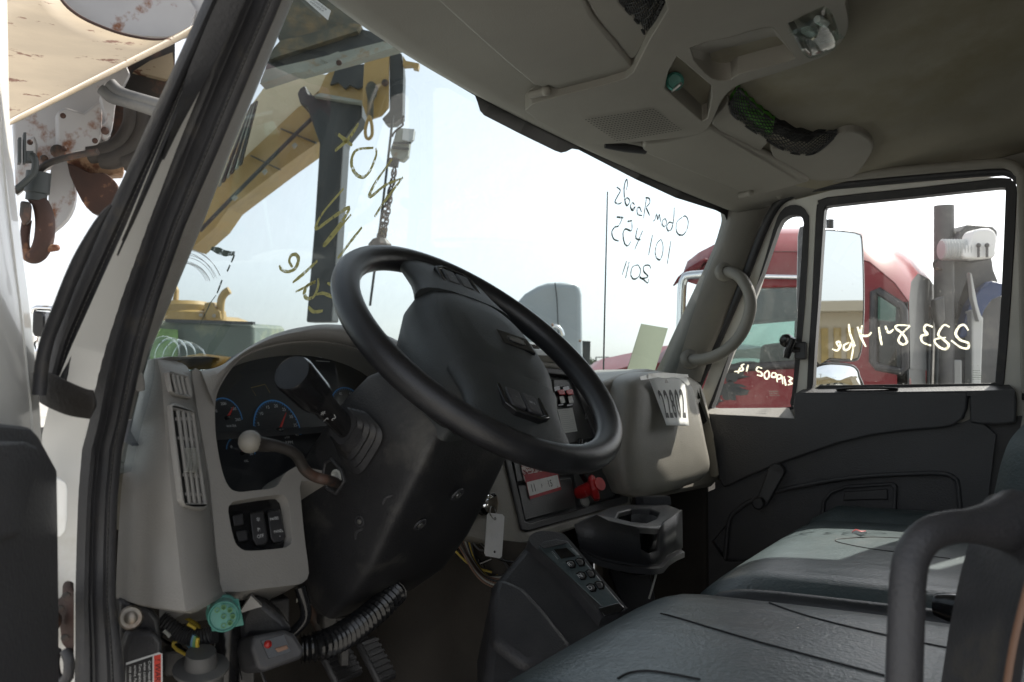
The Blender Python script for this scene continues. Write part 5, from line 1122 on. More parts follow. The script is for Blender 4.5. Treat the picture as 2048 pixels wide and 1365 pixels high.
# window crank
mb = MB(); c0 = xf(.855)(1552, 944); c1 = xf(.845)(1524, 1004)
ov = []
dirv = (c1-c0).normalized(); sdv = dirv.cross(V((1, 0, 0))).normalized()
for i in range(24):
    a = 2*math.pi*i/24; e = c0 if math.cos(a) < 0 else c1; rr_ = .021 if math.cos(a) < 0 else .015; ov.append(e+dirv*(math.cos(a)*rr_)+sdv*(math.sin(a)*rr_))
mb.prism(ov, V((.014, 0, 0))); CRK = mb.build('window_crank', 'black', DOOR, 30, bevel=.004, seg=3)
mb = MB(); mb.lathe(xf(.845)(1521, 1005), (-1, 0, 0), [(.012, 0), (.015, .008), (.016, .022), (.012, .028), (0, .029)], 18); mb.build('crank_knob', 'black_soft', DOOR, 40)
mb = MB(); mb.lathe(c0, (1, 0, 0), [(.018, 0), (.018, .035)], 16); mb.build('crank_hub', 'black', DOOR, 40)
# ---- passenger pillar: trim, body seal, B post
mb = MB(); lft = [(1448, 400), (1456, 432), (1450, 460), (1436, 500), (1400, 578), (1357, 669), (1335, 718), (1318, 750)]; rgt = [(1600, 372), (1560, 395), (1532, 440), (1512, 492), (1487, 558), (1448, 650), (1424, 703), (1402, 765)]
A = px2(lft, 4, False); B = px2(rgt, 4, False)
rows = []
for t, h in ((-.02, -.03), (0, 0), (.05, .008), (.2, .014), (.5, .018), (.8, .014), (.97, .004), (1, -.008)):
    rows.append([(sx(a[0], a[1], .82)*(1-t)+sx(b[0], b[1], .868)*t)+V((-.7, -.7, 0))*h for a, b in zip(A, B)])
mb.grid(rows); PIL = mb.build('pillar_trim', 'taupe_dim', T, 60)
mb = MB(); sl_ = px2([(1395, 775), (1410, 740), (1432, 690), (1458, 632), (1494, 545), (1516, 487), (1536, 440), (1556, 408), (1582, 390), (1620, 377), (1795, 359), (1980, 344), (2020, 346), (2038, 360), (2046, 390), (2050, 600), (2054, 800)], 4, False)
pp_ = [pf_(.012)(p[0], p[1]) for p in sl_]; mb.tube(pp_, .011, 10); mb.build('body_seal', 'rubber', T, 60)
mb = MB(); pp2 = [pf_(.02)(p[0]+0, p[1]-0)+V((-.012, 0, .016)) for p in sl_[28:]]; mb.tube(pp2, .012, 10); mb.build('opening_trim', 'taupe_roof', T, 60)
mb = MB(); mb.prism(trace([(2046, 340), (2150, 330), (2150, 1000), (2050, 1000), (2040, 860), (2052, 790)], xf(.87)), V((.05, 0, 0))); mb.build('centre_pillar', 'taupe_roof', T, 0, bevel=.006)
mb = MB(); mb.prism(trace([(1968, 850), (1992, 838), (2050, 830), (2060, 1020), (1975, 1020), (1962, 900)], xf(.915)), V((.03, 0, 0))); mb.build('pillar_base', 'black', T, 0)
# pillar grab handle
hpts = [(1446, 546), (1458, 548), (1470, 560), (1481, 584), (1485, 610), (1480, 640), (1466, 672), (1444, 698), (1418, 714), (1395, 720), (1377, 719)]
hh = [.0, .010, .024, .032, .035, .035, .033, .028, .020, .010, .0]
pth = [sx(a, b, .84)+V((-.75, -.65, 0))*(h+.012) for (a, b), h in zip(hpts, hh)]
mb = MB(); mb.tube(smoothpts(pth, 5), .0155, 14); PGH = mb.build('pillar_handle', 'taupe_dim', T, 60); PGH['label'] = 'grey brown curved grab handle on the passenger windscreen pillar'
for a, b in ((1445, 545), (1376, 719)):
    mb = MB(); o = sx(a, b, .84)+V((-.75, -.65, 0))*.018; mb.lathe(o, V((-.75, -.65, .05)), [(.026, -.012), (.026, 0), (.022, .006), (.013, .008), (.012, .0)], 20); mb.build('handle_foot', 'taupe_dim', PGH, 50)
    mb = MB(); mb.lathe(o, V((-.75, -.65, .05)), [(.0115, .002), (.0, .002)], 16); mb.build('screw_hole', 'grille_dark', PGH, 0)
# ---- passenger mirrors outside
MX = V((-.58, -.81, .0)).normalized()
def mf(off=0.0): return lambda a, b: onp(a, b, V((1.16, .16, 1.1))+MX*off, MX)
big = [(1618, 468), (1630, 458), (1660, 457), (1700, 461), (1720, 466), (1727, 476), (1730, 540), (1731, 620), (1727, 690), (1721, 716), (1710, 724), (1660, 722), (1620, 716)]
mb = MB(); mb.prism(trace(big, mf(.0), 2), -MX*.055); MIR = mb.build('passenger_mirror', 'gloss_black', T, 40, bevel=.006); MIR['label'] = 'tall door mirror outside the passenger window'
mb = MB(); mb.prism(trace([(1622, 470), (1632, 463), (1660, 462), (1700, 466), (1716, 470), (1722, 479), (1725, 540), (1726, 620), (1722, 688), (1717, 711), (1707, 718), (1660, 716), (1624, 712)], mf(.002), 2), -MX*.002); mb.build('mirror_glass', 'mirror', MIR, 0)
mb = MB(); sm = [(1622, 740), (1632, 728), (1660, 724), (1700, 727), (1716, 736), (1722, 752), (1726, 790), (1620, 790)]; mb.prism(trace(sm, mf(.0), 2), -MX*.05); m2 = mb.build('spotter_mirror', 'gloss_black', T, 40, bevel=.005); m2['label'] = 'small wide angle mirror under the tall passenger mirror'
c = mf(.002)(1672, 765); mb = MB(); q = trace([(1630, 744), (1638, 734), (1662, 730), (1700, 733), (1712, 741), (1716, 754), (1719, 795), (1628, 795)], mf(.002), 2)
mb.grid([[c+(p-c)*k+MX*(.012*(1-k*k)) for p in q] for k in (1, .75, .5, .25, .02)], True, False, True); mb.build('mirror_glass', 'mirror', m2, 180)
mb = MB(); mb.tube([mf(-.03)(a, b) for a, b in ((1660, 440), (1660, 458))], .012, 8); mb.tube([mf(-.03)(1670, 718), mf(-.03)(1670, 732)], .012, 8); mb.build('mirror_stay', 'gloss_black', MIR, 60)
# aerial ahead of the screen
mb = MB(); mb.tube([sd_(1206, 790, 3.0), sd_(1209, 640, 3.02), sd_(1215, 384, 3.05)], [.0032, .0028, .0022], 8); AER = mb.build('aerial', 'crane_dark', T, 60); AER['label'] = 'thin black whip aerial on the bonnet'

# ================================================================== overhead
def of(off): return lambda a, b: so(a, b, off)
OUT = [(1050, 222), (1093, 200), (1160, 183), (1251, 158), (1274, 130), (1300, 78), (1335, 20), (1350, -40), (1665, -40), (1690, 10), (1697, 45), (1692, 70), (1668, 101), (1640, 117), (1560, 145), (1484, 168), (1456, 186), (1440, 208), (1422, 248), (1404, 265), (1370, 274), (1300, 282), (1230, 288), (1165, 287), (1110, 262)]
cub = [(1329, 178), (1337, 143), (1354, 114), (1422, 172), (1423, 200), (1415, 238), (1404, 244)]
rec = [(1380, 97), (1460, 75), (1532, 55), (1550, 60), (1567, 81), (1588, 112), (1585, 121), (1540, 133), (1476, 150), (1462, 160), (1437, 162), (1409, 146)]
lampq = [(1578, 50), (1584, 44), (1642, 15), (1652, 16), (1664, 28), (1676, 68), (1670, 88), (1626, 106), (1612, 102), (1596, 84)]
DZ = .040
OHC = plate('overhead_console', trace(OUT, of(DZ), 2), [trace(cub, of(DZ), 0), trace(rec, of(DZ), 2), trace(lampq, of(DZ), 2)], V((0, 0, .06)), 'taupe_roof', T, bevel=.007, seg=4)
OHC['label'] = 'moulded overhead console with cubby, recess and dome lamp'
mb = MB(); mb.prism(trace(cub, of(-.015), 0), V((0, 0, .01))); mb.build('cubby_back', 'taupe_roof', OHC, 0)
mb = MB(); q = trace(rec, of(.0), 2); qc = sum(q, V())/len(q); mb.grid([trace(rec, of(DZ-.004), 2), [qc+(p-qc)*.8+V((.03, -.01, 0)) for p in q]], True, False, True); mb.build('recess_floor', 'taupe_roof', OHC, 30)
# dome lamp: clear ribbed lens over a bright reflector
mb = MB(); lq = trace(lampq, of(DZ-.006), 2); lc = sum(lq, V())/len(lq); mb.grid([[lc+(p-lc)*k+V((0, 0, h)) for p in lq] for k, h in ((1, .0), (.96, -.012), (.85, -.016), (.5, -.018), (.03, -.019))], True, False, True); LMP = mb.build('dome_lamp', 'bottle_clear', T, 40)
LMP['label'] = 'clear dome lamp lens in the overhead console'
mb = MB(); mb.prism([lc+(p-lc)*1.0+V((0, 0, .018)) for p in lq], V((0, 0, .006))); mb.build('reflector', 'worn_steel', LMP, 0)
e1 = (lq[12]-lq[2]).normalized(); e2 = V((0, 0, 1)).cross(e1).normalized()
for k in range(-4, 5): mb = MB(); mb.tube([lc+e1*(k*.011)+e2*(-.030)+V((0, 0, -.008)), lc+e1*(k*.011)+e2*.030+V((0, 0, -.008))], .0022, 6); mb.build('lens_rib', 'bottle_clear', LMP, 60)
mb = MB(); mb.lathe(lc+e2*(-.012)+V((0, 0, .012)), e1, [(.006, -.016), (.007, -.012), (.007, .012), (.006, .016)], 12); mb.build('bulb', 'off_white', LMP, 60)
mb = MB(); mb.box(lc+e1*.008+e2*.014+V((0, 0, .004)), (.030, .016, .010), (e1, e2, V((0, 0, 1)))); mb.build('lens_block', 'tape', LMP, 0, bevel=.002)
# speaker holes
mb = MB()
qa, qb, qc_, qd = (1172, 240), (1307, 219), (1362, 260), (1234, 282)
for i in range(22):
    for j in range(13):
        u, v = i/21, j/12
        a = (qa[0]*(1-u)+qb[0]*u)*(1-v)+(qd[0]*(1-u)+qc_[0]*u)*v; b = (qa[1]*(1-u)+qb[1]*u)*(1-v)+(qd[1]*(1-u)+qc_[1]*u)*v
        o = so(a, b, DZ+.0035); mb.add([o+V((.0022*math.cos(R(t)), .0022*math.sin(R(t)), 0)) for t in range(0, 360, 60)], [(0, 1, 2, 3, 4, 5)])
tag(mb.build('speaker_holes', 'grille_dark', OHC, 0, weld=False), kind='stuff')
# torch with teal ring in the cubby
TC = thing('pocket_torch', 'small dark torch with a teal ring sticking out of the overhead cubby', 'torch', so(1352, 168, .03))
o = so(1345, 165, .015); axt = (so(1362, 158, .055)-o).normalized(); mb = MB(); mb.lathe(o, axt, [(.012, -.02), (.012, .012), (.015, .018), (.015, .022)], 16); mb.build('barrel', 'gloss_black', TC, 40)
mb = MB(); mb.lathe(o+axt*.022, axt, [(.016, 0), (.017, .003), (.017, .010), (.014, .013), (.012, .010), (0, .009)], 20); mb.build('lens_ring', 'teal', TC, 40)
mb = MB(); mb.tube([so(1340, 185, .03), so(1352, 176, .045), so(1362, 168, .05)], .003, 8); mb.build('clip', 'steel', TC, 60)
# sun visors
def visor(q, lab, n=2):
    mb = MB(); A = trace(q, of(.026), n); mb.prism(A, V((0, 0, .016))); v = mb.build('sun_visor', 'taupe_roof', T, 40, bevel=.006, seg=3); v['label'] = lab; return v
v1 = visor([(800, -60), (850, -18), (880, 8), (960, 80), (1066, 170), (1096, 173), (1112, 180), (1135, 182), (1180, 172), (1240, 158), (1258, 152), (1267, 140), (1262, 127), (1230, 86), (1185, 34), (1150, -40), (1140, -60)], 'driver sun visor folded against the roof')
v2 = visor([(1288, 288), (1330, 284), (1400, 266), (1421, 257), (1440, 266), (1539, 314), (1618, 358), (1604, 368), (1560, 380), (1525, 388), (1496, 390), (1400, 352), (1300, 312), (1287, 304)], 'passenger sun visor folded against the roof')
for v, a, b, c, d in ((v1, 1060, 190, 1092, 182), (v2, 1478, 392, 1500, 386)):
    mb = MB(); mb.tube([so(a, b, .028), so(c, d, .030)], .008, 10); mb.ball(so(c, d, .03), .010, 10); mb.build('visor_clip', 'taupe_roof', v, 60)
mb = MB(); mb.tube([so(1210, 292, .02), so(1250, 296, .024), so(1290, 302, .022)], [.006, .010, .008], 8); mb.build('visor_pivot', 'black', v2, 60)
# shelves with elastic nets
def shelf(q, lab, off=.022, h=.03):
    mb = MB(); mb.prism(trace(q, of(off), 2), V((0, 0, h))); s = mb.build('overhead_shelf', 'taupe_roof', T, 40, bevel=.006, seg=3); s['label'] = lab; return s
shelf([(1424, 250), (1445, 220), (1457, 205), (1461, 228), (1500, 256), (1534, 280), (1528, 294), (1512, 303), (1470, 280)], 'lip of the overhead shelf in front of the net')
shelf([(1540, 300), (1560, 299), (1602, 309), (1634, 307), (1655, 290), (1676, 270), (1708, 264), (1736, 277), (1747, 297), (1735, 320), (1708, 354), (1660, 362), (1620, 360), (1560, 330)], 'corner panel of the overhead shelf above the passenger door')
shelf([(1150, -60), (1186, 30), (1230, 84), (1262, 122), (1285, 96), (1300, 60), (1255, 20), (1235, -10), (1225, -60)], 'strut of the overhead shelf beside the driver visor')
def net(top, bot, lab, off=.02, sag=.02, nu=46, nv=12):
    A = [p for p in px2(top, 6, False)]; B = [p for p in px2(bot, 6, False)]; n = len(A); mb = MB()
    def P(u, v):
        i = min(n-2, int(u*(n-1))); f = u*(n-1)-i
        a = [A[i][k]*(1-f)+A[i+1][k]*f for k in (0, 1)]; b = [B[i][k]*(1-f)+B[i+1][k]*f for k in (0, 1)]
        return so(a[0]*(1-v)+b[0]*v, a[1]*(1-v)+b[1]*v, off+sag*math.sin(math.pi*v)*math.sin(math.pi*u)+.002*math.sin(40*u+9*v))
    C = {}
    for i in range(nu+1):
        for j in range(nv+1): C[i, j] = P(i/nu, j/nv)
    for i in range(nu):
        for j in range(nv):
            if (i+j) % 2 == 0: mb.tube([C[i, j], C[i+1, j+1]], .0011, 4, caps=False)
            else: mb.tube([C[i, j+1], C[i+1, j]], .0011, 4, caps=False)
    mb.tube([C[i, 0] for i in range(nu+1)], [.003+.0012*math.sin(i*2.1) for i in range(nu+1)], 6); mb.tube([C[i, nv] for i in range(nu+1)], .003, 6)
    o = mb.build('storage_net', 'net', T, 60, weld=False); o['label'] = lab; return P
P1 = net([(1476, 176), (1497, 200), (1532, 232), (1567, 253), (1602, 268), (1638, 267), (1673, 262)], [(1458, 208), (1472, 236), (1515, 268), (1567, 300), (1603, 309), (1634, 304), (1673, 271)], 'black elastic net of the passenger overhead shelf')
P2_ = net([(1235, -30), (1262, -30), (1290, -30), (1318, -30), (1338, -30)], [(1236, -5), (1252, 18), (1278, 48), (1298, 72), (1335, 22)], 'black elastic net beside the driver visor', sag=.01, nu=30, nv=16)
mb = MB(); mb.grid([[P1(u, v)+V((0, 0, .014+.004*math.sin(u*90+v*7))) for u in [.02+.40*i/16 for i in range(17)]] for v in (.08, .3, .5, .7, .92)])
tag(mb.build('safety_vest', 'hivis', None, 60, solid=.004), 'bright green cloth stuffed behind the overhead net', 'cloth')
mb = MB(); mb.grid([[P1(u, v)+V((0, 0, .02)) for u in [i/20 for i in range(21)]] for v in (.0, .5, 1)]); mb.build('net_backing', 'grille_dark', T, 60)
mb = MB(); mb.grid([[P2_(u, v)+V((0, 0, .02)) for u in [i/10 for i in range(11)]] for v in (.0, .5, 1)]); mb.build('net_backing', 'grille_dark', T, 60)
# ================================================================== outside
mb = MB(); mb.grid([[V((x, y, GZ)) for x in (-400, -60, -20, 0, 20, 60, 400)] for y in (-400, -60, -20, 0, 20, 60, 400)]); tag(mb.build('ground', 'gravel', None, 0), kind='structure')
# ---- white digger boom with auger gear hanging outside the driver pillar
BM = thing('digger_boom', 'white rusty boom tip with hook and auger blades outside the driver door', 'crane', sd_(150, 300, 3.2))
rimc = px2([(100, -30), (118, 2), (140, 26), (175, 48), (230, 70), (275, 81), (315, 85), (350, 80), (376, 70), (400, 45)], 4, False)
def bend(u): return .35*math.sin(math.pi*u)
n = len(rimc); rows = []
for t in [i/10 for i in range(11)]:
    r = []
    for i, p in enumerate(rimc):
        u = i/(n-1); a = p[0]-t*(360+40*u); b = p[1]+t*(205-60*(1-u))+t*(1-u)*(-20); r.append(sd_(a, b, 3.5-1.0*t-.16*math.sin(math.pi*u)*(1-.2*t)))
    rows.append(r)
mb = MB(); mb.grid(rows); mb.build('boom_tube', 'cream_rust', BM, 180, solid=.012)
mb = MB(); e = [sd_(p[0]+3, p[1]-4, 3.52-.16*math.sin(math.pi*i/(n-1))) for i, p in enumerate(rimc)]; mb.tube(e, .008, 8); mb.build('boom_lip', 'rust', BM, 60)
mb = MB(); mb.prism([sd_(a, b, 3.55) for a, b in ((112, -20), (140, 16), (180, 42), (235, 62), (285, 72), (330, 74), (376, 66), (392, 20), (360, -30))], V((.04, .04, 0))); mb.build('boom_flange', 'white_rust', BM, 0)
mb = MB(); mb.prism([sd_(a, b, 3.6) for a, b in ((270, -30), (300, 5), (345, 30), (360, 30), (360, -30))], V((.04, .04, 0))); mb.prism([sd_(a, b, 3.58) for a, b in ((358, -30), (360, 32), (400, 40), (440, -30))], V((.04, .04, 0))); mb.build('end_bracket', 'white_rust', BM, 0)
mb = MB(); mb.prism([sd_(a, b, 3.35) for a, b in ((26, 230), (80, 195), (130, 160), (180, 130), (240, 100), (262, 150), (240, 190), (230, 215), (222, 250), (222, 275), (212, 280), (205, 268), (195, 300), (140, 318), (100, 325), (60, 360), (36, 380), (30, 300))], V((.08, .14, 0))); mb.build('gear_housing', 'white_rust', BM, 30, bevel=.015)
mb = MB(); mb.prism([sd_(a, b, 3.22) for a, b in ((114, 224), (132, 214), (168, 226), (206, 196), (204, 266), (196, 292), (150, 306), (116, 312))], V((.03, .06, 0))); mb.build('cover_plate', 'white_rust', BM, 30, bevel=.008)
mb = MB(); mb.prism(trace([(200, 190), (232, 176), (230, 220), (224, 262), (216, 276), (206, 270), (204, 250), (214, 236)], lambda a, b: sd_(a, b, 3.16), 2), V((.03, .05, 0))); mb.build('lug_bracket', 'white_rust', BM, 30, bevel=.008)
for a, b, r in ((210, 262, .014), (126, 232, .010), (190, 282, .010), (128, 298, .010), (60, 285, .010)): mb = MB(); mb.lathe(sd_(a, b, 3.14), CAM-sd_(a, b, 3.14), [(r, -.03), (r, .006), (r*.6, .010), (0, .011)], 10); mb.build('bolt', 'rust', BM, 40)
mb = MB(); mb.tube(smoothpts([sd_(a, b, 3.12) for a, b in ((30, 384), (60, 362), (92, 330), (140, 314), (196, 304))], 5), .012, 8); mb.build('edge_bead', 'dark_iron', BM, 60)
mb = MB(); mb.prism([sd_(a, b, 3.2) for a, b in ((40, 284), (70, 270), (76, 290), (72, 330), (60, 350), (36, 378), (34, 330))], V((.05, .1, 0))); mb.build('side_plate', 'white_rust', BM, 30, bevel=.01)
for pts, r, m in (([(205, 178), (225, 195), (260, 205), (330, 228)], .022, 'machine_grey'), ([(220, 168), (240, 186), (275, 198), (340, 216)], .022, 'machine_grey')):
    mb = MB(); mb.tube(smoothpts([sd_(a, b, 3.1) for a, b in pts], 5), r, 12); mb.build('steel_pipe', m, BM, 60)
for pts in ([(268, 215), (265, 250), (245, 285), (215, 302), (180, 308)], [(292, 225), (288, 262), (265, 298), (230, 318), (205, 318)], [(320, 235), (310, 280), (285, 315), (250, 325)]):
    mb = MB(); mb.tube(smoothpts([sd_(a, b, 3.25) for a, b in pts], 6), .036, 14); mb.build('hydraulic_hose', 'hose', BM, 60)
mb = MB(); mb.prism([sd_(a, b, 3.45) for a, b in ((228, 190), (262, 120), (350, 80), (350, 240), (310, 330), (240, 330), (205, 310), (212, 275))], V((.05, .1, 0))); mb.build('gap_shade', 'dark_iron', BM, 0)  # dark sheet drawn as the shade between the boom parts
mb = MB(); mb.prism([sd_(a, b, 3.42) for a, b in ((268, 142), (300, 122), (345, 105), (350, 155), (332, 158))], V((.05, .1, 0))); mb.build('lower_cover', 'cream_rust', BM, 0)
mb = MB(); mb.prism(trace([(132, 320), (180, 308), (215, 318), (248, 330), (248, 350), (200, 352), (150, 338)], lambda a, b: sd_(a, b, 3.3)), V((.04, .06, 0))); mb.build('auger_root', 'orange_rust', BM, 30, bevel=.006)
mb = MB(); mb.prism(trace([(134, 326), (180, 346), (205, 345), (222, 355), (236, 372), (236, 400), (228, 420), (210, 430), (190, 428), (172, 415), (152, 380)], lambda a, b: sd_(a, b, 3.26), 2), V((.03, .03, 0))); mb.build('auger_blade', 'rust', BM, 30, bevel=.004)
mb = MB(); mb.prism(trace([(102, 335), (132, 320), (145, 355), (150, 385), (146, 415), (132, 440), (112, 458), (98, 462), (96, 400)], lambda a, b: sd_(a, b, 3.32), 2), V((.03, .03, 0))); mb.build('auger_blade', 'white_rust', BM, 30, bevel=.004)
mb = MB(); a0, a1 = sd_(78, 345, 3.1), sd_(72, 402, 3.1); mb.lathe(a0, a1-a0, [(.040, 0), (.040, .07), (.034, .075), (.034, .098), (.02, .10), (0, .10)], 16); mb.build('swivel', 'crane_dark', BM, 40)
mb = MB(); hk = smoothpts([sd_(a, b, 3.1) for a, b in ((62, 405), (70, 400), (82, 410), (90, 440), (88, 480), (76, 508), (60, 512), (50, 500), (50, 470), (54, 440))], 5); k = len(hk); mb.tube(hk, [.016+.016*math.sin(math.pi*min(1, i/(k*.8))) for i in range(k)], 12); HK = mb.build('crane_hook', 'rust', BM, 60)
mb = MB(); mb.tube([sd_(84, 500, 3.1), sd_(98, 497, 3.1), sd_(113, 496, 3.1)], [.013, .014, .012], 10); mb.ball(sd_(113, 496, 3.1), .012, 10); mb.build('hook_latch', 'orange_rust', BM, 60)
mb = MB(); mb.prism([sd_(a, b, 3.05) for a, b in ((40, 400), (62, 404), (60, 440), (46, 452), (38, 430))], V((.03, .04, 0))); mb.build('hook_shackle', 'dark_iron', BM, 30, bevel=.01)
mb = MB()
for a, b, w, h in ((40, 300, 6, 50), (50, 295, 5, 60), (60, 312, 14, 20)): mb.prism([sd_(a-w/2, b-h/2, 3.02), sd_(a+w/2, b-h/2, 3.02), sd_(a+w/2, b+h/2, 3.02), sd_(a-w/2, b+h/2, 3.02)], V((.02, .04, 0)))
mb.tube(smoothpts([sd_(a, b, 3.02) for a, b in ((62, 310), (70, 320), (68, 345), (50, 365), (34, 378))], 4), .012, 8); mb.build('fitting', 'crane_dark', BM, 60)
for a, b, r in ((88, 318, .014), (115, 303, .024), (95, 325, .010)): mb = MB(); mb.lathe(sd_(a, b, 3.18), CAM-sd_(a, b, 3.18), [(r, -.02), (r, .01), (r*.7, .016), (0, .017)], 12); mb.build('bolt', 'dark_iron', BM, 40)

# ---- weathered gantry of beams above the screen
BT = thing('overhead_beams', 'weathered steel beams running above the windscreen', 'beam', sd_(640, 100, 4.4))
def bar(q, d, m, name, par, th=.10, bev=.0): mb = MB(); mb.prism([sd_(a, b, d) for a, b in q], FW*th); return mb.build(name, m, par, 0, bevel=bev)
bar([(560, -40), (720, -40), (740, 20), (700, 50), (560, 85), (548, 60)], 4.3, 'olive_steel', 'deck_plate', BT)
bar([(540, 105), (560, 82), (700, 46), (722, 50), (715, 62), (560, 112), (536, 120)], 4.2, 'olive_steel', 'rusty_flange', BT)
bar([(534, 122), (560, 112), (720, 58), (790, 75), (740, 90), (640, 118), (530, 142)], 4.25, 'crane_dark', 'channel', BT)
bar([(522, 160), (530, 140), (640, 115), (780, 80), (800, 92), (690, 122), (600, 146), (590, 145), (520, 168)], 4.2, 'pale_steel', 'lower_rail', BT)
bar([(640, 118), (676, 103), (702, 116), (665, 131)], 4.15, 'pale_steel', 'gusset', BT, .03); bar([(618, 138), (780, 88), (786, 96), (630, 146)], 4.12, 'pale_steel', 'edge_strip', BT, .03)
mb = MB(); mb.lathe(sd_(678, 126, 4.1), CAM-sd_(678, 126, 4.1), [(.014, 0), (.012, .01), (0, .012)], 10); mb.build('bolt', 'rust', BT, 40)

# ---- yellow crane
CR = thing('yellow_crane', 'yellow mobile crane boom with dark mast beyond the windscreen', 'crane', V((sd_(640, 700, 9).x, sd_(640, 700, 9).y, GZ)))
def cbar(q, d, m, name, th=.3, bev=0): return bar(q, d, m, name, CR, th, bev)
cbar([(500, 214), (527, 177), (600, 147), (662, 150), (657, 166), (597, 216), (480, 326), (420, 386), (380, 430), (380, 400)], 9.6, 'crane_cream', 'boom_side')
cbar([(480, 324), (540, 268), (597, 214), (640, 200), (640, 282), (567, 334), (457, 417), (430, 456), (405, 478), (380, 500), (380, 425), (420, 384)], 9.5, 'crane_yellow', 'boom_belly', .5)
for i in range(6):
    cbar([(511-i*2.2, 203+i*1.5), (514-i*2.2, 201+i*1.5), (482-i*8.5, 327+i*8.5), (478-i*8.5, 331+i*8.5)], 9.3, 'crane_dark' if i % 2 == 0 else 'pale_steel', 'ladder_rail', .05)
cbar([(652, 150), (672, 135), (732, 128), (732, 205), (690, 196), (635, 190)], 9.45, 'crane_yellow', 'boom_head', .5)
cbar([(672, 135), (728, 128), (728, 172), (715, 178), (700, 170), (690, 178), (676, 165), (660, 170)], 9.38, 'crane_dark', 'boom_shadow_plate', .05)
cbar([(594, 186), (600, 176), (610, 170), (616, 188), (622, 190), (725, 206), (724, 234), (690, 276), (687, 288), (676, 460), (664, 645), (612, 645), (628, 460), (639, 288), (614, 216), (600, 208)], 9.0, 'crane_dark', 'mast', .35, .02)
cbar([(627, 192), (727, 208), (727, 202), (640, 186)], 8.9, 'pale_steel', 'mast_cap', .1)
cbar([(728, 128), (737, 108), (778, 100), (777, 214), (762, 231), (735, 240), (724, 207)], 8.8, 'crane_yellow', 'sheave_plate', .06, .01)
cbar([(779, 98), (804, 108), (807, 150), (805, 234), (790, 246), (772, 247), (764, 238), (779, 222)], 8.85, 'crane_dark', 'sheave_block', .2, .01)
cbar([(806, 112), (812, 122), (838, 127), (836, 138), (826, 136), (824, 131), (806, 132)], 8.8, 'crane_yellow', 'lug', .1)
for a, b, r in ((745, 178, .055), (770, 166, .035)):
    mb = MB(); mb.lathe(sd_(a, b, 8.76), CAM-sd_(a, b, 8.76), [(r, 0), (r, .03), (r*.5, .035), (0, .035)], 14); mb.build('pin', 'dark_iron', CR, 40)
for q in ([(560, 258), (562, 256), (632, 284), (631, 287)], [(500, 312), (502, 310), (560, 338), (558, 340)]): cbar(q, 9.42, 'olive_steel', 'weld_seam', .05)
mb = MB(); mb.tube(smoothpts([sd_(a, b, 9.3) for a, b in ((400, 462), (470, 390), (560, 300), (640, 224), (690, 200))], 6), .022, 8); mb.build('hydraulic_hose', 'crane_dark', CR, 60)
for t in (.2, .45, .7): a, b = 420+t*240, 440-t*210; cbar([(a-5, b-2), (a+2, b-8), (a+6, b-3), (a-1, b+4)], 9.28, 'pale_steel', 'hose_clamp', .04)
mb = MB(); mb.prism(trace([(731, 175), (740, 163), (751, 168), (752, 190), (746, 200), (745, 236), (738, 240), (733, 232), (735, 200)], lambda a, b: sd_(a, b, 8.65), 2), FW*.05); mb.build('hook_link', 'olive_steel', CR, 30)
mb = MB(); mb.tube([sd_(a, b, 8.65) for a, b in px2([(738, 234), (731, 258), (732, 274), (738, 278), (744, 270), (744, 254), (741, 238)], 4)], .016, 8, True); mb.build('link_ring', 'crane_yellow', CR, 60)
mb = MB(); mb.tube([sd_(786, 232, 8.6), sd_(776, 320, 8.6), sd_(760, 456, 8.6), sd_(740, 612, 8.6)], .012, 8); mb.build('load_line', 'crane_dark', CR, 60)
# limit switch hanging on chain, weight at the bottom
LS = thing('limit_switch', 'grey switch box hanging on a chain with a weight below the crane tip', 'crane switch', sd_(760, 490, 8.4))
bx = lambda q, d=8.4, th=.12: bar(q, d, 'pale_steel', 'switch_box', LS, th, .01)
bx([(792, 262), (800, 256), (829, 258), (826, 276), (820, 282), (816, 312), (806, 322), (784, 316), (780, 300), (786, 284)])
bar([(806, 258), (829, 258), (826, 280), (818, 284), (804, 280)], 8.36, 'machine_light', 'box_lid', LS, .05, .005)
for q in ([(784, 292), (818, 296), (818, 300), (784, 297)], [(786, 284), (822, 284), (822, 287), (786, 287)]): bar(q, 8.34, 'crane_dark', 'clamp_band', LS, .03)
mb = MB(); mb.tube(smoothpts([sd_(a, b, 8.4) for a, b in ((808, 232), (804, 240), (806, 250), (796, 258), (788, 266), (784, 274))], 4), .010, 8); mb.tube([sd_(788, 318, 8.4), sd_(786, 334, 8.4)], .05, 12); mb.build('hanger', 'dark_iron', LS, 60)
def chain(pts, nl, par, r=.030):
    P_ = smoothpts([sd_(a, b, 8.4) for a, b in pts], 12)
    for i in range(nl):
        t = (i+.5)/nl*(len(P_)-1); k = min(len(P_)-2, int(t)); o = P_[k]*(1-(t-k))+P_[k+1]*(t-k); d = (P_[k+1]-P_[k]).normalized(); s = d.cross(FW).normalized() if i % 2 else (d.cross(FW).normalized()*.35+FW*.9).normalized()
        mb = MB(); mb.tube([o+d*(math.sin(a)*r*1.35)+s*(math.cos(a)*r*.62) for a in [2*math.pi*j/10 for j in range(10)]], .0075, 5, True); mb.build('chain_link', 'dark_iron', par, 60)
chain([(789, 336), (786, 360), (780, 385)], 6, LS, .036); chain([(780, 385), (770, 420), (762, 460), (758, 474)], 11, LS); chain([(782, 388), (776, 425), (770, 460), (768, 474)], 11, LS)
mb = MB(); mb.lathe(sd_(760, 500, 8.4), (0, 0, 1), [(.09, -.1), (.115, 0), (.11, .05), (.07, .10), (.03, .115), (0, .116)], 10); mb.build('weight', 'dark_iron', LS, 20)

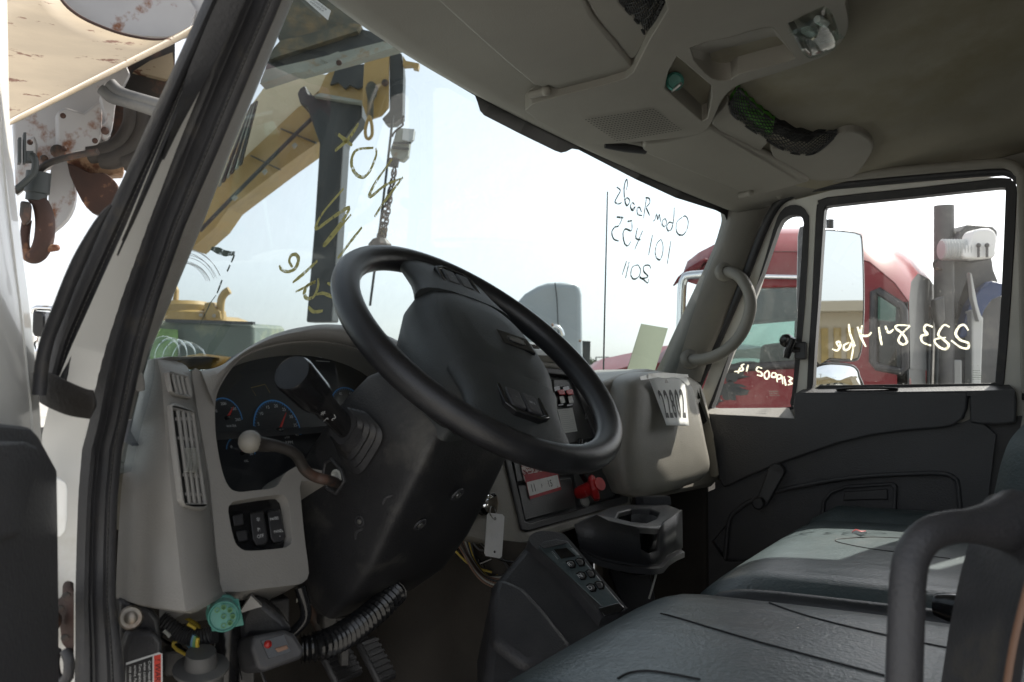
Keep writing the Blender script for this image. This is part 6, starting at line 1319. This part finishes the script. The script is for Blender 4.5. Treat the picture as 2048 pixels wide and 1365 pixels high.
# ---- yellow machine and green tank beyond the dash corner
EX = thing('excavator', 'yellow excavator roof with bent exhaust behind the green tank', 'excavator', V((sd_(390, 640, 14).x, sd_(390, 640, 14).y, GZ)))
mb = MB(); o = sd_(372, 640, 14); mb.lathe(o, (0, 0, 1), [(.42, -.1), (.42, .10), (.36, .13), (.36, .22), (.30, .28), (0, .28)], 28); mb.build('turret', 'crane_yellow', EX, 35)
bar([(310, 640), (312, 632), (430, 632), (452, 640), (452, 646), (310, 646)], 13.9, 'crane_yellow', 'deck', EX, 1.2, .02)
bar([(345, 600), (349, 570), (354, 580), (353, 602), (350, 612), (342, 612)], 13.8, 'crane_yellow', 'lever', EX, .1, .01); bar([(408, 626), (408, 606), (424, 604), (430, 618), (440, 622), (442, 640), (412, 640)], 13.7, 'crane_yellow', 'bracket', EX, .3, .02)
for a, b in ((402, 631), (428, 632)): mb = MB(); mb.lathe(sd_(a, b, 13.65), CAM-sd_(a, b, 13.65), [(.03, 0), (.03, .03), (0, .04)], 12); mb.build('pin', 'worn_steel', EX, 40)
mb = MB(); mb.tube(smoothpts([sd_(a, b, 13.8) for a, b in ((441, 642), (441, 612), (444, 596), (451, 586), (459, 581))], 5), .06, 14); mb.build('exhaust_pipe', 'crane_yellow', EX, 60)
mb = MB(); mb.box(EX.location+V((.4, 1.0, .8)), (2.6, 2.2, 1.6)); mb.build('body', 'crane_yellow', EX, 0, bevel=.05)
GT = thing('green_tank', 'dull green steel tank in front of the yellow excavator', 'tank', V((sd_(410, 700, 11).x, sd_(410, 700, 11).y, GZ)))
q = [sd_(a, b, 11) for a, b in ((240, 640), (400, 642), (505, 648), (508, 656), (508, 800), (240, 800))]; mb = MB(); mb.prism(q, FW*1.5); mb.build('tank_body', 'tank_green', GT, 30, bevel=.05)
bar([(300, 656), (355, 660), (355, 720), (300, 720)], 10.9, 'leaf_green', 'painted_panel', GT, .02); bar([(330, 638), (506, 644), (506, 650), (330, 645)], 10.9, 'crane_dark', 'tank_rim', GT, .1)
mb = MB(); mb.box(V((GT.location.x+.3, GT.location.y+.4, GZ+.35)), (1.5, 1.2, .7)); mb.build('tank_skid', 'crane_dark', GT, 0)

# ---- pale highway tractor with tall roof fairing
TR = thing('highway_tractor', 'pale grey highway tractor with tall roof fairing behind the steering wheel', 'truck', V((sd_(1100, 700, 19).x, sd_(1100, 700, 19).y, GZ)))
fa = px2([(1028, 640), (1034, 606), (1050, 588), (1075, 573), (1095, 566), (1120, 565), (1150, 566), (1160, 570), (1164, 590), (1166, 720), (1168, 790), (1030, 790)], 0)
mb = MB(); mb.prism([sd_(p[0], p[1], 19) for p in fa], FW*2.2); mb.build('sleeper', 'grey_truck', TR, 30, bevel=.12, seg=3)
bar([(1000, 640), (1028, 630), (1072, 640), (1080, 690), (1084, 790), (985, 790), (990, 690)], 18.6, 'grey_truck', 'cab', TR, 1.9, .06)
bar([(1055, 688), (1078, 690), (1082, 712), (1058, 712)], 18.5, 'dark_glass', 'cab_window', TR, .05); bar([(1052, 684), (1084, 686), (1088, 716), (1084, 716), (1080, 690), (1052, 688)], 18.48, 'off_white', 'window_frame', TR, .05)
mb = MB(); mb.tube([sd_(1110, 566, 18.95), sd_(1114, 600, 18.9), sd_(1118, 700, 18.9)], .012, 6); mb.build('fairing_seam', 'crane_dark', TR, 60)
mb = MB(); mb.tube(smoothpts([sd_(a, b, 18.5) for a, b in ((1104, 654), (1110, 652), (1122, 660), (1126, 672))], 4), .04, 10); mb.build('cab_rail', 'chrome', TR, 60)
bar([(1166, 682), (1181, 683), (1180, 730), (1166, 730)], 19.5, 'crane_dark', 'rear_box', TR, .5)
for a, b in ((1018, 640), (1160, 682), (1105, 650)): mb = MB(); mb.ball(sd_(a, b, 18.4), .03, 8); mb.build('marker_lamp', 'orange_rust', TR, 60)
for a in (1040, 1150): mb = MB(); w0 = sd_(a, 790, 19); mb.lathe(V((w0.x, w0.y, GZ+.5)), RT*.2+FW, [(.2, -.15), (.5, -.14), (.5, .14), (.2, .15)], 20); mb.build('wheel', 'rubber', TR, 40)
# far trees
def tree(a, b, d, h, lab, s):
    base = sd_(a, b, d); o = thing('far_tree', lab, 'tree', V((base.x, base.y, GZ)), 'trees on the horizon'); random.seed(s)
    mb = MB(); mb.tube([V((base.x, base.y, GZ)), V((base.x, base.y, GZ+h*.6))], [.25, .1], 8); mb.build('trunk', 'wood_grey', o, 60)
    mb = MB()
    for i in range(420):
        t = V((random.gauss(0, 1), random.gauss(0, 1), random.gauss(0, .7))); t = t.normalized()*random.random()**.4; c = V((base.x, base.y, GZ+h*.68))+V((t.x*h*.42, t.y*h*.42, t.z*h*.34)); r = random.uniform(.25, .5)
        ax1 = V((random.gauss(0, 1), random.gauss(0, 1), random.gauss(0, 1))).normalized(); ax2 = ax1.orthogonal().normalized()
        mb.add([c+ax1*r, c+ax2*r*.6, c-ax1*r, c-ax2*r*.6], [(0, 1, 2, 3)])
    mb.build('crown', 'leaf_far', o, 0, weld=False)
mat('leaf_far', (.07, .10, .045), .8, var=.4, vscale=.8)
tree(1196, 740, 60, 3.5, 'rounded far tree beside the aerial', 3); tree(1216, 742, 64, 3.3, 'far tree low behind the aerial', 5); tree(1240, 744, 80, 3.2, 'far tree behind the olive card', 8); tree(300, 740, 70, 4, 'far tree behind the green tank', 9)
mb = MB(); o = sd_(1192, 720, 70); mb.tube([V((o.x, o.y, GZ)), V((o.x, o.y, o.z+.2))], .06, 6); mb.tube([V((o.x, o.y, o.z+.2)), V((o.x, o.y, o.z+.2))+RT*1.0], .04, 6); tag(mb.build('lamp_post', 'machine_grey', None, 60), 'thin far lamp post above the trees by the aerial', 'lamp post')

# ---- red conventional truck parked alongside
RX = 2.9
def rf(x=RX): return lambda a, b: sx(a, b, x)
RD = thing('red_truck', 'dusty red truck parked alongside the passenger door', 'truck', V((RX+.9, 1.4, GZ)))
side = [(1362, 560), (1385, 540), (1420, 522), (1460, 508), (1500, 503), (1600, 503), (1700, 512), (1740, 524), (1790, 566), (1818, 604), (1816, 700), (1822, 840), (1822, 900), (1290, 900), (1300, 800), (1400, 742), (1440, 735), (1410, 660), (1420, 600), (1412, 576)]
win = [(1512, 576), (1603, 574), (1618, 600), (1612, 722), (1560, 728), (1450, 738), (1462, 690)]
rwin = px2([(1748, 584), (1756, 582), (1803, 612), (1808, 622), (1810, 735), (1804, 744), (1754, 734), (1746, 724)], 0)
SIDE = plate('cab_side', trace(side, rf()), [trace(win, rf()), [rf()(p[0], p[1]) for p in rwin]], V((.06, 0, 0)), 'red_paint', RD, bevel=.02)
# roof crown and far side
top_l = [(1362, 558), (1385, 540), (1420, 522), (1460, 508), (1500, 503), (1600, 503), (1700, 512), (1740, 524), (1790, 566), (1818, 604)]
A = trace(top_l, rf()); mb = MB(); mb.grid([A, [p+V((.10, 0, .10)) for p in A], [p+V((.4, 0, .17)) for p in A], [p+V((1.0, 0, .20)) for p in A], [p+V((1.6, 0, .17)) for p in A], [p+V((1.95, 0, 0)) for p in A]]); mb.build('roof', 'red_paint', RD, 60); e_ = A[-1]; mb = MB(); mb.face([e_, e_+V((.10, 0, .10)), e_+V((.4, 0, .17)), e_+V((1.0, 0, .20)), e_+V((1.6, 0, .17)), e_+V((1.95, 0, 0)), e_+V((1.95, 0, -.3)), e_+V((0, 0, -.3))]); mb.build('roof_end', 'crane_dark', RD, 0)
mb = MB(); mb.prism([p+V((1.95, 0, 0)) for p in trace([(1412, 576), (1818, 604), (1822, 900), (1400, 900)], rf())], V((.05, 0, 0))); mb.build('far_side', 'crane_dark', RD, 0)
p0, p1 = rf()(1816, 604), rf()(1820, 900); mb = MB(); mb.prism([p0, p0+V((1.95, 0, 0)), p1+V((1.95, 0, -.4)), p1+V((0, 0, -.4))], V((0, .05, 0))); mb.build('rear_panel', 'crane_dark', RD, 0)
mb = MB(); mb.prism(trace(win, rf(RX+.03)), V((.008, 0, 0))); mb.build('door_window', 'tint_glass', RD, 0)
mb = MB(); mb.prism([rf(RX+.03)(p[0], p[1]) for p in rwin], V((.008, 0, 0))); mb.build('rear_window', 'dark_glass', RD, 0)
mb = MB(); mb.tube(trace([(1748, 584), (1756, 582), (1803, 612), (1808, 622), (1810, 735), (1804, 744), (1754, 734), (1746, 724)], rf(RX-.005)), .018, 8, True); mb.build('window_rubber', 'rubber', RD, 60)
mb = MB(); mb.tube(trace([(1440, 738), (1510, 734), (1614, 728)], rf(RX-.01), 0, False), .02, 8); mb.build('belt_moulding', 'rubber', RD, 60)
mb = MB(); mb.prism(trace([(1508, 580), (1604, 576), (1612, 640), (1490, 650)], rf(RX+.5)), V((.05, 0, 0))); mb.prism(trace([(1520, 690), (1610, 680), (1612, 900), (1500, 900)], rf(RX+.4)), V((.1, 0, 0))); mb.build('cab_interior', 'crane_dark', RD, 0, bevel=.02)
mb = MB(); mb.tube(smoothpts([rf(RX+.35)(a, b) for a, b in ((1440, 760), (1462, 740), (1500, 732), (1530, 745), (1540, 770))], 5), .025, 8); mb.build('steering_wheel', 'gloss_black', RD, 60)
# sun visor, windscreen post, hood, chrome rails
A = trace([(1358, 556), (1380, 538), (1412, 520)], rf(RX-.02), 0, False); mb = MB(); mb.grid([[p+V((0, .03, -.04)) for p in A], A, [p+V((1.9, 0, .1)) for p in A], [p+V((1.9, .16, 0)) for p in A]]); mb.build('outer_visor', 'red_paint', RD, 40, solid=.02)
mb = MB(); A = trace([(1412, 576), (1440, 735)], rf(RX+.03), 0, False); mb.grid([[A[0], A[1]], [A[0]+V((.9, .18, 0)), A[1]+V((.9, .3, 0))], [A[0]+V((1.9, 0, 0)), A[1]+V((1.9, 0, 0))]]); mb.build('windscreen', 'tint_glass', RD, 60)
hood_l = [(1440, 738), (1400, 732), (1340, 726), (1280, 728), (1230, 740), (1190, 748), (1150, 760), (1140, 800)]
A = trace(hood_l, rf(RX+.1), 2, False); mb = MB(); mb.grid([[p+V((0, 0, -1.0)) for p in A], A, [p+V((.25, 0, .10)) for p in A], [p+V((.9, 0, .14)) for p in A], [p+V((1.6, 0, .06)) for p in A]]); mb.build('hood', 'red_paint', RD, 50)
mb = MB(); mb.tube(smoothpts([rf(RX-.28)(a, b) for a, b in ((1440, 548), (1380, 552), (1368, 560), (1364, 580), (1362, 640), (1360, 690))], 4), .022, 10); mb.build('mirror_bracket', 'chrome', RD, 60)
mb = MB(); mb.prism(trace([(1396, 690), (1425, 676), (1424, 700), (1400, 716)], rf(RX-.1)), V((.1, .1, 0))); mb.build('air_cleaner', 'dark_iron', RD, 30, bevel=.03)
mb = MB(); mb.tube(trace([(1508, 553), (1598, 555)], rf(RX-.05), 0, False), .012, 8); mb.build('grab_rail', 'chrome', RD, 60)
for a, b, w, h in ((1460, 782, 34, 16), (1462, 750, 30, 12), (1432, 800, 12, 10)):
    mb = MB(); mb.face([rf(RX-.002)(a+w*(1+.25*math.sin(5*t)+.2*math.sin(9*t+a))*math.cos(t), b+h*(1+.25*math.cos(4*t)+.15*math.sin(11*t))*math.sin(t)) for t in [2*math.pi*i/40 for i in range(40)]]); mb.build('paint_scrape', 'crane_dark', RD, 0)
for y in (2.6, -.6):
    mb = MB(); mb.lathe(V((RX+.12, y, GZ+.5)), (1, 0, 0), [(.2, -.12), (.5, -.11), (.5, .12), (.2, .14)], 24); mb.build('wheel', 'rubber', RD, 40)
mb = MB(); mb.box((RX+1.0, 1.2, GZ+.75), (1.5, 5.4, .35)); mb.build('chassis', 'crane_dark', RD, 0)
mb = MB(); mb.tube([sd_(1764, 540, 9), sd_(1765, 478, 9)], .008, 6); mb.build('aerial', 'crane_dark', RD, 60)

# ---- grey lattice machine with lamp box behind the red truck
GMk = thing('drill_rig', 'grey rig mast with white lamp box and blue arm behind the red truck', 'drill rig', V((sd_(1900, 700, 4.35).x, sd_(1900, 700, 4.35).y, GZ)))
def gb(q, d, m, name, th=.12, bev=.01): return bar(q, d, m, name, GMk, th, bev)
mb = MB(); mb.tube([sd_(1888, 412, 4.75), sd_(1888, 620, 4.75), sd_(1888, 900, 4.75)], .050, 18); mb.build('exhaust_stack', 'machine_grey', GMk, 40)
gb([(1911, 483), (1922, 462), (1936, 449), (1986, 453), (1996, 462), (1996, 470), (1985, 520), (1915, 512)], 4.65, 'machine_grey', 'lamp_hood', .25)
mb = MB(); mb.prism(trace([(1923, 504), (1928, 494), (1938, 486), (1943, 470), (1950, 461), (1966, 457), (1982, 458), (1992, 466), (1995, 480), (1992, 500), (1988, 516), (1930, 517)], lambda a, b: sd_(a, b, 4.50), 2), FW*.10); LB = mb.build('lamp_box', 'off_white', GMk, 30, bevel=.012)
for a in (1957, 1974):
    mb = MB(); mb.tube([sd_(a, 492, 4.48), sd_(a, 515, 4.48)], .007, 6); mb.ball(sd_(a, 491, 4.48), .012, 8); mb.build('lamp_slot', 'machine_grey', GMk, 60)
mb = MB(); o = sd_(1882, 500, 4.55); rows = []
for i in range(19): rows.append((.055 if i % 2 else .047, i*.0075))
mb.lathe(o, RT, [(0, 0)]+rows+[(0, .135)], 16); mb.build('bellows', 'machine_light', GMk, 30)
gb([(1906, 518), (1985, 518), (1988, 540), (1998, 565), (2010, 620), (2012, 800), (1960, 800), (1948, 640), (1935, 560), (1920, 600), (1915, 640), (1905, 580)], 4.85, 'machine_grey', 'mast_frame', .2)
gb([(1918, 676), (1940, 610), (1960, 580), (1985, 562), (2008, 568), (2008, 590), (1985, 600), (1970, 620), (1955, 660), (1930, 676)], 4.75, 'machine_blue', 'hose_arm', .08)
gb([(1940, 545), (1944, 548), (1956, 610), (1965, 640), (1958, 644), (1946, 600)], 4.65, 'machine_light', 'strut', .04); gb([(1944, 622), (1952, 618), (1968, 636), (1962, 800), (1944, 800)], 4.70, 'machine_light', 'upright', .08)
gb([(1893, 605), (1945, 610), (1945, 800), (1893, 800)], 4.95, 'machine_grey', 'cabinet', .4); gb([(1905, 720), (1925, 720), (1925, 800), (1905, 800)], 4.85, 'machine_light', 'cabinet_strip', .04)
gb([(1836, 622), (1850, 612), (1880, 610), (1892, 620), (1890, 800), (1830, 800)], 4.80, 'dark_iron', 'engine_block', .3, .03); gb([(1822, 640), (1840, 640), (1838, 800), (1820, 800)], 4.75, 'machine_blue', 'hydraulic_line', .06)
gb([(1845, 720), (1856, 716), (1856, 800), (1846, 800)], 4.65, 'red_plastic', 'red_tube', .05)
for a in (1860, 1868, 1876): mb = MB(); mb.tube([sd_(a, 640, 4.65), sd_(a-5, 800, 4.65)], .010, 8); mb.build('hydraulic_hose', 'steel' if a == 1868 else 'crane_dark', GMk, 60)
gb([(1965, 690), (2000, 690), (2000, 740), (1970, 740)], 5.55, 'tank_green', 'far_cabinet', .3)
gb([(1870, 600), (1890, 592), (1892, 640), (1880, 660), (1874, 640)], 4.60, 'machine_grey', 'rain_cap', .06)
mb = MB(); mb.tube([sd_(a, b, 4.65) for a, b in px2([(1874, 520), (1868, 528), (1872, 538), (1884, 540)], 4, False)], .008, 6); mb.build('hook_ring', 'dark_iron', GMk, 60)
mb = MB(); mb.box(GMk.location+V((.3, 0, .55)), (1.0, 2.0, .8)); mb.build('rig_chassis', 'crane_dark', GMk, 0)
# ---- what the door mirror looks back at: ochre shed and power line
SH = thing('ochre_shed', 'ochre sheet metal shed reflected in the passenger mirror', 'shed', V((2, -26, GZ)))
mb = MB(); mb.box((2, -28, GZ+2.05), (30, 6, 4.1)); mb.build('shed_wall', 'building_beige', SH, 0)
for i in range(60): mb = MB(); mb.box((-8+i*.36, -24.96, GZ+2.9), (.20, .08, 1.5)); mb.build('wall_rib', 'building_ochre', SH, 0)
mb = MB(); mb.box((2, -28, GZ+4.25), (31, 7.4, .3)); mb.build('shed_roof', 'building_beige', SH, 0)
for x in (-3, .2, 3.4, 6.6): mb = MB(); mb.box((x, -24.93, GZ+1.3), (1.6, .08, 1.4)); mb.build('shed_window', 'crane_dark', SH, 0)
for x, y, lab in ((4.4, -44, 'power pole reflected in the tall passenger mirror'), (-9, -46, 'power pole behind the ochre shed')):
    mb = MB(); mb.tube([V((x, y, GZ)), V((x, y, GZ+10))], [.16, .11], 8); mb.box((x, y, GZ+9.2), (2.6, .12, .14)); mb.box((x, y, GZ+8.3), (2.0, .12, .14))
    for k in (-1.1, -.5, .5, 1.1): mb.lathe((x+k, y, GZ+9.27), (0, 0, 1), [(.05, 0), (.06, .12), (0, .2)], 8)
    tag(mb.build('power_pole', 'wood_grey', None, 40), lab, 'power pole')
for k, zz, nm in ((-1.1, 9.4, 'westernmost'), (.5, 9.4, 'middle'), (1.1, 9.4, 'outermost')):
    mb = MB(); mb.tube([V((-9+k, -46, GZ+zz)), V((-2+k, -45, GZ+zz-.5)), V((4.4+k, -44, GZ+zz)), V((16+k, -30, GZ+zz+.2)), V((30+k, -5, GZ+zz+1))], .02, 5); tag(mb.build('power_line', 'crane_dark', None, 60), nm.replace('westernmost', 'innermost')+' thin power line strung between the poles behind the shed', 'power line', 'power lines')
